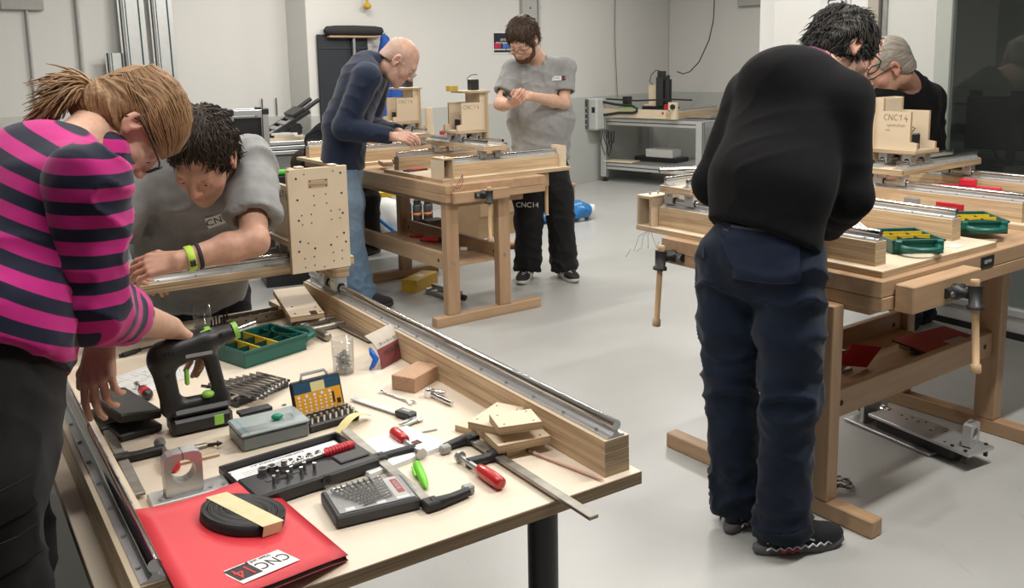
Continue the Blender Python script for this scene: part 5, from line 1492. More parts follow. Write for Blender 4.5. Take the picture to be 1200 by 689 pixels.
i7 = person('person in black clothes bending down behind the bald older man', J7,
            dict(skin=SK_R, hair=H_BROWN, top=KNIT, trousers=BLKT, shoe=SHOEB, sole=BLACKP), 0.007, 0.011, build=1.03, sleeve=('fore', 0.97), hair=hair_man7, hem=0.03, top_r=1.1)

# sewn details on the nearest trousers
SEAM = plain('pale_seam_thread', (0.085, 0.095, 0.125), 0.8)
JEAN_P = denim_mat('pocket_denim', (0.012, 0.020, 0.045), (0.05, 0.08, 0.14))
for nm, c_, w_, h_ in (('back_pocket', (0.7501, 2.5000, 0.9521), 0.18, 0.18), ('back_pocket', (0.5834, 2.6000, 0.9703), 0.085, 0.135)):
    cloth_patch(nm, i1, i1['trousers'], c_, (1, 0.15, 0), (0.05, 0, 1), [(-w_ / 2, h_ / 2), (w_ / 2, h_ / 2 - 0.008), (w_ / 2 - 0.004, -h_ * 0.3), (-w_ * 0.32, -h_ * 0.36)], JEAN_P, 0.006)
    cloth_patch('pocket_hem', i1, i1['trousers'], c_, (1, 0.15, 0), (0.05, 0, 1), [(-w_ / 2, h_ / 2), (w_ / 2, h_ / 2 - 0.008), (w_ / 2, h_ / 2 - 0.016), (-w_ / 2, h_ / 2 - 0.008)], SEAM, 0.008, 10)
cloth_patch('belt_loop', i1, i1['trousers'], (0.6022, 2.5500, 1.0858), (1, 0.1, 0), (0, 0, 1), [(-0.006, 0.025), (0.006, 0.025), (0.006, -0.025), (-0.006, -0.025)], SEAM, 0.006, 4)
cloth_patch('yoke_seam', i1, i1['trousers'], (0.5875, 2.5000, 0.9921), (1, 0.1, 0), (0, 0, 1), [(-0.002, 0.10), (0.002, 0.10), (0.004, -0.06), (0.000, -0.06)], SEAM, 0.0022, 8)
cloth_patch('waistband_seam', i1, i1['trousers'], (0.5988, 2.5000, 1.0337), (1, 0.1, -0.13), (0, 0, 1), [(-0.07, 0.002), (0.11, 0.002), (0.11, -0.002), (-0.07, -0.002)], SEAM, 0.0025, 10)
for (px_, pz_, w_, h_) in ((0, 0, 0.14, 0.055), (0.012, -0.085, 0.14, 0.055)):
    c_ = V3((-0.8518, 1.5000, 0.8436)) + V3((px_, 0, pz_ ))
    cloth_patch('pocket_flap', i5, i5['trousers'], c_, (1, 0.1, 0.06), (0, 0, 1), [(-w_ / 2, h_ / 2), (w_ / 2, h_ / 2 + 0.01), (w_ / 2, -h_ / 2 + 0.01), (-w_ / 2 + 0.01, -h_ / 2)], BLKT2, 0.006)
cloth_patch('cargo_pocket', i2, i2['trousers'], (0.3766, 5.8000, 0.6529), (1, 0, 0), (0, 0, 1), [(-0.06, 0.14), (0.07, 0.14), (0.07, -0.13), (-0.06, -0.13)], BLKT, 0.012)
cloth_patch('pocket_tag', i2, i2['trousers'], (0.3715, 5.8000, 0.7145), (1, 0, 0), (0, 0, 1), [(-0.015, 0.018), (0.015, 0.018), (0.015, -0.018), (-0.015, -0.018)], REDP, 0.020, 4)

t = thing('black_gauge', 'small black and silver device held by the bearded man in both hands', 'device', (-0.0040, 5.9200, 1.3149), 0.3, None, (0.5, 0.5, 0.3))
MB().box(-0.05, 0.05, -0.02, 0.02, -0.012, 0.012, 0.005).build('body', BLACKP, t); MB().box(-0.02, 0.03, -0.0212, -0.0201, -0.007, 0.007, 0.0).build('face', GREYP, t)

# ---------------------------------------------------------------- tools and parts on the foreground table
ZT = 0.7004
def on(name, label, cat, xy, rz=0.0, z=ZT, group=None, rot=None):
    return thing(name, label, cat, (xy[0], xy[1], z), rz, group, rot)

# red folder with the belt roll on it
cor = [(-0.6648, 1.4689, 0.792), (-0.4745, 1.1785, 0.792), (-0.2931, 1.4460, 0.7135), (-0.5368, 1.7533, 0.7135)]
ctr = Vector(cor[0]) * 0.25 + Vector(cor[1]) * 0.25 + Vector(cor[2]) * 0.25 + Vector(cor[3]) * 0.25
fo = on('folder', 'bright red card folder lying across the rail at the near table edge', 'folder', (ctr.x, ctr.y), 0, ctr.z)
def bilerp(u, v, dz=0.0):
    a, b, c, d = [Vector(p) for p in cor]
    p = (a * (1 - u) + d * u) * (1 - v) + (b * (1 - u) + c * u) * v
    return p - ctr + Vector((0, 0, dz + 0.014 * math.sin(math.pi * min(1, u * 1.0)) * (1 - u) * -1))
def card(name, mat, parent, dz, u1=1.0, v1=1.0, th=0.0012):
    m = MB(); n = 8; g = []
    for s in (0, -th):
        for i in range(n + 1):
            for j in range(n + 1): g.append(tuple(bilerp(i / n * u1, j / n * v1, dz + s)))
    k = (n + 1) ** 2; fs = []
    for i in range(n):
        for j in range(n):
            a = i * (n + 1) + j; fs.append((a, a + n + 1, a + n + 2, a + 1)); fs.append((k + a, k + a + 1, k + a + n + 2, k + a + n + 1))
    for i in range(n):
        for (a, b) in ((i, i + 1), (n * (n + 1) + i, n * (n + 1) + i + 1), (i * (n + 1), (i + 1) * (n + 1)), (i * (n + 1) + n, (i + 1) * (n + 1) + n)):
            fs.append((a, b, b + k, a + k))
    m.add(g, fs, 0, True)
    return m.build(name, mat, parent)
card('front_cover', REDCARD, fo, 0.0)
card('inner_sheets', BLACKP, fo, -0.004, 0.99, 0.995, 0.0045)
card('back_cover', REDDK, fo, -0.0095)
def fplace(u, v, lift=0.0008, ang=0.0):
    o = bilerp(u, v); xu = (bilerp(u + .05, v) - o).normalized(); yv = (o - bilerp(u, v + .05)).normalized()
    n_ = xu.cross(yv).normalized(); 
    if n_.z < 0: n_ = -n_
    yv = n_.cross(xu)
    Mx = Matrix(((xu.x, yv.x, n_.x, o.x), (xu.y, yv.y, n_.y, o.y), (xu.z, yv.z, n_.z, o.z + lift), (0, 0, 0, 1)))
    return Mx @ Matrix.Rotation(ang, 4, 'Z')
m = MB(); m.box(-0.052, 0.052, -0.021, 0.021, 0, 0.0004, 0); m.box(-0.050, -0.009, -0.013, 0.019, 0.0004, 0.0006, 0, 1)
st = m.build('sticker', [WHITE, INK], fo); st.matrix_local = fplace(0.50, 0.85, 0.0022, 0.04) @ Matrix.Diagonal((1.2, 1.2, 1, 1))
text_mesh('sticker_lettering', 'CNC', 0.0265, INK, st, Matrix.Translation((0.0215, 0.001, 0.0006)) @ Matrix.Rotation(math.pi, 4, 'Z'))
text_mesh('sticker_number', '14', 0.034, REDINK, st, Matrix.Translation((-0.029, 0.003, 0.0009)) @ Matrix.Rotation(math.pi, 4, 'Z'))
text_mesh('sticker_line', 'fräsen und gravieren', 0.0085, INK, st, Matrix.Translation((-0.004, 0.0165, 0.0006)) @ Matrix.Rotation(math.pi, 4, 'Z'))
# belt roll
fm = fplace(0.62, 0.40, 0.002)
br = thing('belt_roll', 'roll of black toothed belt held by masking tape on the red folder', 'belt', tuple(ctr + fm.to_translation()), 0, None, fm.to_euler())
prof = [(0.006, 0.0)]
m = MB()
N = 26
for k in range(N):
    r = 0.006 + k * 0.069 / N; m.lathe([(r, 0.0), (r, 0.019), (r + 0.0021, 0.019), (r + 0.0021, 0.0)], 40, 0, (0.0012 * math.sin(k), 0.0012 * math.cos(k * 1.7), 0), smooth=True)
o = m.build('belt', BLACKP, br); o['kind'] = 'stuff'
m = MB(); a = -1.68
m.at(0, 0, 0, a); m.box(-0.0795, 0.0795, -0.024, 0.024, 0.0192, 0.0197, 0); m.box(0.0783, 0.0795, -0.021, 0.021, 0, 0.0192, 0); m.box(-0.0795, -0.0783, -0.021, 0.021, 0, 0.0192, 0)
m.build('tape', TAPE, br)

# aluminium shaft block behind the folder
ab = on('shaft_block', 'milled aluminium shaft clamp block on its base plate behind the red folder', 'clamp block', (-0.6651, 1.6963), 0.5623)
MB().box(-0.065, 0.085, -0.03, 0.03, 0, 0.012, 0.0015).build('base_plate', ALUM, ab)
m = MB(); n = 28; yh = 0.016
out = [(-0.036, 0.012), (0.036, 0.012), (0.036, 0.088), (0.026, 0.098), (-0.026, 0.098), (-0.036, 0.088)]
# face with a round hole: fan of quads between hole and outline
hole = [(0.023 * math.cos(2 * math.pi * k / n), 0.060 + 0.023 * math.sin(2 * math.pi * k / n)) for k in range(n)]
def outline(a):
    dx, dz = math.cos(a), math.sin(a); best = 1e9
    for i in range(len(out)):
        (x1, z1), (x2, z2) = out[i], out[(i + 1) % len(out)]; z1 -= 0.060; z2 -= 0.060
        den = dx * (z2 - z1) - dz * (x2 - x1)
        if abs(den) < 1e-9: continue
        t = (x1 * (z2 - z1) - z1 * (x2 - x1)) / den; s_ = (x1 * dz - z1 * dx) / den
        if t > 0 and -1e-6 <= s_ <= 1 + 1e-6: best = min(best, t)
    return (best * dx, 0.060 + best * dz)
oo = [outline(2 * math.pi * k / n) for k in range(n)]
vs = [(x, -yh, z) for x, z in hole] + [(x, -yh, z) for x, z in oo] + [(x, yh, z) for x, z in hole] + [(x, yh, z) for x, z in oo]
fs = []
for k in range(n):
    k2 = (k + 1) % n
    fs += [(k, k2, n + k2, n + k), (2 * n + k2, 2 * n + k, 3 * n + k, 3 * n + k2), (n + k, n + k2, 3 * n + k2, 3 * n + k), (k2, k, 2 * n + k, 2 * n + k2)]
m.add(vs, fs, 0)
m.build('clamp_ring', ALUM, ab)
MB().box(-0.0007, 0.0007, -0.0163, 0.0163, 0.083, 0.0985, 0).build('slit', INK, ab)
m = MB()
for x in (-0.045, 0.05, 0.075): m.cyl((x, -0.015, 0.012), (x, -0.015, 0.016), 0.005, n=10)
o = m.build('base_screws', ZINC, ab); o['kind'] = 'stuff'

# F clamps
def f_clamp(label, xy, rz, L, xs, jaw=0.075, flip=1, handle=RED, hl=0.115, sdir=1, z=ZT, bar=DSTEEL, pad=None, arm=BLACKM, gap=None):
    """flat on the table: bar along x, fixed jaw at x = 0, sliding arm at x = xs, jaws towards flip*y"""
    t = on('bar_clamp', label, 'clamp', xy, rz, z)
    MB().box(0, L, -0.011, 0.011, 0.006, 0.0135, 0.0012).build('bar', bar, t)
    m = MB(); j = flip
    m.tube([(0.004, 0, 0.0105), (0.000, j * 0.018, 0.0105), (0.002, j * 0.045, 0.0105), (0.008, j * jaw, 0.0105)], 0.01, 10, radii=[0.0125, 0.0125, 0.010, 0.0095])
    m.box(-0.012, 0.018, -0.016, 0.016, 0.001, 0.020, 0.003)
    m.build('fixed_jaw', arm, t)
    MB().cbox(0.012 * sdir + 0.004, j * (jaw + 0.004), 0.0105, 0.018, 0.024, 0.0185, 0.003).build('jaw_cap', pad or GREYP, t)
    m = MB(); m.box(xs - 0.014, xs + 0.014, -0.017, 0.017, 0.001, 0.020, 0.003)
    m.tube([(xs, 0, 0.0105), (xs + 0.004, j * 0.03, 0.0105), (xs + 0.002, j * (jaw + 0.002), 0.0105)], 0.01, 10, radii=[0.0115, 0.0105, 0.0115])
    m.build('sliding_arm', arm, t)
    m = MB(); yj = j * jaw
    m.cyl((xs - sdir * 0.030, yj, 0.0125), (xs + sdir * 0.045, yj, 0.0125), 0.0062, n=12)
    m.cyl((xs - sdir * 0.036, yj, 0.0125), (xs - sdir * 0.028, yj, 0.0125), 0.0125, n=16)
    m.build('spindle', ZINC, t)
    x0 = xs + sdir * 0.045; m = MB()
    m.tube([(x0 + sdir * q * hl, yj, 0.0145) for q in (0, .02, .15, .5, .85, .97, 1)], 0.013, 14, radii=[0.009, 0.0115, 0.0125, 0.0142, 0.0135, 0.0125, 0.008])
    m.build('handle', handle, t)
    return t
f_clamp('bar clamp with red handle at the right front, its bar reaching over the table edge', (-0.1037, 1.9292), -0.9793, 0.44, 0.105, 0.07, -1, RED, 0.085)
f_clamp('bar clamp with round red handle lying on the white booklet', (-0.1642, 1.6233), 2.1368, 0.43, 0.245, 0.085, -1, RED, 0.06, 1)
f_clamp('small old steel bar clamp against the long right beam', (-0.6164, 2.9120), -0.9331, 0.30, 0.075, 0.095, -1, DSTEEL, 0.08, 1, bar=DSTEEL, pad=DSTEEL, arm=DSTEEL)
f_clamp('bar clamp with red handle beside the aluminium shaft block', (-0.9639, 2.0254), -1.0052, 0.40, 0.20, 0.085, 1, REDP, 0.075, 1)

# drill case, socket case, booklet, pen
def label_text(parent, name, body, size, mat, x, y, z, rz=0): return text_mesh(name, body, size, mat, parent, Matrix.Translation((x, y, z)) @ Matrix.Rotation(rz, 4, 'Z'), depth=0.0002)
dc = on('drill_bit_case', 'dark grey drill bit case with clear lid at the front edge of the table', 'case', (-0.2833, 1.6402), 0.4519)
MB().box(-0.083, 0.083, -0.056, 0.062, 0, 0.024, 0.004).build('case_base', DGREY, dc)
MB().box(-0.073, 0.075, -0.046, 0.054, 0.0241, 0.0252, 0.0).build('insert_card', plain('silver_grey_card', (0.42, 0.42, 0.42), 0.5), dc)
for k in range(8):
    r = 0.0022 + 0.00045 * k; y = -0.030 + k * 0.0105; L = 0.060 + 0.006 * k
    m = MB(); m.cyl((0.035, y + 0.006, 0.0255 + r), (0.035 - L, y - 0.008, 0.0255 + r), r, n=8)
    d_ = m.build('drill_bit', STEEL, dc)
    m = MB()
    for q in range(7):
        a = (0.035 - 0.02 - q * (L - 0.02) / 7); m.cbox(a - 0.003, y + 0.002 - q * 0.0012, 0.0255 + r * 2, 0.003, r * 2.4, 0.0006, 0)
    o = m.build('flutes', INK, d_); o['kind'] = 'stuff'
MB().box(0.040, 0.066, -0.044, 0.052, 0.0253, 0.0262, 0).build('red_label', WHITE, dc)
MB().box(0.050, 0.064, -0.020, 0.040, 0.0263, 0.0268, 0).build('label_band', REDP, dc)
label_text(dc, 'case_lettering', 'BOSCH', 0.011, WHITE, 0.057, 0.012, 0.0272, math.pi / 2)
MB().box(-0.076, 0.078, -0.049, 0.057, 0.034, 0.0352, 0.001).build('clear_lid', CLEAR, dc)
m = MB()
for (x, y) in ((-0.06, -0.05), (0.0, -0.05)): m.box(x, x + 0.018, y + 0.006, y + 0.020, 0.0254, 0.0257, 0)
m.build('printed_marks', WHITE, dc)

sc = on('socket_case', 'open black socket case with ratchet and row of chrome sockets', 'case', (-0.4545, 1.7898), 0.6727)
sc.scale = (1.12, 1.12, 1.12)
SX, SY = 0.122, 0.088
m = MB(); m.box(-SX, SX, -SY, SY - 0.085, 0, 0.026, 0.004); m.build('tray', BLACKP, sc)
m = MB(); m.box(-SX, SX, SY - 0.083, SY, 0, 0.006, 0.003); 
for (x0, x1, y0, y1) in ((-SX, SX, SY - 0.005, SY), (-SX, -SX + 0.005, SY - 0.083, SY - 0.005), (SX - 0.005, SX, SY - 0.083, SY - 0.005)): m.box(x0, x1, y0, y1, 0.006, 0.021, 0.0015)
m.build('lid', BLACKP, sc)
MB().box(-SX + 0.008, SX - 0.010, SY - 0.080, SY - 0.008, 0.0062, 0.0072, 0).build('paper_list', PAPER, sc)
label_text(sc, 'list_heading', '1/4" STECKSCHLÜSSELSATZ', 0.009, INK, -0.012, SY - 0.016, 0.0074)
m = MB()
for k in range(6):
    m.box(-0.09, 0.07, SY - 0.031 - k * 0.007, SY - 0.0295 - k * 0.007, 0.0072, 0.0074, 0)
o = m.build('list_lines', GREYP, sc); o['kind'] = 'stuff'
m = MB(); m.cyl((-0.112, SY - 0.018, 0.0072), (-0.112, SY - 0.018, 0.0075), 0.0065, n=14); m.build('red_mark', REDP, sc)
for k in range(10):
    r = 0.0095 - 0.00055 * k; x = -0.075 + k * 0.0182
    m = MB(); m.cyl((x, SY - 0.094, 0.024), (x, SY - 0.094, 0.036), r, n=14); m.cyl((x, SY - 0.094, 0.036), (x, SY - 0.094, 0.0364), r * 0.6, n=10, mat=1)
    m.build('socket', [CHROME, INK], sc)
m = MB(); m.tube([(-0.035, -0.020, 0.031), (0.045, -0.014, 0.031)], 0.0045, 10); m.cyl((-0.040, -0.021, 0.024), (-0.040, -0.021, 0.040), 0.014, n=18); m.cyl((-0.040, -0.021, 0.040), (-0.040, -0.021, 0.046), 0.006, n=8)
rt_ = m.build('ratchet', CHROME, sc)
m = MB(); m.tube([(0.042, -0.014, 0.030), (0.048, -0.0135, 0.030), (0.10, -0.010, 0.030), (0.108, -0.009, 0.030)], 0.009, 10, radii=[0.006, 0.009, 0.0095, 0.006])
for k in range(7): m.cyl((0.052 + k * 0.0065, -0.0135 + k * 0.0005, 0.030), (0.0545 + k * 0.0065, -0.0133 + k * 0.0005, 0.030), 0.0105, n=10)
m.build('grip', REDP, rt_)
for k in range(7):
    m = MB(); m.cyl((-0.075 + k * 0.013, -0.055 + (k % 2) * 0.014, 0.0255), (-0.075 + k * 0.013, -0.055 + (k % 2) * 0.014, 0.040), 0.0034, n=8); m.build('bit', CHROME, sc)
MB().box(-0.085, -0.02, -0.046, -0.036, 0.0255, 0.0275, 0.001).build('bit_rail', DGREY, sc)
MB().box(0.05, 0.112, -0.066, -0.03, 0.0255, 0.030, 0.002).build('tray_cover', DGREY, sc)
m = MB(); m.ring((0.01, -SY - 0.004, 0.018), 0.006, 0.010, 0.004, 14, 0, 'Y'); m.build('latch', BLACKP, sc)

bk = on('booklet', 'white stapled manual with two logos under a bar clamp', 'booklet', (-0.2791, 1.8869), 0.7650)
for k in range(5): MB().box(-0.105 + 0.0006 * k, 0.105 - 0.0005 * k, -0.075 + 0.0004 * k, 0.075, k * 0.0018, k * 0.0018 + 0.0016, 0).build('page', PAPER, bk)
for (x, y, s) in ((0.055, -0.018, 1.0), (-0.045, 0.052, 0.8)):
    lg = MB().cbox(x, y, 0.0094, 0.030 * s, 0.020 * s, 0.0004, 0).build('logo', INK, bk)
    label_text(lg, 'logo_number', '14', 0.020 * s, REDINK, x, y, 0.0098, math.pi)
m = MB()
for (x0, x1, y) in ((-0.08, 0.03, -0.03), (-0.08, 0.01, 0.0)): m.box(x0, x1, y, y + 0.0008, 0.0092, 0.0094, 0)
o = m.build('printed_lines', GREYP, bk); o['kind'] = 'stuff'
ty = on('tape_strip', 'pale yellow paper strip curling beside the open bit set', 'paper', (-0.3828, 2.0327), 1.0388, ZT + 0.001)
m = MB(); n = 8; vs = []
for k in range(n + 1):
    u = k / n; vs += [(-0.055 + 0.11 * u, -0.011, 0.004 + 0.022 * math.sin(u * 3.0)), (-0.055 + 0.11 * u, 0.013, 0.004 + 0.022 * math.sin(u * 3.0))]
m.add(vs + [(x, y, z + 0.0006) for x, y, z in vs], [(2 * k, 2 * k + 1, 2 * k + 3, 2 * k + 2) for k in range(n)] + [(2 * n + 2 + 2 * k, 2 * n + 4 + 2 * k, 2 * n + 5 + 2 * k, 2 * n + 3 + 2 * k) for k in range(n)], 0, True)
m.build('paper', POSTIT, ty)
hp = on('highlighter', 'bright green marker pen lying beside the booklet', 'pen', (-0.1965, 1.7522), -1.2911)
m = MB(); m.tube([(-0.055, 0, 0.0095), (-0.053, 0, 0.0095), (-0.01, 0, 0.0095), (0.02, 0, 0.0092), (0.045, 0, 0.0085), (0.056, 0, 0.0075)], 0.009, 14, radii=[0.006, 0.0088, 0.0092, 0.0088, 0.006, 0.0015]); m.build('body', LIME, hp)
MB().box(-0.045, 0.0, -0.014, -0.009, 0.008, 0.011, 0.0012).build('clip', LIME, hp)

# caliper, wrench, ratchet, pin, washers
cl = on('caliper', 'digital caliper with grey scale and black display', 'caliper', (-0.3134, 2.1187), -0.6762)
MB().box(-0.13, 0.10, -0.008, 0.008, 0.004, 0.0075, 0.0006).build('scale', ALUW, cl)
MB().box(0.035, 0.085, -0.014, 0.016, 0.002, 0.017, 0.003).build('display_housing', BLACKP, cl)
MB().box(0.045, 0.073, -0.002, 0.010, 0.0172, 0.0178, 0).build('display', GREYP, cl)
for s, x in ((1, 0.088), (1, 0.102)):
    m = MB(); m.prism([(x - 0.006, -0.008), (x + 0.006, -0.008), (x + 0.004, -0.048), (x - 0.001, -0.05)], 0.0045, 0.0085, 'Z'); m.build('jaw', ZINC, cl)
MB().box(0.098, 0.112, -0.008, 0.012, 0.0045, 0.0085, 0.001).build('jaw_root', ZINC, cl)
wr_ = on('combination_wrench', 'small combination wrench in front of the brown sanding block', 'wrench', (-0.3036, 2.2090), -0.7571)
m = MB(); m.tube([(-0.055, 0, 0.003), (0.05, 0, 0.003)], 0.0032, 8)
m.build('shank', CHROME, wr_)
m = MB(); m.ring((-0.060, 0, 0.0035), 0.004, 0.0085, 0.006, 16); m.build('ring_end', CHROME, wr_)
m = MB(); m.prism([(0.048, -0.005), (0.056, -0.009), (0.068, -0.008), (0.060, -0.003), (0.060, 0.003), (0.068, 0.008), (0.056, 0.009), (0.048, 0.005)], 0.0005, 0.006, 'Z'); m.build('open_end', CHROME, wr_)
rt2 = on('ratchet_handle', 'short chrome ratchet beside the brown sanding block', 'ratchet', (-0.1927, 2.1860), -0.8535)
m = MB(); m.tube([(-0.03, 0, 0.010), (0.0, 0, 0.009), (0.03, 0, 0.008), (0.052, 0, 0.008)], 0.006, 12, radii=[0.006, 0.0055, 0.0065, 0.006]); m.build('handle', CHROME, rt2)
m = MB(); m.cyl((-0.042, 0, 0.0005), (-0.042, 0, 0.019), 0.014, n=20); m.cyl((-0.042, 0, 0.019), (-0.042, 0, 0.021), 0.009, n=16); m.build('head', CHROME, rt2)
m = MB(); m.cyl((-0.035, 0.012, 0.010), (-0.012, 0.026, 0.010), 0.0075, n=14); m.build('socket', CHROME, rt2)
pn = MB(); pn.cyl((-0.03, 0, 0.0025), (0.03, 0, 0.0025), 0.0022, n=8); pn.cyl((-0.032, 0, 0.0025), (-0.029, 0, 0.0025), 0.0035, n=8)
single(pn, 'steel_pin', ZINC, 'thin steel pin lying below the short ratchet', 'pin', (-0.2114, 1.9903, ZT), 0.4210)
for i, q in enumerate(((-0.5835, 2.1762), (-0.5658, 2.1472))):
    m = MB(); m.ring((0, 0, 0.0009), 0.0028, 0.0058, 0.0014, 16)
    single(m, 'washer', ZINC, 'small washer left of the open bit set, ' + ('the far one' if i == 0 else 'the near one'), 'washer', (*q, ZT), group='washers on the table')

# sanding block, abrasive sheet, plates, pencil
m = MB(); m.box(-0.062, 0.062, -0.036, 0.036, 0, 0.040, 0.0015)
single(m, 'sanding_block', CORK, 'brown cork sanding block standing by the long beam', 'block', (-0.2638, 2.3118, ZT), 1.0815)
sp = on('abrasive_sheet', 'red brown abrasive sheet leaning bent against the beam, its back printed P120', 'sandpaper', (-0.3452, 2.4886), 1.1256)
m = MB(); n = 10; vs = []
sh_ = [(0.000, 0.0), (0.004, 0.03), (0.014, 0.055), (0.030, 0.075), (0.055, 0.090)]
for y, z in sh_: vs += [(-0.065, y, z + 0.001), (0.065, y, z + 0.001)]
ff = [(2 * k, 2 * k + 1, 2 * k + 3, 2 * k + 2) for k in range(len(sh_) - 1)]
m.add(vs, ff, 0, True)
vs2 = [(x, y - 0.0012, z) for x, y, z in vs]
m.add(vs2, [f[::-1] for f in ff], 1, True)
sb = m.build('sheet', [OXIDE, OXIDE], sp)
m = MB(); vs3 = [(x, y - 0.0020, z) for x, y, z in vs[4:]]
m.add(vs3, ff[:2], 0, True)
bkp = m.build('printed_back', plain('buff_paper_back', (0.50, 0.45, 0.38), 0.7), sp)
import math as _m
for (txt, x, yy, zz, tl_, szz) in (('BOSCH', -0.005, 0.0065, 0.043, 1.20, 0.022), ('P 120   P 120   P 120', 0.0, 0.0195, 0.066, 0.72, 0.011)):
    text_mesh('printing', txt, szz, INK, sp, Matrix.Translation((x, yy - 0.0035, zz + 0.001)) @ Matrix.Rotation(tl_, 4, 'X') @ Matrix.Rotation(math.pi, 4, 'Z'), depth=0.0001)
m = MB(); m.tube([(-0.075, 0.012, 0.002), (-0.078, 0.0, 0.012), (-0.070, -0.006, 0.03), (-0.073, 0.004, 0.048), (-0.068, 0.014, 0.060)], 0.006, 8, radii=[0.003, 0.007, 0.009, 0.008, 0.003])
single(m, 'blue_tape', plain('blue_tape_roll', (0.01, 0.13, 0.62), 0.4), 'crumpled blue tape behind the abrasive sheet', 'tape', (-0.3635, 2.4970, ZT), 1.1256)
pc = on('pencil', 'pale pink pencil with eraser tip beside the end of the long beam', 'pencil', (0.0997, 1.7994), -0.7741)
m = MB(); m.cyl((-0.086, 0, 0.0042), (0.09, 0, 0.0042), 0.0038, n=6); m.cyl((0.09, 0, 0.0042), (0.108, 0, 0.0042), 0.0038, 0.0006, n=6); m.build('shaft', PEN, pc)
m = MB(); m.cyl((-0.101, 0, 0.0042), (-0.086, 0, 0.0042), 0.0041, n=12); m.build('ferrule', CHROME, pc)
m = MB(); m.cyl((-0.112, 0, 0.0042), (-0.101, 0, 0.0042), 0.0037, n=12); m.build('eraser', DGREY, pc)
def plate(label, xy, rz, z, sx, sy, th=0.018, holes=True, notch=False, group='plywood plates by the long beam'):
    t = on('plywood_plate', label, 'plate', xy, rz, z, group)
    MB().box(-sx / 2, sx / 2, -sy / 2, sy / 2, 0, th, 0.001, mats=(1, 1, 0)).build('board', [PLY, PLYX], t)
    if holes:
        for (a, b) in ((-1, -1), (1, -1), (1, 1), (-1, 1)):
            m = MB(); m.cyl((a * sx * 0.34, b * sy * 0.34, th - 0.001), (a * sx * 0.34, b * sy * 0.34, th + 0.0002), 0.0026, n=8); m.build('drilled_hole', HOLE, t)
    return t
ry = 0.5142
plate('long plywood strip under the stack of plates', (-0.0386, 1.9306), -1.0575, ZT, 0.16, 0.05, 0.018, False)
plate('lower square plywood plate of the stack, its layered edge showing', (0.0017, 1.8902), ry - 0.10, ZT + 0.0185, 0.125, 0.085, 0.018)
plate('second plywood plate of the stack turned to the left', (-0.0420, 1.9562), ry + 0.55, ZT + 0.037, 0.13, 0.078, 0.018)
plate('pale square plywood plate with four holes, topmost of the stack', (-0.0014, 1.8896), ry - 0.22, ZT + 0.0555, 0.098, 0.078, 0.018)
m_ = plate('small notched plywood plate left of the stack', (-0.1047, 2.0048), ry + 0.45, ZT, 0.06, 0.05, 0.016, False)

# cups
def cup(label, xy, r, h, screws, mat):
    t = on('clear_cup', label, 'cup', xy)
    m = MB(); m.lathe([(r * 0.9, 0.0005), (r * 0.92, 0.002), (r, h), (r - 0.0012, h), (r * 0.91, 0.003), (0.0001, 0.003)], 28); m.build('wall', mat, t)
    if screws:
        rnd = random.Random(5); m = MB()
        for k in range(110):
            a, q = rnd.uniform(0, 6.28), rnd.uniform(0, r * 0.62); x, y = q * math.cos(a), q * math.sin(a)
            z = rnd.uniform(0.012, 0.058); d = Vector((rnd.gauss(0, 0.5), rnd.gauss(0, 0.5), rnd.gauss(0, 0.8))).normalized() * 0.011
            m.cyl((x - d.x, y - d.y, z - d.z), (x + d.x, y + d.y, z + d.z), 0.0014, n=5); e = d * 1.06
            m.cyl((x + d.x, y + d.y, z + d.z), (x + e.x, y + e.y, z + e.z), 0.003, n=6)
        o = m.build('screws', ZINC, t); o['kind'] = 'stuff'
    return t
cup('clear cup half filled with zinc screws', (-0.4751, 2.4097), 0.031, 0.100, True, CLEAR)
cup('empty clear cup at the back edge of the table behind the drill', (-1.0242, 2.8831), 0.031, 0.080, False, CLEAR)

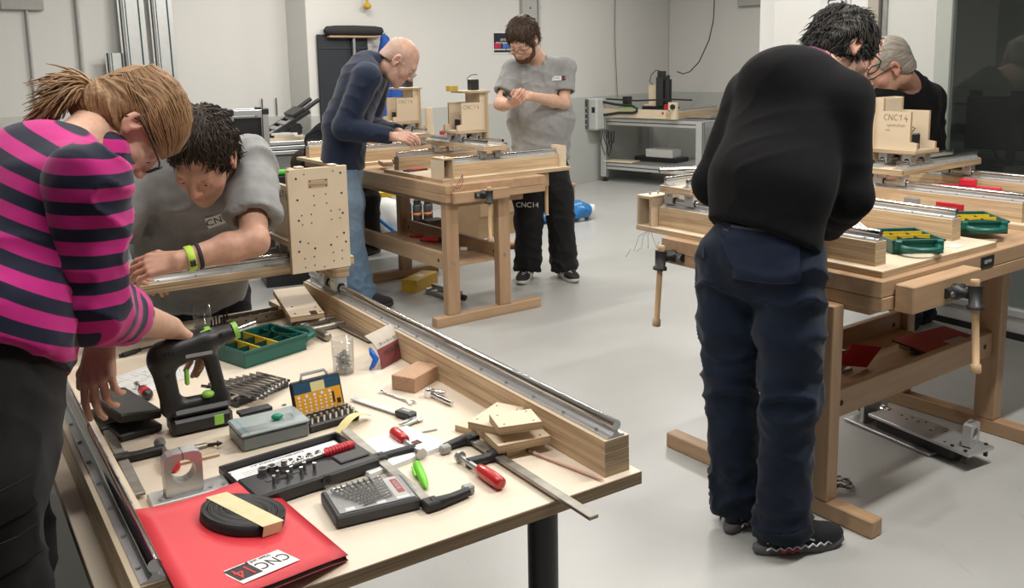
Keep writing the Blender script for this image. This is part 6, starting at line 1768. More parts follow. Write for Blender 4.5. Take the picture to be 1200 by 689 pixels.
# green organiser case (one on the table, two on the right bench, one on the middle bench)
def organizer(label, loc, rz, group='green organiser cases'):
    t = thing('organizer_case', label, 'case', loc, rz, group)
    t.scale = (1.1, 1.1, 1.0)
    L, W, H = 0.098, 0.082, 0.05
    m = MB(); m.box(-L, L, -W, W, 0, 0.003, 0.0)
    for (x0, x1, y0, y1) in ((-L, L, -W, -W + 0.003), (-L, L, W - 0.003, W), (-L, -L + 0.003, -W + 0.003, W - 0.003), (L - 0.003, L, -W + 0.003, W - 0.003)): m.box(x0, x1, y0, y1, 0.003, H, 0.001)
    for (x0, x1, y0, y1) in ((-L - 0.004, L + 0.004, -W - 0.004, -W), (-L - 0.004, L + 0.004, W, W + 0.004), (-L - 0.004, -L, -W, W), (L, L + 0.004, -W, W)): m.box(x0, x1, y0, y1, H - 0.008, H + 0.001, 0.001)
    m.build('tray', GREEN, t)
    for y in (-0.027, 0.027): MB().box(-L + 0.003, 0.062, y - 0.001, y + 0.001, 0.003, H - 0.006, 0).build('divider', GREEND, t)
    MB().box(0.062, 0.064, -W + 0.003, W - 0.003, 0.003, H - 0.006, 0).build('divider', GREEND, t)
    for i, x in enumerate((-0.045, 0.010)):
        for y0, y1 in ((-W + 0.003, -0.028), (-0.026, 0.026), (0.028, W - 0.003)):
            MB().box(x - 0.0015, x + 0.0015, y0, y1, 0.003, H - 0.002, 0).build('yellow_divider', YELL, t)
    m = MB(); pts = []
    for k in range(13):
        u = math.pi * k / 12; pts.append((L + 0.004 + 0.062 * math.sin(u) ** 0.7, -0.058 * math.cos(u), 0.026))
    m.tube(pts, 0.010, 10, cap=True); 
    m.build('handle', GREEN, t)
    m = MB(); pts = []
    for k in range(13):
        u = math.pi * k / 12; pts.append((L - 0.002 - 0.034 * math.sin(u), -0.052 * math.cos(u), 0.035))
    for k in range(12):
        a, b = Vector(pts[k]), Vector(pts[k + 1]); m.sheet([(a.x, a.y, 0.003), (b.x, b.y, 0.003), (b.x, b.y, H - 0.002), (a.x, a.y, H - 0.002)], 0.0018)
    m.build('handle_recess', GREEN, t)
    m = MB()
    for y in (-0.066, 0.066): m.cbox(L + 0.007, y, H - 0.016, 0.012, 0.022, 0.03, 0.003)
    o = m.build('latches', GREEN, t); o['kind'] = 'stuff'
    return t
organizer('dark green organiser case with yellow dividers behind the drill on the foreground table', (-0.7630, 2.5963, ZT), 0.7634 + 0.12)
organizer('near green organiser case on the right bench beside the black edged rail', (1.3973, 3.1686, 0.8624), -1.5469)
organizer('far green organiser case on the right bench between two beams', (1.8018, 3.4929, 0.8624), -1.6501)
organizer('teal green case standing open at the back of the middle bench', (-0.7035, 9.9250, 0.8624), 0.3)

# cordless drill standing on its battery
dr = on('cordless_drill', 'black cordless drill with green accents standing on its battery', 'drill', (-0.7496, 2.0494), 0.5599)
m = MB(); m.box(-0.072, 0.068, -0.036, 0.036, 0.0005, 0.040, 0.008); m.box(-0.068, 0.066, -0.033, 0.033, 0.041, 0.060, 0.008); m.build('battery', BLACKP, dr)
MB().cbox(0.034, -0.0362, 0.022, 0.022, 0.0025, 0.024, 0.001).build('release_button', LIMEF, dr)
D = lambda pts, r, side_=0.9: None
S_ = Field((-0.13, -0.06, 0.02), (0.16, 0.06, 0.28), 0.003)
S_.cap((-0.072, 0, 0.188), (0.020, 0, 0.206), 0.036, 0.032, 0.01)
S_.cap((0.020, 0, 0.206), (0.078, 0, 0.217), 0.030, 0.020, 0.01)
S_.cap((-0.078, 0, 0.170), (-0.062, 0, 0.062), 0.026, 0.022, 0.02)
S_.cap((0.028, 0, 0.188), (0.052, 0, 0.060), 0.018, 0.016, 0.012)
S_.cap((-0.062, 0, 0.060), (0.050, 0, 0.060), 0.020, 0.018, 0.02)
pts, q = S_.points()
db = mesh_obj('body', pts, q, BLACKP, None); db.parent = dr
m = MB(); m.cyl((0.078, 0, 0.217), (0.088, 0, 0.219), 0.017, n=18); m.build('chuck', BLACKP, dr)
m = MB(); m.ring((0, 0, 0), 0.008, 0.0205, 0.012, 20, 0, 'X'); o = m.build('collar', LIMEF, dr); o.location = (0.094, 0, 0.2205); o.rotation_euler = (0, -0.19, 0)
m = MB(); m.cyl((0.098, 0, 0.2212), (0.145, 0, 0.2302), 0.0065, n=12); m.build('bit_holder', CHROME, dr)
m = MB(); m.cbox(-0.028, -0.0175, 0.135, 0.010, 0.012, 0.040, 0.003); m.build('trigger', LIMEF, dr)
m = MB(); m.lathe([(0.001, 0), (0.013, 0.0), (0.015, 0.006), (0.010, 0.012), (0.001, 0.013)], 14, 0, (0.018, -0.012, 0.076)); m.build('knob', LIMEF, dr)
for (x, z, r_) in ((-0.030, 0.2315, 0.19), (0.022, 0.237, 0.19)):
    o = MB().cbox(0, 0, 0, 0.026, 0.020, 0.003, 0.001).build('green_patch', LIMEF, dr); o.location = (x, -0.006, z); o.rotation_euler = (0.1, -r_, 0)
m = MB()
for k in range(3):
    m.cbox(-0.072 + k * 0.008, -0.0335, 0.195, 0.004, 0.003, 0.022, 0.0008)
o = m.build('vents', INK, dr); o['kind'] = 'stuff'
m = MB(); m.cbox(0.0, -0.0338, 0.188, 0.06, 0.002, 0.008, 0); o = m.build('type_plate', GREYP, dr)
m = MB()
for (x, y, z) in ((-0.085, -0.020, 0.165), (-0.070, -0.026, 0.145), (0.045, -0.017, 0.11), (0.042, -0.02, 0.075), (0.055, -0.022, 0.223)): m.cyl((x, y, z), (x, y - 0.003, z), 0.004, n=8)
o = m.build('screw_holes', INK, dr); o['kind'] = 'stuff'

# wrench rack
wk = on('wrench_rack', 'black rack holding a row of open ended wrenches beside the drill', 'wrench set', (-0.6815, 2.2578), 0.9613)
for y in (-0.030, 0.045):
    MB().box(-0.085, 0.085, y - 0.008, y + 0.008, 0, 0.022, 0.002).build('rack_bar', BLACKP, wk)
MB().box(-0.088, -0.080, -0.04, 0.055, 0.0, 0.016, 0.001).build('rack_side', BLACKP, wk)
wm = MB(); wm.tube([(0, -0.055, 0.026), (0, 0.055, 0.030)], 0.0042, 8)
for s in (-1, 1):
    wm.at(0, s * 0.064, 0.028 + s * 0.002, 0, 0.0, 0.35); wm.prism([(-0.005, -0.010 * s), (-0.0115, -0.004 * s), (-0.0115, 0.012 * s), (-0.004, 0.004 * s), (0.004, 0.004 * s), (0.0115, 0.012 * s), (0.0115, -0.004 * s), (0.005, -0.010 * s)], -0.0035, 0.0035, 'Z')
wm.M = Matrix.Identity(4)
wme = wm.mesh('wrench', CHROME)
for k in range(9):
    o = bpy.data.objects.new('wrench', wme); COL.objects.link(o); o.parent = wk
    sc_ = 1.25 - 0.07 * k; o.location = (-0.068 + k * 0.0165, 0, 0.0); o.scale = (sc_, sc_, 1.0); o.rotation_euler = (0, 0, 0.12)

# open bit set
bs = on('bit_set', 'open bit set with yellow and blue lined lid', 'bit set', (-0.4490, 2.0613), 0.6652)
MB().box(-0.066, 0.066, -0.036, 0.034, 0, 0.020, 0.004).build('tray', BLACKP, bs)
ld = MB().box(-0.066, 0.066, 0.0, 0.010, 0.0, 0.088, 0.004).build('lid', BLACKP, bs, (0, 0.036, 0.012)); ld.rotation_euler = (-0.30, 0, 0)
MB().box(-0.060, 0.060, -0.0012, 0.0, 0.006, 0.056, 0).build('yellow_card', ORANGE, ld)
MB().box(-0.060, 0.060, -0.0012, 0.0, 0.0565, 0.082, 0).build('blue_card', NAVYB, ld)
MB().box(-0.016, 0.020, -0.0020, -0.0012, 0.055, 0.078, 0).build('pale_label', POSTIT, ld)
m = MB()
for r in range(5):
    for c_ in range(7 if r else 5):
        m.cyl((-0.050 + c_ * (0.0135 if r else 0.02), -0.0013, 0.014 + (4 - r) * 0.0085), (-0.050 + c_ * (0.0135 if r else 0.02), -0.0019, 0.014 + (4 - r) * 0.0085), 0.0028 if r else 0.0042, n=8)
o = m.build('printed_dots', WHITE, ld); o['kind'] = 'stuff'
m = MB(); m.box(0.036, 0.041, -0.0019, -0.0012, 0.018, 0.045, 0); m.box(0.046, 0.056, -0.0019, -0.0012, 0.014, 0.026, 0); m.build('printed_tools', INK, ld)
for r in range(4):
    for c_ in range(8):
        m = MB(); rr = 0.0058 if r == 3 else 0.0036; x = -0.055 + c_ * 0.0155; y = -0.028 + r * 0.016
        m.cyl((x, y, 0.0185), (x, y, 0.028 if r == 3 else 0.033), rr, n=8); m.build('bit', CHROME, bs)
m = MB(); m.tube([(-0.035, 0, 0.0), (-0.03, 0.004, 0.012), (0.03, 0.004, 0.012), (0.035, 0, 0.0)], 0.004, 8); o = m.build('lid_handle', FROST, ld); o.location = (0, 0.004, 0.088)

# grey tinted box
gb = on('parts_box', 'grey tinted plastic box with black clips on its lid', 'box', (-0.5693, 1.9821), 0.5875)
MB().box(-0.078, 0.078, -0.052, 0.052, 0, 0.034, 0.005).build('box_base', SKYFROST, gb)
MB().box(-0.080, 0.080, -0.054, 0.054, 0.0345, 0.042, 0.004).build('lid', plain('grey_green_lid', (0.36, 0.42, 0.42), 0.35), gb)
m = MB()
for k in range(10): m.cyl((-0.055 + 0.012 * k, -0.03 + 0.018 * (k % 4), 0.006), (-0.03 + 0.01 * k, -0.02 + 0.012 * (k % 3), 0.012), 0.003, n=6)
o = m.build('small_parts', ZINC, gb); o['kind'] = 'stuff'
MB().box(-0.064, -0.060, -0.052, 0.052, 0.0421, 0.0424, 0).build('blue_stripe', plain('pale_blue_print', (0.20, 0.42, 0.50), 0.5), gb)
m = MB(); m.box(-0.052, 0.022, 0.0, 0.012, 0.0422, 0.052, 0.002); m.box(-0.052, 0.022, 0.020, 0.030, 0.0422, 0.050, 0.002)
for x in (-0.03, 0.0): m.box(x - 0.004, x + 0.004, 0.012, 0.020, 0.0422, 0.048, 0.001)
single(m, 'black_clip', BLACKP, 'black plastic clip strip lying on the grey tinted box', 'clip', (-0.5613, 1.9175, ZT + 0.0424), 0.5875)
m = MB(); m.ball((0, 0, 0.0105), (0.014, 0.010, 0.007), 10, 6); m.tube([(0.01, 0, 0.009), (0.03, 0.006, 0.010), (0.035, -0.012, 0.008), (0.01, -0.018, 0.007)], 0.004, 6, mat=1); 
single(m, 'green_plug', [plain('sea_green_plastic', (0.01, 0.30, 0.17), 0.4), CLEAR], 'small green plug with clear film on the grey tinted box', 'plug', (-0.5486, 1.9799, ZT + 0.0424 - 0.003), 0.4)

# black hinged case, screwdriver, yellow bit, drawings, drill bit
bc = on('black_case', 'black hinged case slightly open beside the drill at the left rail', 'case', (-0.9386, 2.0734), -0.7979)
MB().box(-0.115, 0.105, -0.055, 0.045, 0, 0.018, 0.004).build('base', BLACKP, bc)
o = MB().box(-0.115, 0.105, -0.100, 0.0, 0.0, 0.022, 0.004).build('lid', plain('black_textured_case', (0.018, 0.017, 0.017), 0.5, 0, 0.1, 60, 0.1), bc, (0, 0.045, 0.030)); o.rotation_euler = (-0.16, 0, 0)
sd = on('stubby_screwdriver', 'red and black bit screwdriver lying on the drawing', 'screwdriver', (-0.9745, 2.2662), -0.9257)
m = MB(); m.cyl((-0.055, 0, 0.013), (-0.005, 0, 0.013), 0.0042, n=10); m.cyl((-0.062, 0, 0.013), (-0.050, 0, 0.013), 0.0075, n=12); m.build('shaft', CHROME, sd)
m = MB(); m.tube([(-0.008, 0, 0.014), (-0.004, 0, 0.014), (0.012, 0, 0.014)], 0.012, 14, radii=[0.008, 0.0125, 0.0135]); m.tube([(0.040, 0, 0.014), (0.050, 0, 0.014), (0.056, 0, 0.014)], 0.012, 14, radii=[0.0145, 0.0125, 0.006]); m.build('grip_ends', BLACKP, sd)
m = MB(); m.tube([(0.012, 0, 0.014), (0.026, 0, 0.014), (0.040, 0, 0.014)], 0.014, 14, radii=[0.0135, 0.0152, 0.0145]); m.build('grip', REDP, sd)
dw = on('drawing_sheet', 'large printed assembly drawing spread under the screwdriver', 'paper', (-1.0084, 2.4104), 1.0298)
MB().box(-0.16, 0.15, -0.095, 0.085, 0, 0.0008, 0).build('sheet', PAPER, dw)
m = MB(); rnd = random.Random(11)
for k in range(5): m.box(-0.15, 0.14, -0.085 + k * 0.04, -0.0844 + k * 0.04, 0.0008, 0.0009, 0)
for k in range(7): m.box(-0.15 + k * 0.048, -0.1494 + k * 0.048, -0.085, 0.075, 0.0008, 0.0009, 0)
for k in range(34):
    x, y, a, L = rnd.uniform(-.14, .13), rnd.uniform(-.08, .07), rnd.uniform(0, 3.1), rnd.uniform(0.006, 0.022)
    m.at(x, y, 0, a); m.box(-L, L, -0.0005, 0.0005, 0.0008, 0.00095, 0)
m.M = Matrix.Identity(4)
o = m.build('printed_lines', DGREY, dw); o['kind'] = 'stuff'
MB().box(0.075, 0.115, 0.0, 0.022, 0.0008, 0.001, 0).build('pink_field', plain('pink_print', (0.72, 0.24, 0.22), 0.7), dw)
yb = MB(); yb.box(-0.014, 0.014, -0.009, 0.009, 0, 0.010, 0.003); yb.box(0.006, 0.018, -0.004, 0.004, 0.002, 0.012, 0.002)
single(yb, 'yellow_part', YELL, 'small yellow plastic part at the woman\'s fingertips', 'plastic part', (-1.0667, 2.2939, ZT + 0.001), 0.5)
db_ = on('masonry_bit', 'black long drill bit with a clamp lying behind the woman\'s hand', 'drill bit', (-1.1405, 2.6177), 1.0035)
m = MB(); m.cyl((-0.05, 0, 0.006), (0.02, 0, 0.006), 0.0055, n=10); m.cyl((0.02, 0, 0.006), (0.075, 0, 0.005), 0.0026, n=8); m.build('shank', BLACKM, db_)
MB().cbox(-0.02, -0.004, 0.007, 0.05, 0.016, 0.012, 0.003).build('clamp', BLACKM, db_)
wb = on('white_tray', 'pale wooden board between the drill and the shaft block', 'board', (-0.7134, 1.8966), 0.5398)
MB().box(-0.05, 0.045, -0.045, 0.04, 0, 0.006, 0.001, mats=(1, 1, 0)).build('board', [PLY, PLYX], wb)
MB().box(-0.02, 0.03, 0.0, 0.012, 0.0062, 0.016, 0.002).build('metal_insert', DSTEEL, wb)
m = MB(); m.cyl((-0.02, 0, 0.0045), (0.03, 0, 0.0045), 0.004, n=8); m.cyl((0.03, 0, 0.0045), (0.042, 0, 0.0045), 0.008, 0.001, n=8)
single(m, 'countersink', BLACKM, 'dark countersink bit next to the shaft block', 'drill bit', (-0.7002, 1.9138, ZT + 0.0068), 0.3)
# boards, angle, strip at the back edge
pk = on('notched_board', 'pale plywood board with a square notch resting on other offcuts', 'board', (-0.7242, 2.9553), -1.0129, ZT + 0.042, None)
pk.rotation_euler = (0, 0.10, -1.1261)
MB().box(-0.15, 0.13, -0.055, 0.055, 0, 0.018, 0.001, mats=(1, 1, 0)).build('board', [PLY, PLYX], pk)
MB().box(0.10, 0.1305, 0.012, 0.034, 0.0175, 0.0184, 0).build('notch', HOLE, pk)
for (x, y) in ((0.04, -0.03), (0.105, -0.035), (0.07, 0.04), (0.115, 0.045)):
    m = MB(); m.cyl((x, y, 0.0178), (x, y, 0.0184), 0.004, n=8); m.build('drilled_hole', HOLE, pk)
for i, (q, a) in enumerate((((-0.7918, 3.0846), 0.2), ((-0.7627, 3.1461), -0.15))):
    m = MB(); m.box(-0.09, 0.09, -0.035, 0.035, 0, 0.018, 0.001, mats=(1, 1, 0))
    single(m, 'plywood_offcut', [PLY, PLYX], 'plywood offcut under the notched board, ' + ('the lowest one' if i == 0 else 'the upper one'), 'board', (*q, ZT + i * 0.019), -1.1261 + a, 'offcuts under the notched board')
an = on('punched_angle', 'old punched steel channel at the back edge of the table', 'steel profile', (-0.8722, 2.9324), 0.6581)
m = MB(); m.box(-0.10, 0.10, -0.025, 0.025, 0, 0.002, 0.0005); m.box(-0.10, 0.10, -0.027, -0.025, 0, 0.030, 0.0005); m.box(-0.10, 0.10, 0.025, 0.027, 0, 0.030, 0.0005); m.build('channel', DSTEEL, an)
for k in range(5):
    m = MB(); m.cyl((-0.07 + k * 0.035, -0.0268, 0.016), (-0.07 + k * 0.035, -0.0274, 0.016), 0.0035, n=8); m.build('punched_hole', HOLE, an)
    m = MB(); m.cyl((-0.07 + k * 0.035, 0.0249, 0.016), (-0.07 + k * 0.035, 0.0243, 0.016), 0.0045, n=8); m.build('punched_hole', PAPER, an)
m = MB(); m.box(-0.13, 0.13, -0.014, 0.014, 0, 0.005, 0.001)
single(m, 'flat_bar', DSTEEL, 'flat steel bar pointing under the notched board', 'steel bar', (-0.7497, 2.8188, ZT), 1.4136)
bt = on('bit_block', 'dark block with upright drill bits behind the drill', 'bit holder', (-0.9516, 2.8312), 0.9411)
MB().box(-0.04, 0.04, -0.014, 0.014, 0, 0.022, 0.002).build('block', plain('dark_wood', (0.06, 0.04, 0.03), 0.6), bt)
for k in range(6):
    m = MB(); m.cyl((-0.03 + k * 0.012, 0, 0.022), (-0.03 + k * 0.012, 0, 0.045 + 0.006 * (k % 3)), 0.003, n=6); m.build('bit', BLACKM, bt)
m = MB(); m.tube([(0, 0, 0), (0.012, 0.004, 0.012), (0.010, -0.008, 0.024), (-0.004, -0.004, 0.030)], 0.0028, 6)
single(m, 'hook_clip', BLACKM, 'small black snap hook at the woman\'s belt', 'hook', (-0.8315, 1.6200, 1.0032), 0.3)

# ---------------------------------------------------------------- things on and under the two benches
def block(name, label, cat, xy, rz, z, s, mat, group=None, bev=0.0015, mats=None, rot=None):
    m = MB(); m.box(-s[0] / 2, s[0] / 2, -s[1] / 2, s[1] / 2, 0, s[2], bev, mats=mats)
    return single(m, name, mat, label, cat, (xy[0], xy[1], z), rz, group, rot)
ZR = 0.8624
# right bench
t = thing('aluminium_rule', 'silver ruled aluminium profile lying across the near beam of the right bench', 'profile', (1.1978, 3.1273, 0.958), -1.7154)
MB().box(-0.12, 0.12, -0.025, 0.025, 0, 0.006, 0.001).build('profile', ALUW, t)
for y in (-0.016, 0.0, 0.016): MB().box(-0.12, 0.12, y - 0.003, y + 0.003, 0.0061, 0.009, 0).build('rib', WHITE, t)
t = thing('bit_stand', 'red plastic bit stand with three slots leaning on the middle beam of the right bench', 'bit stand', (1.7937, 3.6653, ZR), -0.9649)
m = MB(); m.box(-0.058, 0.058, 0, 0.012, 0, 0.075, 0.002); m.build('plate', REDP, t)
for x in (-0.035, -0.002, 0.03):
    MB().box(x - 0.003, x + 0.003, -0.0012, 0.0, 0.018, 0.052, 0).build('slot', INK, t); MB().cbox(x, -0.0006, 0.052, 0.009, 0.0012, 0.009, 0).build('slot_head', INK, t)
t = thing('clear_box', 'small clear plastic box beside the red bit stand', 'box', (1.7103, 3.8195, ZR), -1.1579)
MB().box(-0.035, 0.035, -0.012, 0.012, 0, 0.075, 0.002).build('shell', FROST, t)
m = MB()
for k in range(4): m.cyl((-0.02 + 0.013 * k, 0, 0.01), (-0.02 + 0.012 * k, 0.002, 0.045 + 0.008 * (k % 2)), 0.003, n=6)
o = m.build('bits', ZINC, t); o['kind'] = 'stuff'
t = thing('white_carton', 'small white carton on the edge of the right bench next to the near green case', 'box', (1.5785, 3.1683, 0.8404), 0.6459)
MB().box(-0.03, 0.03, -0.02, 0.02, 0, 0.025, 0.001).build('carton', WHITE, t); MB().box(-0.02, 0.022, -0.0206, -0.02, 0.006, 0.018, 0).build('print', GREYP, t)
t = thing('red_quick_clamp', 'bright red quick clamp lying between the far beams of the right bench', 'clamp', (2.1485, 4.2029, 0.905), -0.7682)
MB().box(-0.14, 0.14, -0.012, 0.012, 0.0, 0.024, 0.005).build('bar', plain('bright_red_plastic', (0.72, 0.02, 0.05), 0.4), t)
MB().box(-0.045, 0.03, -0.016, 0.016, 0.02, 0.055, 0.006).build('grip', plain('bright_red_grip', (0.72, 0.02, 0.05), 0.4), t)
MB().box(-0.12, 0.12, -0.02, 0.02, -0.043, 0.0, 0.002).build('pad_block', PLY, t)
for i, (q, w_) in enumerate((((2.2214, 4.0976), 0.16), ((2.2890, 4.0771), 0.10))):
    block('wood_block', 'pale wood block behind the red quick clamp, ' + ('the longer one' if i == 0 else 'the shorter one with a step'), 'block', q, -YR + 0.1, ZR, (w_, 0.06, 0.042 - 0.012 * i), [PLY, PLYX], 'wood blocks on the far frame', mats=(1, 1, 0))
# shelf of the right bench
ZS = 0.3525
t = thing('red_folder', 'dull red folder with a white sticker lying on the shelf of the right bench', 'folder', (1.7170, 3.5290, 0.392), 0.4402)
t.rotation_euler = (0.03, -0.05, 0.4402)
MB().box(-0.15, 0.15, -0.10, 0.10, 0.006, 0.008, 0).build('front_cover', REDDK, t); MB().box(-0.15, 0.15, -0.10, 0.10, 0.0, 0.0055, 0).build('inner_sheets', BLACKP, t)
MB().box(0.0, 0.10, -0.06, -0.02, 0.0081, 0.0086, 0).build('sticker', GREYP, t)
block('shelf_block', 'small wood block propping the red folder on the right bench shelf', 'block', (1.6205, 3.5806), -YR, ZS, (0.07, 0.05, 0.030), [PLY, PLYX], mats=(1, 1, 0))
t = thing('small_red_folder', 'red card leaning beside the steel sander on the right bench shelf', 'folder', (1.2840, 3.3286, ZS), 0.3, rot=(0.5, 0.2, 0.35))
MB().box(-0.07, 0.07, -0.002, 0.002, 0.02, 0.13, 0.0).build('card', REDP, t)
t = thing('hole_saw', 'steel tool with a round opening near the leg of the right bench', 'tool', (1.2423, 3.3198, ZS), 0.5)
m = MB(); m.ring((0, 0, 0.05), 0.022, 0.036, 0.04, 24, 0, 'Y'); m.build('ring', CHROME, t); MB().box(-0.035, 0.04, -0.03, 0.03, 0, 0.012, 0.003).build('foot', ZINC, t)
MB().cbox(0, 0, 0.05, 0.03, 0.02, 0.02, 0.003).build('insert', BLACKP, t)
block('steel_box', 'grey steel piece on the shelf between the man\'s legs', 'steel plate', (0.8731, 3.1522), -YR, ZS, (0.12, 0.08, 0.05), ALUM)
# spindle unit on the floor under the right bench
sx = Vector((1.4885, 3.6803)); ex = Vector((1.7348, 3.2103)); cx_ = (sx + ex) / 2
su = thing('spindle_unit', 'aluminium spindle unit with motor and clamp ring lying on the floor under the right bench', 'machine part', (cx_.x, cx_.y, 0.0), -1.0882)
MB().box(-0.30, 0.12, -0.08, 0.075, 0.004, 0.014, 0.001).build('lower_plate', ALUM, su)
o = MB().box(-0.18, 0.28, -0.075, 0.075, 0.062, 0.074, 0.001).build('upper_plate', ALUM, su); 
MB().box(-0.16, 0.20, -0.05, 0.05, 0.0145, 0.0615, 0.002).build('linear_block', BLACKM, su)
for x in (0.20, 0.255):
    for y in (-0.06, 0.06):
        m = MB(); m.cyl((x, y, 0.03), (x, y, 0.062), 0.008, n=8); m.cyl((x, y, 0.074), (x, y, 0.080), 0.007, n=8); m.build('bolt', BLACKM, su)
m = MB()
for x, y in ((-0.10, 0.03), (-0.06, 0.045), (-0.06, 0.01), (-0.02, 0.03), (0.0, 0.05), (0.06, 0.0), (0.10, 0.04), (0.16, -0.05)): m.cyl((x, y, 0.0738), (x, y, 0.0748), 0.006, n=8)
o = m.build('plate_holes', HOLE, su); o['kind'] = 'stuff'
MB().box(-0.235, -0.215, -0.06, 0.085, 0.0145, 0.10, 0.002).build('motor_plate', ALUM, su)
MB().box(-0.33, -0.236, 0.0, 0.075, 0.03, 0.105, 0.006).build('motor', BLACKP, su)
m = MB(); m.cyl((-0.214, 0.035, 0.06), (-0.165, 0.035, 0.06), 0.02, n=16); m.cyl((-0.20, 0.035, 0.06), (-0.185, 0.035, 0.06), 0.026, n=16); m.build('coupling', CHROME, su)
m = MB(); y0 = 0.014
out = [(-0.042, 0.0745), (0.042, 0.0745), (0.042, 0.155), (0.030, 0.165), (-0.030, 0.165), (-0.042, 0.155)]
def ring_plate(m, out, cz, r, yh, n=24):
    hole = [(r * math.cos(2 * math.pi * k / n), cz + r * math.sin(2 * math.pi * k / n)) for k in range(n)]
    oo = []
    for k in range(n):
        a = 2 * math.pi * k / n; dx, dz = math.cos(a), math.sin(a); best = 1e9
        for i in range(len(out)):
            (x1, z1), (x2, z2) = out[i], out[(i + 1) % len(out)]; z1 -= cz; z2 -= cz
            den = dx * (z2 - z1) - dz * (x2 - x1)
            if abs(den) < 1e-9: continue
            t_ = (x1 * (z2 - z1) - z1 * (x2 - x1)) / den; s_ = (x1 * dz - z1 * dx) / den
            if t_ > 0 and -1e-6 <= s_ <= 1 + 1e-6: best = min(best, t_)
        oo.append((best * dx, cz + best * dz))
    vs = [(x, -yh, z) for x, z in hole] + [(x, -yh, z) for x, z in oo] + [(x, yh, z) for x, z in hole] + [(x, yh, z) for x, z in oo]
    fs = []
    for k in range(n):
        k2 = (k + 1) % n
        fs += [(k, k2, n + k2, n + k), (2 * n + k2, 2 * n + k, 3 * n + k, 3 * n + k2), (n + k, n + k2, 3 * n + k2, 3 * n + k), (k2, k, 2 * n + k, 2 * n + k2)]
    m.add(vs, fs, 0)
ring_plate(m, out, 0.122, 0.024, 0.016)
o = m.build('clamp_ring', ALUM, su); o.location = (0.225, 0.01, 0); o.rotation_euler = (0, 0, math.pi / 2 + 0.25)
MB().box(0.223, 0.227, -0.01, 0.03, 0.147, 0.166, 0).build('slit', INK, su)
rnd = random.Random(2)
def wires(name, label, c, n, r, mats, h=0.05):
    t = thing(name, label, 'cable', c)
    for k in range(n):
        pts = []; a0 = rnd.uniform(0, 6)
        for j in range(9): pts.append((r * math.cos(a0 + j * 0.75) * rnd.uniform(.5, 1.1), r * math.sin(a0 + j * 0.75) * rnd.uniform(.4, 1.0), 0.004 + h * abs(math.sin(j * 0.8 + k)) * rnd.uniform(.3, 1)))
        MB().tube(pts, 0.0022, 5).build('wire', mats[k % len(mats)], t)
    return t
BROWNW = plain('brown_wire', (0.12, 0.05, 0.04), 0.5)
wires('wire_bundle', 'tangle of thin brown and white wires at the motor of the spindle unit', (1.5230, 3.7052, 0.0), 6, 0.05, [BROWNW, INK, WHITE, REDDK], 0.10)
wires('wire_bundle', 'tangle of thin dark wires on the floor beside the right bench leg', (1.1676, 3.0738, 0.0), 6, 0.055, [INK, BROWNW, WHITE], 0.025)
t = thing('spindle_plate', 'aluminium plate on green feet lying on the floor behind the man in black', 'machine part', (0.8867, 3.3309, 0.0), -YR + 0.4)
MB().box(-0.13, 0.13, -0.075, 0.075, 0.055, 0.065, 0.001).build('plate', ALUM, t)
for x, y in ((-0.10, -0.05), (0.10, -0.05), (0.10, 0.05), (-0.10, 0.05)):
    m = MB(); m.cyl((x, y, 0.0), (x, y, 0.055), 0.012, n=10); m.build('foot', plain('green_foot', (0.02, 0.22, 0.06), 0.5), t)
# gantry end of the near frame on the right bench: rod, blocks
for i, (q, L, zz) in enumerate((((0.6829, 3.5825), 0.20, 1.045),)):
    m = MB(); m.tube([(-L / 2, 0, 0.012), (L / 2, 0, 0.012)], 0.011, 16)
    single(m, 'loose_rod', STEEL, 'loose steel rod lying on the left gantry of the right bench', 'rod', (*q, 1.0935), 0.25)
# hanging motor wires at the open housing
t = thing('motor_wires', 'thin black wires hanging from the motor housing of the right bench', 'cable', (0.5759, 3.7200, 0.8349))
for k in range(4):
    pts = [(0.0 + 0.01 * k, 0, 0.02), (0.01 - 0.03 * k, -0.01, -0.03), (0.03 - 0.05 * k, -0.03, -0.08 - 0.012 * k), (0.035 - 0.06 * k, -0.035, -0.10), (0.05 - 0.075 * k, -0.03, -0.06 - 0.03 * k)]
    MB().tube([(x * 0.6, y, z * 0.7) for x, y, z in pts], 0.0008, 5).build('wire', INK if k % 2 else BROWNW, t)

# middle bench
ZM = 0.8624
block('clamped_block', 'short wood block with a black clip at the left corner of the middle bench', 'block', (-0.8453, 6.0611), -YM + 1.3, ZM, (0.16, 0.07, 0.03), [PLY, PLYX], mats=(1, 1, 0))
t = thing('black_clip', 'black spring clip beside the short wood block on the middle bench', 'clip', (-0.7910, 6.1347, ZM), 0.4)
MB().box(-0.03, 0.03, -0.012, 0.012, 0, 0.02, 0.004).build('body', BLACKP, t); MB().box(-0.02, 0.02, -0.008, 0.008, 0.021, 0.035, 0.003).build('lever', GREYP, t)
t = thing('red_pad', 'flat red and black pad lying at the front of the middle bench', 'pad', (-0.6115, 5.7410, ZM), -YM + 0.1)
MB().box(-0.075, 0.075, -0.035, 0.035, 0, 0.008, 0.002).build('base', BLACKP, t); MB().box(-0.045, 0.075, -0.03, 0.03, 0.0085, 0.012, 0.002).build('red_face', REDP, t)
t = thing('vise_wires', 'thin red and black wires dangling over the vise of the middle bench', 'cable', (-0.3095, 5.1200, 0.8586))
for k in range(3):
    MB().tube([(0.03, 0.02, 0.05), (0.032 - .012 * k, -0.015, 0.01), (0.012 - 0.018 * k, -0.03, -0.025 - .008 * k), (-0.01 - 0.012 * k, -0.03, -0.02 + .012 * k)], 0.0018, 5).build('wire', [INK, REDDK, BROWNW][k], t)
ZMS = 0.3525
t = thing('dark_tool_case', 'dark brown open box on the shelf of the middle bench', 'box', (-0.5717, 6.3916, ZMS), -YM)
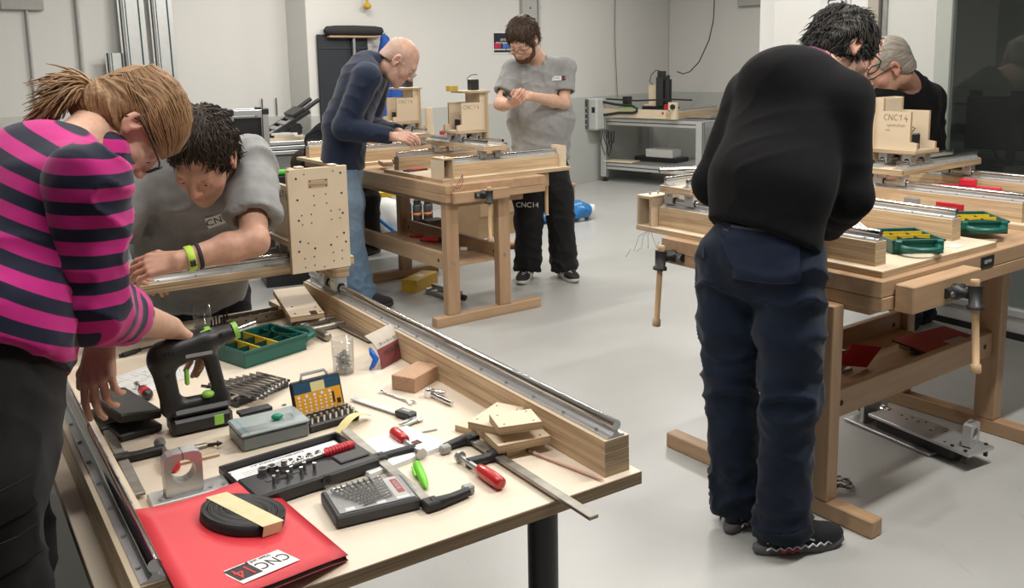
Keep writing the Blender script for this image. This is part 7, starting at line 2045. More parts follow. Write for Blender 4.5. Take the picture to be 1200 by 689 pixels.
MB().box(-0.07, 0.07, -0.05, 0.05, 0, 0.07, 0.003).build('box', plain('dark_brown_box', (0.06, 0.035, 0.025), 0.6), t); MB().box(-0.074, 0.074, -0.054, 0.054, 0.0705, 0.08, 0.002).build('lid', plain('dark_brown_lid', (0.09, 0.05, 0.035), 0.6), t)
t = thing('red_pliers', 'red and black gripping tool in front of the dark box on the middle shelf', 'tool', (-0.5407, 5.9384, ZMS), -0.2)
m = MB(); m.tube([(-0.08, 0, 0.02), (-0.02, 0.005, 0.022), (0.05, 0, 0.02)], 0.018, 10, radii=[0.012, 0.02, 0.016]); m.build('handle', REDP, t)
m = MB(); m.tube([(0.05, 0, 0.02), (0.11, 0.0, 0.018)], 0.016, 10); m.build('head', BLACKP, t); m = MB(); m.tube([(0.11, 0, 0.018), (0.15, 0.01, 0.012)], 0.008, 8); m.build('tip', CHROME, t)
t = thing('steel_scraper', 'flat steel blade with a white grip on the middle shelf', 'tool', (-0.2778, 5.6668, ZMS), -0.2)
MB().box(-0.02, 0.16, -0.02, 0.02, 0, 0.004, 0.001).build('blade', ZINC, t); MB().box(-0.06, -0.015, -0.014, 0.014, 0, 0.02, 0.004).build('grip', WHITE, t)
m = MB(); m.tube([(-0.04, 0, 0.012), (0.0, 0.004, 0.012), (0.05, 0, 0.012)], 0.01, 8)
single(m, 'red_grip', REDP, 'small red grip lying on the shelf left of the dark box', 'grip', (-0.6685, 6.1281, ZMS), -0.1)
# yellow carton and frame clamp on the floor
t = thing('yellow_carton', 'long yellow carton with a white label on the floor under the middle bench', 'box', (-0.6498, 6.1268, 0), 1.1524)
MB().box(-0.15, 0.15, -0.06, 0.06, 0, 0.085, 0.002).build('carton', plain('yellow_carton', (0.62, 0.37, 0.03), 0.45), t); MB().box(-0.03, 0.03, -0.03, 0.02, 0.0852, 0.0860, 0).build('label', PAPER, t)
t = thing('toggle_press', 'zinc folding clamp with red and black grip on the floor under the middle bench', 'clamp', (-0.4383, 5.8719, 0), -0.8553)
for y, z in ((-0.05, 0.012), (0.05, 0.012), (0.0, 0.05)):
    MB().box(-0.17, 0.08, y - 0.013, y + 0.013, z - 0.011, z + 0.008, 0.002).build('arm', ZINC, t)
m = MB(); m.cyl((-0.15, -0.07, 0.03), (-0.15, 0.07, 0.03), 0.012, n=12); m.cyl((0.06, -0.07, 0.03), (0.06, 0.07, 0.03), 0.012, n=12); o = m.build('pivots', ZINC, t); o['kind'] = 'stuff'
m = MB(); m.tube([(0.08, -0.02, 0.03), (0.13, -0.03, 0.035), (0.21, -0.02, 0.03)], 0.02, 10, radii=[0.018, 0.026, 0.02]); m.build('grip', BLACKP, t)
m = MB(); m.tube([(0.12, -0.04, 0.045), (0.16, -0.045, 0.045), (0.19, -0.03, 0.04)], 0.014, 10); m.build('red_insert', REDP, t)
# light box under the work table
t = thing('grey_cabinet', 'pale grey cabinet standing under the work table at the left', 'cabinet', (-1.12, 2.20, 0), 0.58)
MB().box(-0.20, 0.20, -0.20, 0.20, 0, 0.58, 0.01).build('body', LGREY, t); MB().box(-0.19, 0.19, -0.206, -0.2005, 0.02, 0.27, 0.003).build('drawer', LGREY, t)
MB().box(0.0, 0.10, -0.208, -0.2065, 0.20, 0.24, 0.0).build('handle_slot', INK, t)

# ---------------------------------------------------------------- along the walls
def BW(s, d=0.0, z=0.0):
    p = BW0 + E1 * s - Vector((-E1.y, E1.x)) * d
    return (p.x, p.y, z)
def LWP(s, d=0.0, z=0.0):
    p = LW + E1 * s - Vector((-E1.y, E1.x)) * d
    return (p.x, p.y, z)
def RWP(s, d=0.0, z=0.0):
    q = Vector((0.735, -0.678)); nrm = Vector((-0.678, -0.735))
    p = BWK + q * s + nrm * d
    return (p.x, p.y, z)
# pegboard, broom, jacket on the back wall
t = thing('pegboard', 'tall dark grey perforated board hanging on the back wall', 'pegboard', BW(0.05, 0.012, 0.75), YB)
MB().box(0.04, 0.62, -0.02, 0, 0, 1.06, 0.004).build('board', plain('dark_slate_board', (0.018, 0.022, 0.027), 0.6), t)
m = MB()
for i in range(9):
    for j in range(19): m.cyl((0.09 + i * 0.06, -0.0205, 0.05 + j * 0.05), (0.09 + i * 0.06, -0.0212, 0.05 + j * 0.05), 0.006, n=5)
o = m.build('perforation', INK, t); o['kind'] = 'stuff'
MB().box(0.04, 0.62, -0.028, -0.0205, 0.93, 0.94, 0.002).build('edge_strip', DGREY, t)
t = thing('broom', 'black bristle broom hanging head up in front of the dark pegboard', 'broom', BW(0.48, 0.06, 1.80), YB)
m = MB(); rnd = random.Random(4)
m.tube([(-0.33, 0, 0.045), (-0.30, 0, 0.045), (-0.2, 0, 0.048), (0.0, 0, 0.05), (0.25, 0, 0.048), (0.33, 0, 0.045), (0.36, 0, 0.042)], 0.04, 12, radii=[0.015, 0.04, 0.046, 0.048, 0.046, 0.04, 0.012]); m.build('bristles', BLACKF, t)
MB().box(-0.29, 0.29, -0.03, 0.03, -0.02, 0.0, 0.006).build('head', BEECH, t)
m = MB(); m.cyl((0, 0, -0.16), (0, 0, -0.02), 0.017, n=12); m.build('socket', ZINC, t); m = MB(); m.cyl((0, 0, -1.55), (0, 0, -0.16), 0.014, n=12); m.build('handle', BEECHL, t)
t = thing('work_jacket', 'bright blue work jacket hanging on the back wall behind the older man', 'jacket', BW(0.78, 0.14, 0.0), YB)
S_ = Field((-0.25, -0.2, 0.8), (0.3, 0.12, 1.85), 0.012)
S_.cap((0, -0.01, 1.77), (0.02, -0.03, 1.5), 0.05, 0.11, 0.05); S_.cap((0.02, -0.03, 1.5), (0.05, -0.03, 0.98), 0.11, 0.13, 0.05); S_.cap((0.1, -0.05, 1.5), (0.13, -0.06, 1.0), 0.055, 0.06, 0.02); S_.cap((-0.07, -0.05, 1.5), (-0.08, -0.05, 1.0), 0.05, 0.055, 0.02)
pts, q = S_.points(); j_ = mesh_obj('cloth', pts, q, BLUEJ, None, folds(0.03, (0.1, 0, 1), 2.0, 14, 2.2)); j_.parent = t
m = MB(); m.tube([(0, 0.03, 1.80), (0, -0.02, 1.82), (0, -0.03, 1.80)], 0.008, 8); m.build('coat_hook', ZINC, t)
t = thing('yellow_hook', 'yellow knob hanging at the top of the back wall above the broom', 'hook', BW(0.66, 0.06, 2.08), YB)
m = MB(); m.lathe([(0.001, -0.03), (0.03, -0.025), (0.036, 0.0), (0.03, 0.02), (0.012, 0.03), (0.012, 0.10), (0.001, 0.10)], 16); m.build('knob', plain('ochre_plastic', (0.55, 0.33, 0.02), 0.5), t)
MB().box(-0.045, 0.045, -0.01, 0.01, -0.01, 0.01, 0.004).build('wing', plain('ochre_wing', (0.55, 0.33, 0.02), 0.5), t)
# poster, boxes and conduits on the back wall
t = thing('poster', 'small dark poster with red and blue print on the back wall behind the standing man', 'poster', BW(2.60, 0.003, 1.62), YB)
MB().box(-0.16, 0.16, -0.004, 0, 0, 0.235, 0.0).build('sheet', PAPER, t)
MB().box(-0.15, 0.15, -0.0055, -0.0042, 0.05, 0.225, 0.0).build('dark_field', plain('poster_black', (0.02, 0.02, 0.028), 0.4), t)
MB().box(-0.15, 0.15, -0.0055, -0.0042, 0.012, 0.04, 0.0).build('footer', plain('poster_footer', (0.03, 0.03, 0.04), 0.4), t)
for x0, x1, c_ in ((-0.14, -0.04, (0.45, 0.02, 0.06)), (-0.01, 0.12, (0.05, 0.14, 0.42))): MB().box(x0, x1, -0.0068, -0.0056, 0.055, 0.12, 0.0).build('colour_field', plain('poster_colour', c_, 0.4, 0, 0.5, 30), t)
text_mesh('poster_lettering', 'BITTE', 0.034, PAPER, t, mrot(0.0, -0.0072, 0.150, 0, math.pi / 2)); text_mesh('poster_lettering', 'NICHT BEDIENEN', 0.030, PAPER, t, mrot(0.0, -0.0072, 0.118, 0, math.pi / 2))
t = thing('junction_box', 'grey junction box high on the back wall above the standing man', 'electrical box', BW(3.02, 0.001, 1.97), YB)
MB().box(-0.125, 0.125, -0.05, 0, 0, 0.45, 0.006).build('box', plain('grey_box_paint', (0.40, 0.405, 0.385), 0.5), t); m = MB(); m.cyl((0.0, -0.052, 0.16), (0, -0.05, 0.16), 0.012, n=10); m.build('lock', INK, t)
m = MB(); m.cyl((0.0, -0.015, -0.04), (0, -0.015, 0.0), 0.012, n=8); m.build('cable_gland', GREYP, t)
def conduit(label, loc, rz, z0, z1, r, mat, group=None):
    t = thing('conduit', label, 'pipe', loc, rz, group)
    m = MB(); m.cyl((0, -r - 0.004, z0), (0, -r - 0.004, z1), r, n=12); m.build('pipe', mat, t)
    z = z0 + 0.35
    while z < z1 - 0.1:
        m = MB(); m.box(-r - 0.008, r + 0.008, -2 * r - 0.006, 0, z, z + 0.02, 0.002); m.build('clip', mat, t); z += 0.7
    return t
PIPE = plain('grey_pipe', (0.42, 0.42, 0.405), 0.5)
conduit('thick grey vertical pipe beside the junction box on the back wall', BW(3.20, 0.001), YB, 1.08, 3.1, 0.018, PIPE)
conduit('thin pale vertical cable pipe under the grey plate on the left wall', LWP(-2.27, 0.001), YB, 1.1, 1.98, 0.012, PIPE)
conduit('grey vertical pipe on the left wall next to the guide rails', LWP(-1.90, 0.001), YB, 1.1, 3.1, 0.016, PIPE)
t = thing('wall_plate', 'grey flat box high at the left end of the left wall', 'electrical box', LWP(-2.30, 0.001, 1.98), YB)
MB().box(-0.15, 0.15, -0.04, 0, 0, 0.30, 0.004).build('box', plain('grey_cover', (0.36, 0.355, 0.335), 0.5), t)
# guide rails leaning on the left wall
def guide_rail(label, s, z1, w_=0.19):
    t = thing('guide_rail', label, 'guide rail', LWP(s, 0.14, 0.0), YB, 'guide rails on the left wall'); t.rotation_euler = (-0.035, 0, YB)
    MB().box(-w_ / 2, w_ / 2, -0.006, 0, 0, z1, 0.001).build('profile', ALUW, t)
    for x, wd, mt in ((-w_ * 0.40, 0.012, INK), (-w_ * 0.32, 0.012, GREYP), (-w_ * 0.22, 0.014, GREEND), (w_ * 0.28, 0.012, GREEND)): MB().box(x - wd / 2, x + wd / 2, -0.0085, -0.0062, 0, z1, 0).build('strip', mt, t)
    MB().box(-w_ * 0.30, -w_ * 0.24, -0.014, -0.0062, 0, z1, 0.001).build('rib', ALUW, t)
    return t
guide_rail('short white guide rail with green strips leaning on the left wall', -1.66, 1.66, 0.17)
guide_rail('tall white guide rail with green strips, left of the two tall ones', -1.50, 2.9, 0.22)
guide_rail('tall white guide rail with green strips, the right one beside the aluminium cabinet', -1.25, 2.9, 0.20)
# thin cable ends sticking up and clear rack at the left
for i, px_ in enumerate((0, 1)):
    m = MB(); m.cyl((0, -0.01, 0), (0, -0.01, 0.16), 0.006, n=6)
    single(m, 'wall_peg', DGREY, 'thin dark rod standing on the dado edge of the left wall, ' + ('left one' if i == 0 else 'right one'), 'rod', LWP(-0.32 + 0.15 * i, 0.01, 1.08), YB, 'rods on the dado edge')
t = thing('clear_rack', 'clear acrylic rack at the left wall behind the woman', 'rack', ((-2.7415, 5.0000, 1.2843)), YB)
MB().box(-0.10, 0.10, -0.10, 0.10, -0.5, 0.0, 0.002).build('shell', CLEAR, t); MB().box(-0.11, 0.11, -0.11, 0.11, -1.05, -0.5, 0.004).build('base', LGREY, t)
# aluminium framed cabinet, folding stand, grey trolley, tote
FB = Vector(((-2.0123, 7.6000, 0.6613))[:2])
t = thing('profile_cabinet', 'small aluminium framed machine with black corners at the left wall', 'machine', ((-2.0487, 7.0000, 1.0007)[0], 7.0, 0.0), YB - 0.35)
for x in (-0.13, 0.13):
    for y in (-0.12, 0.12): MB().box(x - 0.022, x + 0.022, y - 0.022, y + 0.022, 0.72, 1.19, 0.003).build('upright', ALU, t)
for z in (0.74, 1.19):
    for y in (-0.12, 0.12): MB().box(-0.107, 0.107, y - 0.02, y + 0.02, z - 0.02, z + 0.02, 0.003).build('beam', ALU, t)
    for x in (-0.13, 0.13):
        for y in (-0.12, 0.12): MB().cbox(x, y, z + 0.005, 0.052, 0.052, 0.05, 0.006).build('corner', BLACKP, t)
MB().box(-0.107, 0.107, -0.09, 0.09, 0.76, 1.15, 0.002).build('inner_panel', BLACKP, t)
MB().box(-0.25, 0.25, -0.2, 0.2, 0, 0.71, 0.006).build('pedestal', LGREY, t)
t = thing('folding_stand', 'black folding stand with white slats leaning over the grey trolley', 'stand', ((-2.0068, 7.8000, 1.0064)[0], 7.8, 0.93), YB - 0.3); t.rotation_euler = (0, -0.52, YB - 0.35)
for y in (-0.16, 0.16): MB().box(-0.30, 0.32, y - 0.018, y + 0.018, 0.05, 0.085, 0.004).build('rail', BLACKP, t)
for k in range(6): MB().box(-0.26 + k * 0.085, -0.215 + k * 0.085, -0.14, 0.14, 0.07, 0.085, 0.002).build('slat', GREYP, t)
MB().box(0.18, 0.30, -0.17, 0.17, 0.086, 0.12, 0.006).build('head_plate', BLACKP, t)
for y in (-0.13, 0.13):
    m = MB(); m.tube([(0.28, y, 0.09), (0.42, y, 0.10), (0.45, y, 0.10)], 0.018, 10); m.build('grip', BLACKP, t)
m = MB(); m.cyl((0.12, -0.2, 0.0), (0.12, 0.2, 0.0), 0.03, n=14); m.cyl((0.12, -0.24, 0.0), (0.12, -0.2, 0.0), 0.05, n=14); m.build('hinge_knob', BLACKP, t)
MB().box(-0.25, 0.2, -0.15, 0.15, -0.03, 0.02, 0.006).build('lower_frame', BLACKP, t)
t = thing('tool_trolley', 'grey trolley with aluminium top edge stacked with offcuts at the left wall', 'trolley', ((-1.9597, 7.7500, 0.7159)[0], 7.75, 0.0), YB - 0.4)
MB().box(-0.26, 0.26, -0.25, 0.25, 0.10, 0.80, 0.008).build('body', plain('grey_green_steel', (0.30, 0.315, 0.30), 0.5), t)
for z in (0.805, 0.845, 0.885): MB().box(-0.28, 0.28, -0.27, 0.27, z, z + 0.032, 0.004).build('top_edge', ALUW, t)
for i, (dx, dz, L, mt) in enumerate(((0.05, 0.918, 0.26, [PLY, PLYX]), (0.09, 0.938, 0.22, [PLY, PLYX]), (0.06, 0.958, 0.20, [WHITE, WHITE]))):
    m = MB(); m.box(-L / 2, L / 2, -0.06, 0.06, 0, 0.019, 0.001)
    single(m, 'offcut', mt, ['lowest brown board', 'middle brown board', 'pale topmost board'][i] + ' of the offcuts on the grey trolley', 'board', (t.location.x + dx, t.location.y - 0.12, dz), 0.2 - 0.15 * i, 'offcuts on the trolley')
t = thing('tote_box', 'dark open tote with a grey bag behind the leaning man', 'tote', ((-1.6047, 6.4000, 0.7816)[0], 6.4, 0.0), 0.4)
MB().box(-0.22, 0.22, -0.18, 0.18, 0.45, 0.66, 0.01).build('tote', DGREY, t)
S_ = Field((-0.25, -0.2, 0.6), (0.25, 0.2, 0.85), 0.012); S_.ell((0, 0, 0.68), (0.2, 0.15, 0.09), None, 0); pts, q = S_.points(); o = mesh_obj('bag', pts, q, GREYP, None, lambda p: 0.03 * (vnoise(p * 14) - 0.5)); o.parent = t
MB().box(-0.20, 0.20, -0.16, 0.16, 0.0, 0.44, 0.006).build('stand', BLACKP, t)
t = thing('green_spray', 'bright green topped bottle lying in front of the dark tote', 'bottle', ((-1.5883, 6.1500, 0.8183)), 0.1)
m = MB(); m.cyl((-0.01, 0, 0), (0.05, 0, 0), 0.022, n=14); m.build('cap', plain('bright_green_cap', (0.10, 0.60, 0.05), 0.4), t); m = MB(); m.cyl((-0.12, 0, 0), (-0.01, 0, 0), 0.02, n=14); m.build('bottle', LGREY, t); MB().box(-0.13, 0.07, -0.05, 0.05, -0.35, -0.0225, 0.004).build('tray', BLACKP, t)
# machine on aluminium stand in the far corner
CL = Vector((1.1933, 11.4656))
cart = thing('machine_stand', 'aluminium profile stand with lower shelf in the far corner', 'stand', (CL.x, CL.y, 0), YB - math.pi / 2)
LS, WS = 1.38, 1.0
for x in (0, LS):
    for y in (0, WS):
        MB().box(x - 0.04, x + 0.04, y - 0.04, y + 0.04, 0.06, 0.80, 0.004).build('leg', ALUW, cart)
        m = MB(); m.cyl((x, y, 0), (x, y, 0.02), 0.035, n=12); m.cyl((x, y, 0.02), (x, y, 0.0595), 0.012, n=8); m.build('foot', BLACKP, cart)
        for s in (-1, 1): MB().box(x - 0.0415, x + 0.0415, y + s * 0.018 - 0.004, y + s * 0.018 + 0.004, 0.07, 0.79, 0.0).build('groove', DGREY, cart)
for y in (0, WS):
    for z in (0.20, 0.76): MB().box(0.0405, LS - 0.0405, y - 0.02, y + 0.02, z - 0.04, z + 0.04, 0.003).build('rail', ALUW, cart); MB().box(0.0405, LS - 0.0405, y - 0.0212, y + 0.0212, z - 0.006, z + 0.006, 0).build('groove', DGREY, cart)
for x in (0, LS):
    for z in (0.20, 0.76): MB().box(x - 0.02, x + 0.02, 0.0405, WS - 0.0405, z - 0.04, z + 0.04, 0.003).build('rail', ALUW, cart)
MB().box(0.04, LS - 0.04, 0.04, WS - 0.04, 0.241, 0.250, 0.001).build('shelf', plain('clear_grey_shelf', (0.25, 0.25, 0.24), 0.4), cart)
def CW(x, y, z):
    a = YB - math.pi / 2; return (CL.x + x * math.cos(a) - y * math.sin(a), CL.y + x * math.sin(a) + y * math.cos(a), z)
RZC = YB - math.pi / 2
rfC = frame('small rail frame of the machine on the aluminium stand in the corner', CW(0.96, -0.02, 0.822), RZC + math.pi / 2, 0.94, -0.10, 1.02, None)
rfC.location = CW(1.0, -0.05, 0.822); rfC.rotation_euler = (0, 0, RZC)
t = thing('corner_machine', 'pale ply front board of the corner machine with black cable chain', 'machine', CW(0, 0, 0.822), RZC)
MB().box(0.05, 1.12, -0.085, -0.055, 0.0, 0.105, 0.001, mats=(0, 0, 0)).build('front_board', [PLY], t)
MB().box(1.02, 1.13, -0.13, -0.0855, 0.0, 0.20, 0.002).build('end_plate', PLY, t)
m = MB(); m.cyl((1.09, -0.131, 0.15), (1.09, -0.155, 0.15), 0.03, n=14); m.build('end_motor', BLACKP, t)
m = MB(); m.cyl((0.92, -0.0855, 0.07), (0.92, -0.095, 0.07), 0.014, n=12); m.build('red_button', REDP, t)
m = MB(); m.tube([(-0.05, -0.10, 0.20), (0.25, -0.11, 0.16), (0.50, -0.11, 0.145), (0.565, -0.11, 0.12), (0.56, -0.11, 0.08), (0.50, -0.11, 0.062), (0.30, -0.11, 0.06), (0.1, -0.10, 0.03), (-0.04, -0.08, 0.02)], 0.016, 8); m.build('cable_chain', BLACKP, t)
m = MB(); m.tube([(-0.05, 0.1, 0.215), (0.4, 0.1, 0.20), (0.9, 0.1, 0.225), (1.2, 0.1, 0.22)], 0.010, 8); m.build('belt_bar', BLACKP, t)
MB().box(0.02, 0.10, 0.35, 0.45, 0.10, 0.235, 0.004).build('motor_mount', BLACKP, t)
t = thing('machine_column', 'pale ply column with dark spindle motor on the corner machine', 'spindle', CW(0.62, 0.30, 0.822 + 0.128), RZC)
MB().box(-0.24, -0.03, 0.0, 0.10, 0.0, 0.02, 0.001).build('column_base', PLY, t); MB().box(-0.18, -0.03, 0.02, 0.09, 0.02, 0.26, 0.002).build('column', PLY, t)
MB().box(-0.028, 0.07, -0.05, 0.10, 0.0, 0.36, 0.008).build('spindle_housing', plain('dark_slate', (0.025, 0.028, 0.032), 0.5), t)
m = MB(); m.cyl((0.12, 0.0, 0.03), (0.12, 0.0, 0.33), 0.045, n=16); m.cyl((0.12, 0.0, 0.33), (0.12, 0.0, 0.38), 0.02, n=10); m.build('router', BLACKP, t)
MB().box(-0.02, 0.06, -0.03, 0.05, 0.361, 0.43, 0.004).build('stepper_motor', BLACKP, t)
MB().box(0.10, 0.20, -0.06, 0.06, -0.04, 0.025, 0.004).build('red_shoe', REDP, t)
MB().box(-0.25, 0.25, -0.02, 0.06, -0.095, -0.006, 0.003).build('slide', BLACKM, t)
m = MB(); m.tube([(0.0, 0.0, 0.43), (-0.06, 0, 0.44), (-0.13, 0.0, 0.38), (-0.15, 0, 0.30), (-0.10, 0, 0.26)], 0.005, 6); m.build('cable', INK, t)
for i, (nm, lb, x0, x1, y, z, mt) in enumerate((('green_carton', 'bright green strip lying on the corner machine', 0.22, 0.46, 0.05, 0.08, LIMEF), ('yellow_box', 'ochre coloured strip lying at the right of the corner machine', 0.68, 0.98, 0.02, 0.03, ORANGE), ('red_strip', 'red strip behind the ochre one on the corner machine', 0.76, 1.0, 0.25, 0.045, REDP))):
    m = MB(); m.box(x0 - (x0 + x1) / 2, x1 - (x0 + x1) / 2, -0.04, 0.04, 0, z, 0.003)
    single(m, nm, mt, lb, 'box', CW((x0 + x1) / 2, y, 0.86), RZC)
t = thing('machine_bed', 'pale bed board of the corner machine under the coloured strips', 'board', CW(0.5, 0.4, 0.822), RZC)
MB().box(-0.42, 0.50, -0.44, 0.4, 0, 0.037, 0.002).build('board', ALUW, t)
t = thing('control_box', 'grey control cabinet with a smoked door hanging at the corner machine', 'control box', CW(-0.045, -0.0, 0.66), RZC)
MB().box(-0.30, 0.10, -0.24, -0.06, 0.0, 0.40, 0.02).build('housing', plain('grey_abs', (0.50, 0.515, 0.50), 0.45), t)
MB().box(-0.29, -0.02, -0.262, -0.241, 0.02, 0.39, 0.008).build('door', plain('smoked_door', (0.12, 0.125, 0.12), 0.15), t)
MB().box(-0.275, -0.035, -0.2635, -0.2621, 0.04, 0.37, 0.0).build('window', plain('dark_window', (0.06, 0.062, 0.06), 0.1), t)
for k in range(4):
    m = MB(); m.cyl((-0.05, -0.266, 0.07 + 0.07 * k), (-0.05, -0.2636, 0.07 + 0.07 * k), 0.013, n=10); m.build('knob', GREYP, t)
MB().box(0.02, 0.07, -0.2415, -0.2401, 0.22, 0.29, 0.0).build('socket', INK, t)
t = thing('control_cables', 'loose black cables hanging below the grey control cabinet', 'cable', CW(0.02, -0.1, 0.66))
rnd = random.Random(9)
for k in range(5):
    x = rnd.uniform(-.06, .1); d = rnd.uniform(0.2, 0.52)
    MB().tube([(x, 0, 0.0), (x + rnd.uniform(-.03, .03), 0, -d * 0.5), (x + 0.03, -0.01, -d), (x + 0.07, 0, -d * 0.7), (x + 0.08, 0, -0.02)], 0.006, 6).build('cable', BLACKP, t)
t = thing('hanging_cable', 'thin pale cable hanging down the back wall to the corner machine', 'cable', BW(4.68, 0.03, 0.0), YB)
MB().tube([(0, 0, 3.0), (0.005, 0, 2.4), (-0.005, 0, 1.9), (0.01, 0, 1.55), (0.03, 0, 1.3), (0.05, 0, 1.05)], 0.005, 6).build('cable', plain('grey_cable', (0.16, 0.15, 0.14), 0.5), t)
t = thing('power_cable', 'black cable dropping from the ceiling to the router of the corner machine', 'cable', RWP(0.75, 0.20, 0.0), RZC)
MB().tube([(0.25, -0.3, 3.0), (0.24, -0.3, 2.3), (0.23, -0.3, 2.0), (0.20, -0.35, 1.75), (0.12, -0.45, 1.48), (0.02, -0.5, 1.36), (-0.08, -0.5, 1.33), (-0.16, -0.52, 1.36)], 0.007, 6).build('cable', INK, t)
for i, (nm, lb, x, y, s, z, mt) in enumerate((('black_tray', 'flat black tray on the lower shelf of the corner stand', 0.55, 0.45, (0.62, 0.30, 0.055), 0.2505, BLACKP), ('white_box', 'white box standing on the flat black tray in the corner stand', 0.60, 0.42, (0.40, 0.20, 0.10), 0.306, WHITE), ('brown_board', 'thin brown board at the front of the lower corner shelf', 0.20, 0.08, (0.42, 0.22, 0.018), 0.2505, PLY))):
    m = MB(); m.box(-s[0] / 2, s[0] / 2, -s[1] / 2, s[1] / 2, 0, s[2], 0.005); single(m, nm, mt, lb, 'box' if i != 2 else 'board', CW(x, y, z), RZC + (0.0 if i != 2 else 0.1))
t = thing('wall_cabinet', 'grey box high on the right wall beside the partition', 'electrical box', RWP(1.2, 0.0, 2.18), RZC)
MB().box(-0.12, 0.5, -0.08, 0.0, 0, 0.4, 0.004).build('box', plain('grey_cover_two', (0.40, 0.40, 0.38), 0.5), t)
# crate of things at the foot of the back wall
t = thing('cardboard_box', 'open brown cardboard box on the floor behind the middle bench', 'box', (-0.1995, 8.1208, 0), 0.75)
MB().box(-0.30, 0.30, -0.18, 0.18, 0, 0.33, 0.003).build('box', KRAFT, t); MB().box(-0.30, 0.30, -0.21, -0.1805, 0.20, 0.335, 0.002).build('flap', KRAFT, t); MB().box(-0.006, 0.03, -0.1822, -0.1805, 0.0, 0.2, 0).build('tape', TAPE, t)
t = thing('wooden_crate', 'brown wooden crate behind the legs of the standing man', 'box', (0.4124, 8.6803, 0), 0.5)
MB().box(-0.16, 0.16, -0.12, 0.12, 0, 0.34, 0.003).build('box', KRAFT, t); MB().box(-0.17, 0.17, -0.13, 0.13, 0.3405, 0.36, 0.002).build('rim', BEECH, t)
t = thing('plastic_bag', 'crumpled blue plastic bag on the floor behind the standing man', 'bag', (0.40, 8.62, 0), 0.2)
S_ = Field((-0.6, -0.25, -0.02), (0.45, 0.25, 0.4), 0.013)
S_.ell((0.18, 0, 0.09), (0.20, 0.14, 0.10), None, 0); S_.ell((-0.15, 0, 0.06), (0.26, 0.15, 0.07), None, 0.05); S_.ell((-0.42, 0.0, 0.05), (0.12, 0.1, 0.06), None, 0.05); S_.plane((0, 0, 0), (0, 0, -1))
pts, q = S_.points(); o = mesh_obj('bag', pts, q, BLUE, None, lambda p: 0.035 * (vnoise(p * 16) - 0.5) * (p[:, 2] > 0.02)); o.parent = t
t = thing('red_tool_tray', 'orange and black tool tray on the floor in front of the cardboard box', 'tray', (-0.1841, 7.3655, 0), 0.15)
MB().box(-0.22, 0.22, -0.05, 0.05, 0, 0.03, 0.006).build('tray', BLACKP, t); MB().box(-0.20, 0.20, -0.035, 0.035, 0.0305, 0.042, 0.004).build('insert', plain('orange_plastic', (0.62, 0.10, 0.02), 0.4), t)
for x in (-0.10, -0.02): MB().cbox(x, 0, 0.06, 0.04, 0.05, 0.036, 0.004).build('tool', BLACKP, t)
for i, px_ in enumerate((0.655, 0.76)):
    m = MB(); m.lathe([(0.001, 0), (0.045, 0), (0.05, 0.14), (0.047, 0.14), (0.043, 0.004), (0.001, 0.004)], 16)
    single(m, 'white_tub', WHITE, ('white tub right beside the blue bag', 'outer white tub right of the blue bag')[i], 'tub', (px_, 8.62 + 0.1 * i, 0), 0, 'white tubs on the floor')
t = thing('glue_bottles_crate', 'low dark crate holding spray cans behind the middle bench', 'crate', (-0.9315, 8.1916, 0), 0.3)
MB().box(-0.42, 0.42, -0.16, 0.16, 0, 0.06, 0.004).build('crate', DGREY, t)
k = 0
for r in range(2):
    for c_ in range(4):
        t2 = thing('spray_can', 'dark can with orange band in the low crate, ' + ('front', 'back')[r] + ' row, ' + ('leftmost', 'second from left', 'third from left', 'rightmost')[c_], 'can', (t.location.x - 0.13 + c_ * 0.095, t.location.y - 0.08 + r * 0.11 + c_ * 0.03, 0.0602 + 0.0), 0, 'cans in the low crate')
        m = MB(); m.lathe([(0.001, 0), (0.038, 0), (0.038, 0.19), (0.030, 0.20), (0.001, 0.20)], 14); m.build('can', DGREY, t2)
        m = MB(); m.lathe([(0.0385, 0.10), (0.0392, 0.10), (0.0392, 0.125), (0.0385, 0.125)], 14); m.build('band', plain('orange_band', (0.65, 0.20, 0.05), 0.5) if k == 0 else bpy.data.materials['orange_band'], t2)
        m = MB(); m.cyl((0, 0, 0.20), (0, 0, 0.24), 0.03, n=14); m.build('cap', BLACKP, t2); k += 1
t = thing('white_sack', 'white sack with a blue stripe behind the older man', 'sack', (-1.1004, 7.6967, 0), 0.2)
S_ = Field((-0.3, -0.25, -0.02), (0.3, 0.25, 0.5), 0.014); S_.ell((0, 0, 0.2), (0.22, 0.17, 0.22), None, 0); S_.plane((0, 0, 0), (0, 0, -1)); pts, q = S_.points(); o = mesh_obj('sack', pts, q, WHITE, None, lambda p: 0.04 * (vnoise(p * 11) - 0.5) * (p[:, 2] > 0.02)); o.parent = t
m = MB(); m.tube([(-0.15, -0.185, 0.32), (-0.05, -0.20, 0.24), (0.06, -0.205, 0.14), (0.14, -0.17, 0.06)], 0.018, 6); m.build('blue_stripe', BLUE, t); MB().box(-0.12, 0.1, -0.05, 0.05, 0.41, 0.46, 0.01).build('yellow_rim', YELL, t)
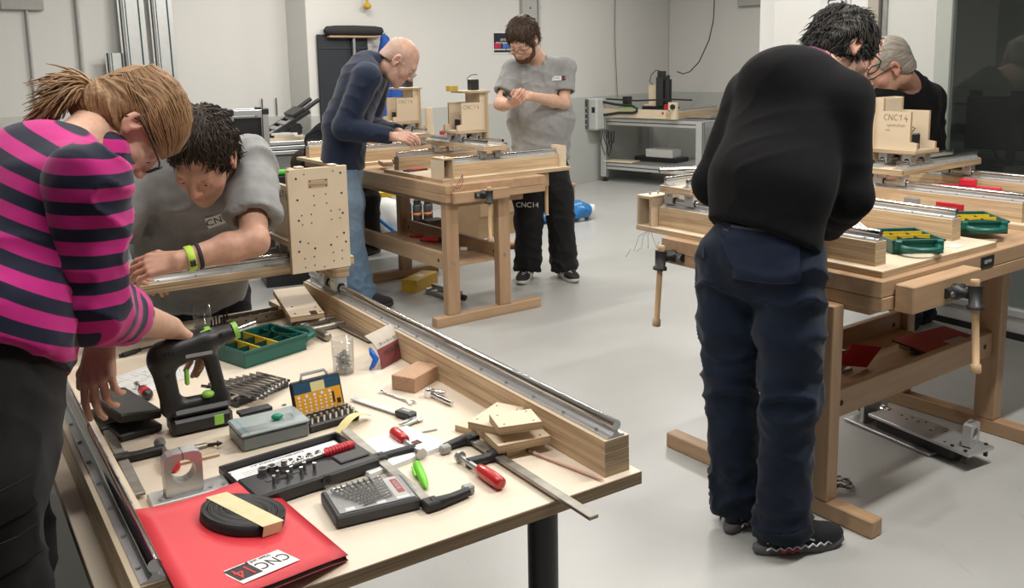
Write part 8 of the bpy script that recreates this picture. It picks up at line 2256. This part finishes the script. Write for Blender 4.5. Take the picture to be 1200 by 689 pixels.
# stuff standing on the middle bench behind the carriages
t = thing('leaning_ply', 'pale ply offcuts leaning behind the left carriage of the middle bench', 'board', MW(0.90, 1.5, 0.8624), -YM + 0.4)
o = MB().box(-0.03, 0.05, -0.008, 0.008, 0, 0.34, 0.001).build('board', PLY, t); o = MB().box(-0.02, 0.10, 0.02, 0.035, 0.0, 0.21, 0.001).build('board', PLY, t)
t = thing('clear_tub', 'clear tub with a red tool on top behind the middle bench carriages', 'tub', MW(1.02, 1.30, 0.8624), -YM)
MB().box(-0.10, 0.10, -0.07, 0.07, 0, 0.14, 0.006).build('tub', FROST, t); MB().box(-0.14, 0.12, -0.012, 0.012, 0.145, 0.175, 0.004).build('red_tool', REDP, t); MB().cbox(0.10, 0, 0.15, 0.06, 0.03, 0.05, 0.006).build('green_top', GREEN, t)
block('yellow_piece', 'small yellow block on the top plate of the right carriage on the middle bench', 'block', MW(0.52 - 0.085, 0.40 + 0.0, 0)[:2], XM, ZB + zm1 + 0.036 + 0.2642, (0.05, 0.06, 0.035), plain('dull_yellow', (0.50, 0.36, 0.06), 0.6))
# banner lettering on the partition
bn = thing('banner', 'white banner strip with grey lettering on the partition wall', 'banner', (gp(-0.83, -0.004).x, gp(-0.83, -0.004).y, 0.4), GYAW)
MB().box(0.0, 0.22, -0.004, 0.0, 0, 2.3, 0.0).build('sheet', plain('banner_sheet', (0.68, 0.685, 0.69), 0.5), bn)
Mb = mrot(0.075, -0.0045, 1.535, 0, math.pi / 2) @ Matrix.Rotation(math.pi / 2, 4, 'Z')
text_mesh('lettering', 'm', 0.13, INK, bn, Mb, 'RIGHT'); 
text_mesh('small_lettering', 'ngen', 0.060, DGREY, bn, mrot(0.165, -0.0045, 1.535, 0, math.pi / 2) @ Matrix.Rotation(math.pi / 2, 4, 'Z'), 'RIGHT')
# next room
t = thing('socket_trunking', 'grey socket trunking along the wall of the dim next room', 'trunking', (gp(1.2, 2.6).x, gp(1.2, 2.6).y, 1.12), GYAW)
MB().box(-4.6, 3.2, -0.06, 0, 0, 0.13, 0.003).build('channel', GREYP, t)
for x in (-2.42, -2.08, -1.2, -0.2): MB().box(x - 0.055, x + 0.055, -0.066, -0.0605, 0.03, 0.11, 0.004).build('socket', DGREY, t)
t = thing('dark_desk', 'dark desk behind the glass in the next room', 'desk', (gp(-0.35, 1.7).x, gp(-0.35, 1.7).y, 0), GYAW)
MB().box(-0.6, 1.3, -0.35, 0.35, 0.70, 0.73, 0.003).build('top', DGREY, t)
for x in (-0.55, 1.25):
    for y in (-0.3, 0.3): MB().box(x - 0.02, x + 0.02, y - 0.02, y + 0.02, 0, 0.6995, 0.002).build('leg', BLACKP, t)
t = thing('monitor', 'black monitor seen from behind through the glass', 'monitor', (gp(-0.42, 1.6).x, gp(-0.42, 1.6).y, 0.7305), GYAW + 0.2)
MB().box(-0.30, 0.30, -0.03, 0.02, 0.12, 0.50, 0.008).build('screen', BLACKP, t); MB().box(-0.03, 0.03, 0.0, 0.03, 0.01, 0.1195, 0.004).build('neck', BLACKP, t); MB().box(-0.12, 0.12, -0.08, 0.08, 0.0, 0.01, 0.003).build('foot', BLACKP, t)
t = thing('wall_lamp', 'small black device with a cable on the wall of the next room', 'device', (gp(-1.28, 2.5).x, gp(-1.28, 2.5).y, 0.86), GYAW)
MB().box(-0.12, 0.08, -0.05, 0.05, 0, 0.09, 0.01).build('body', BLACKP, t); MB().tube([(0.08, 0, 0.04), (0.2, -0.02, 0.0), (0.32, -0.02, -0.2), (0.34, -0.02, -0.45)], 0.008, 6).build('cable', BLACKP, t)
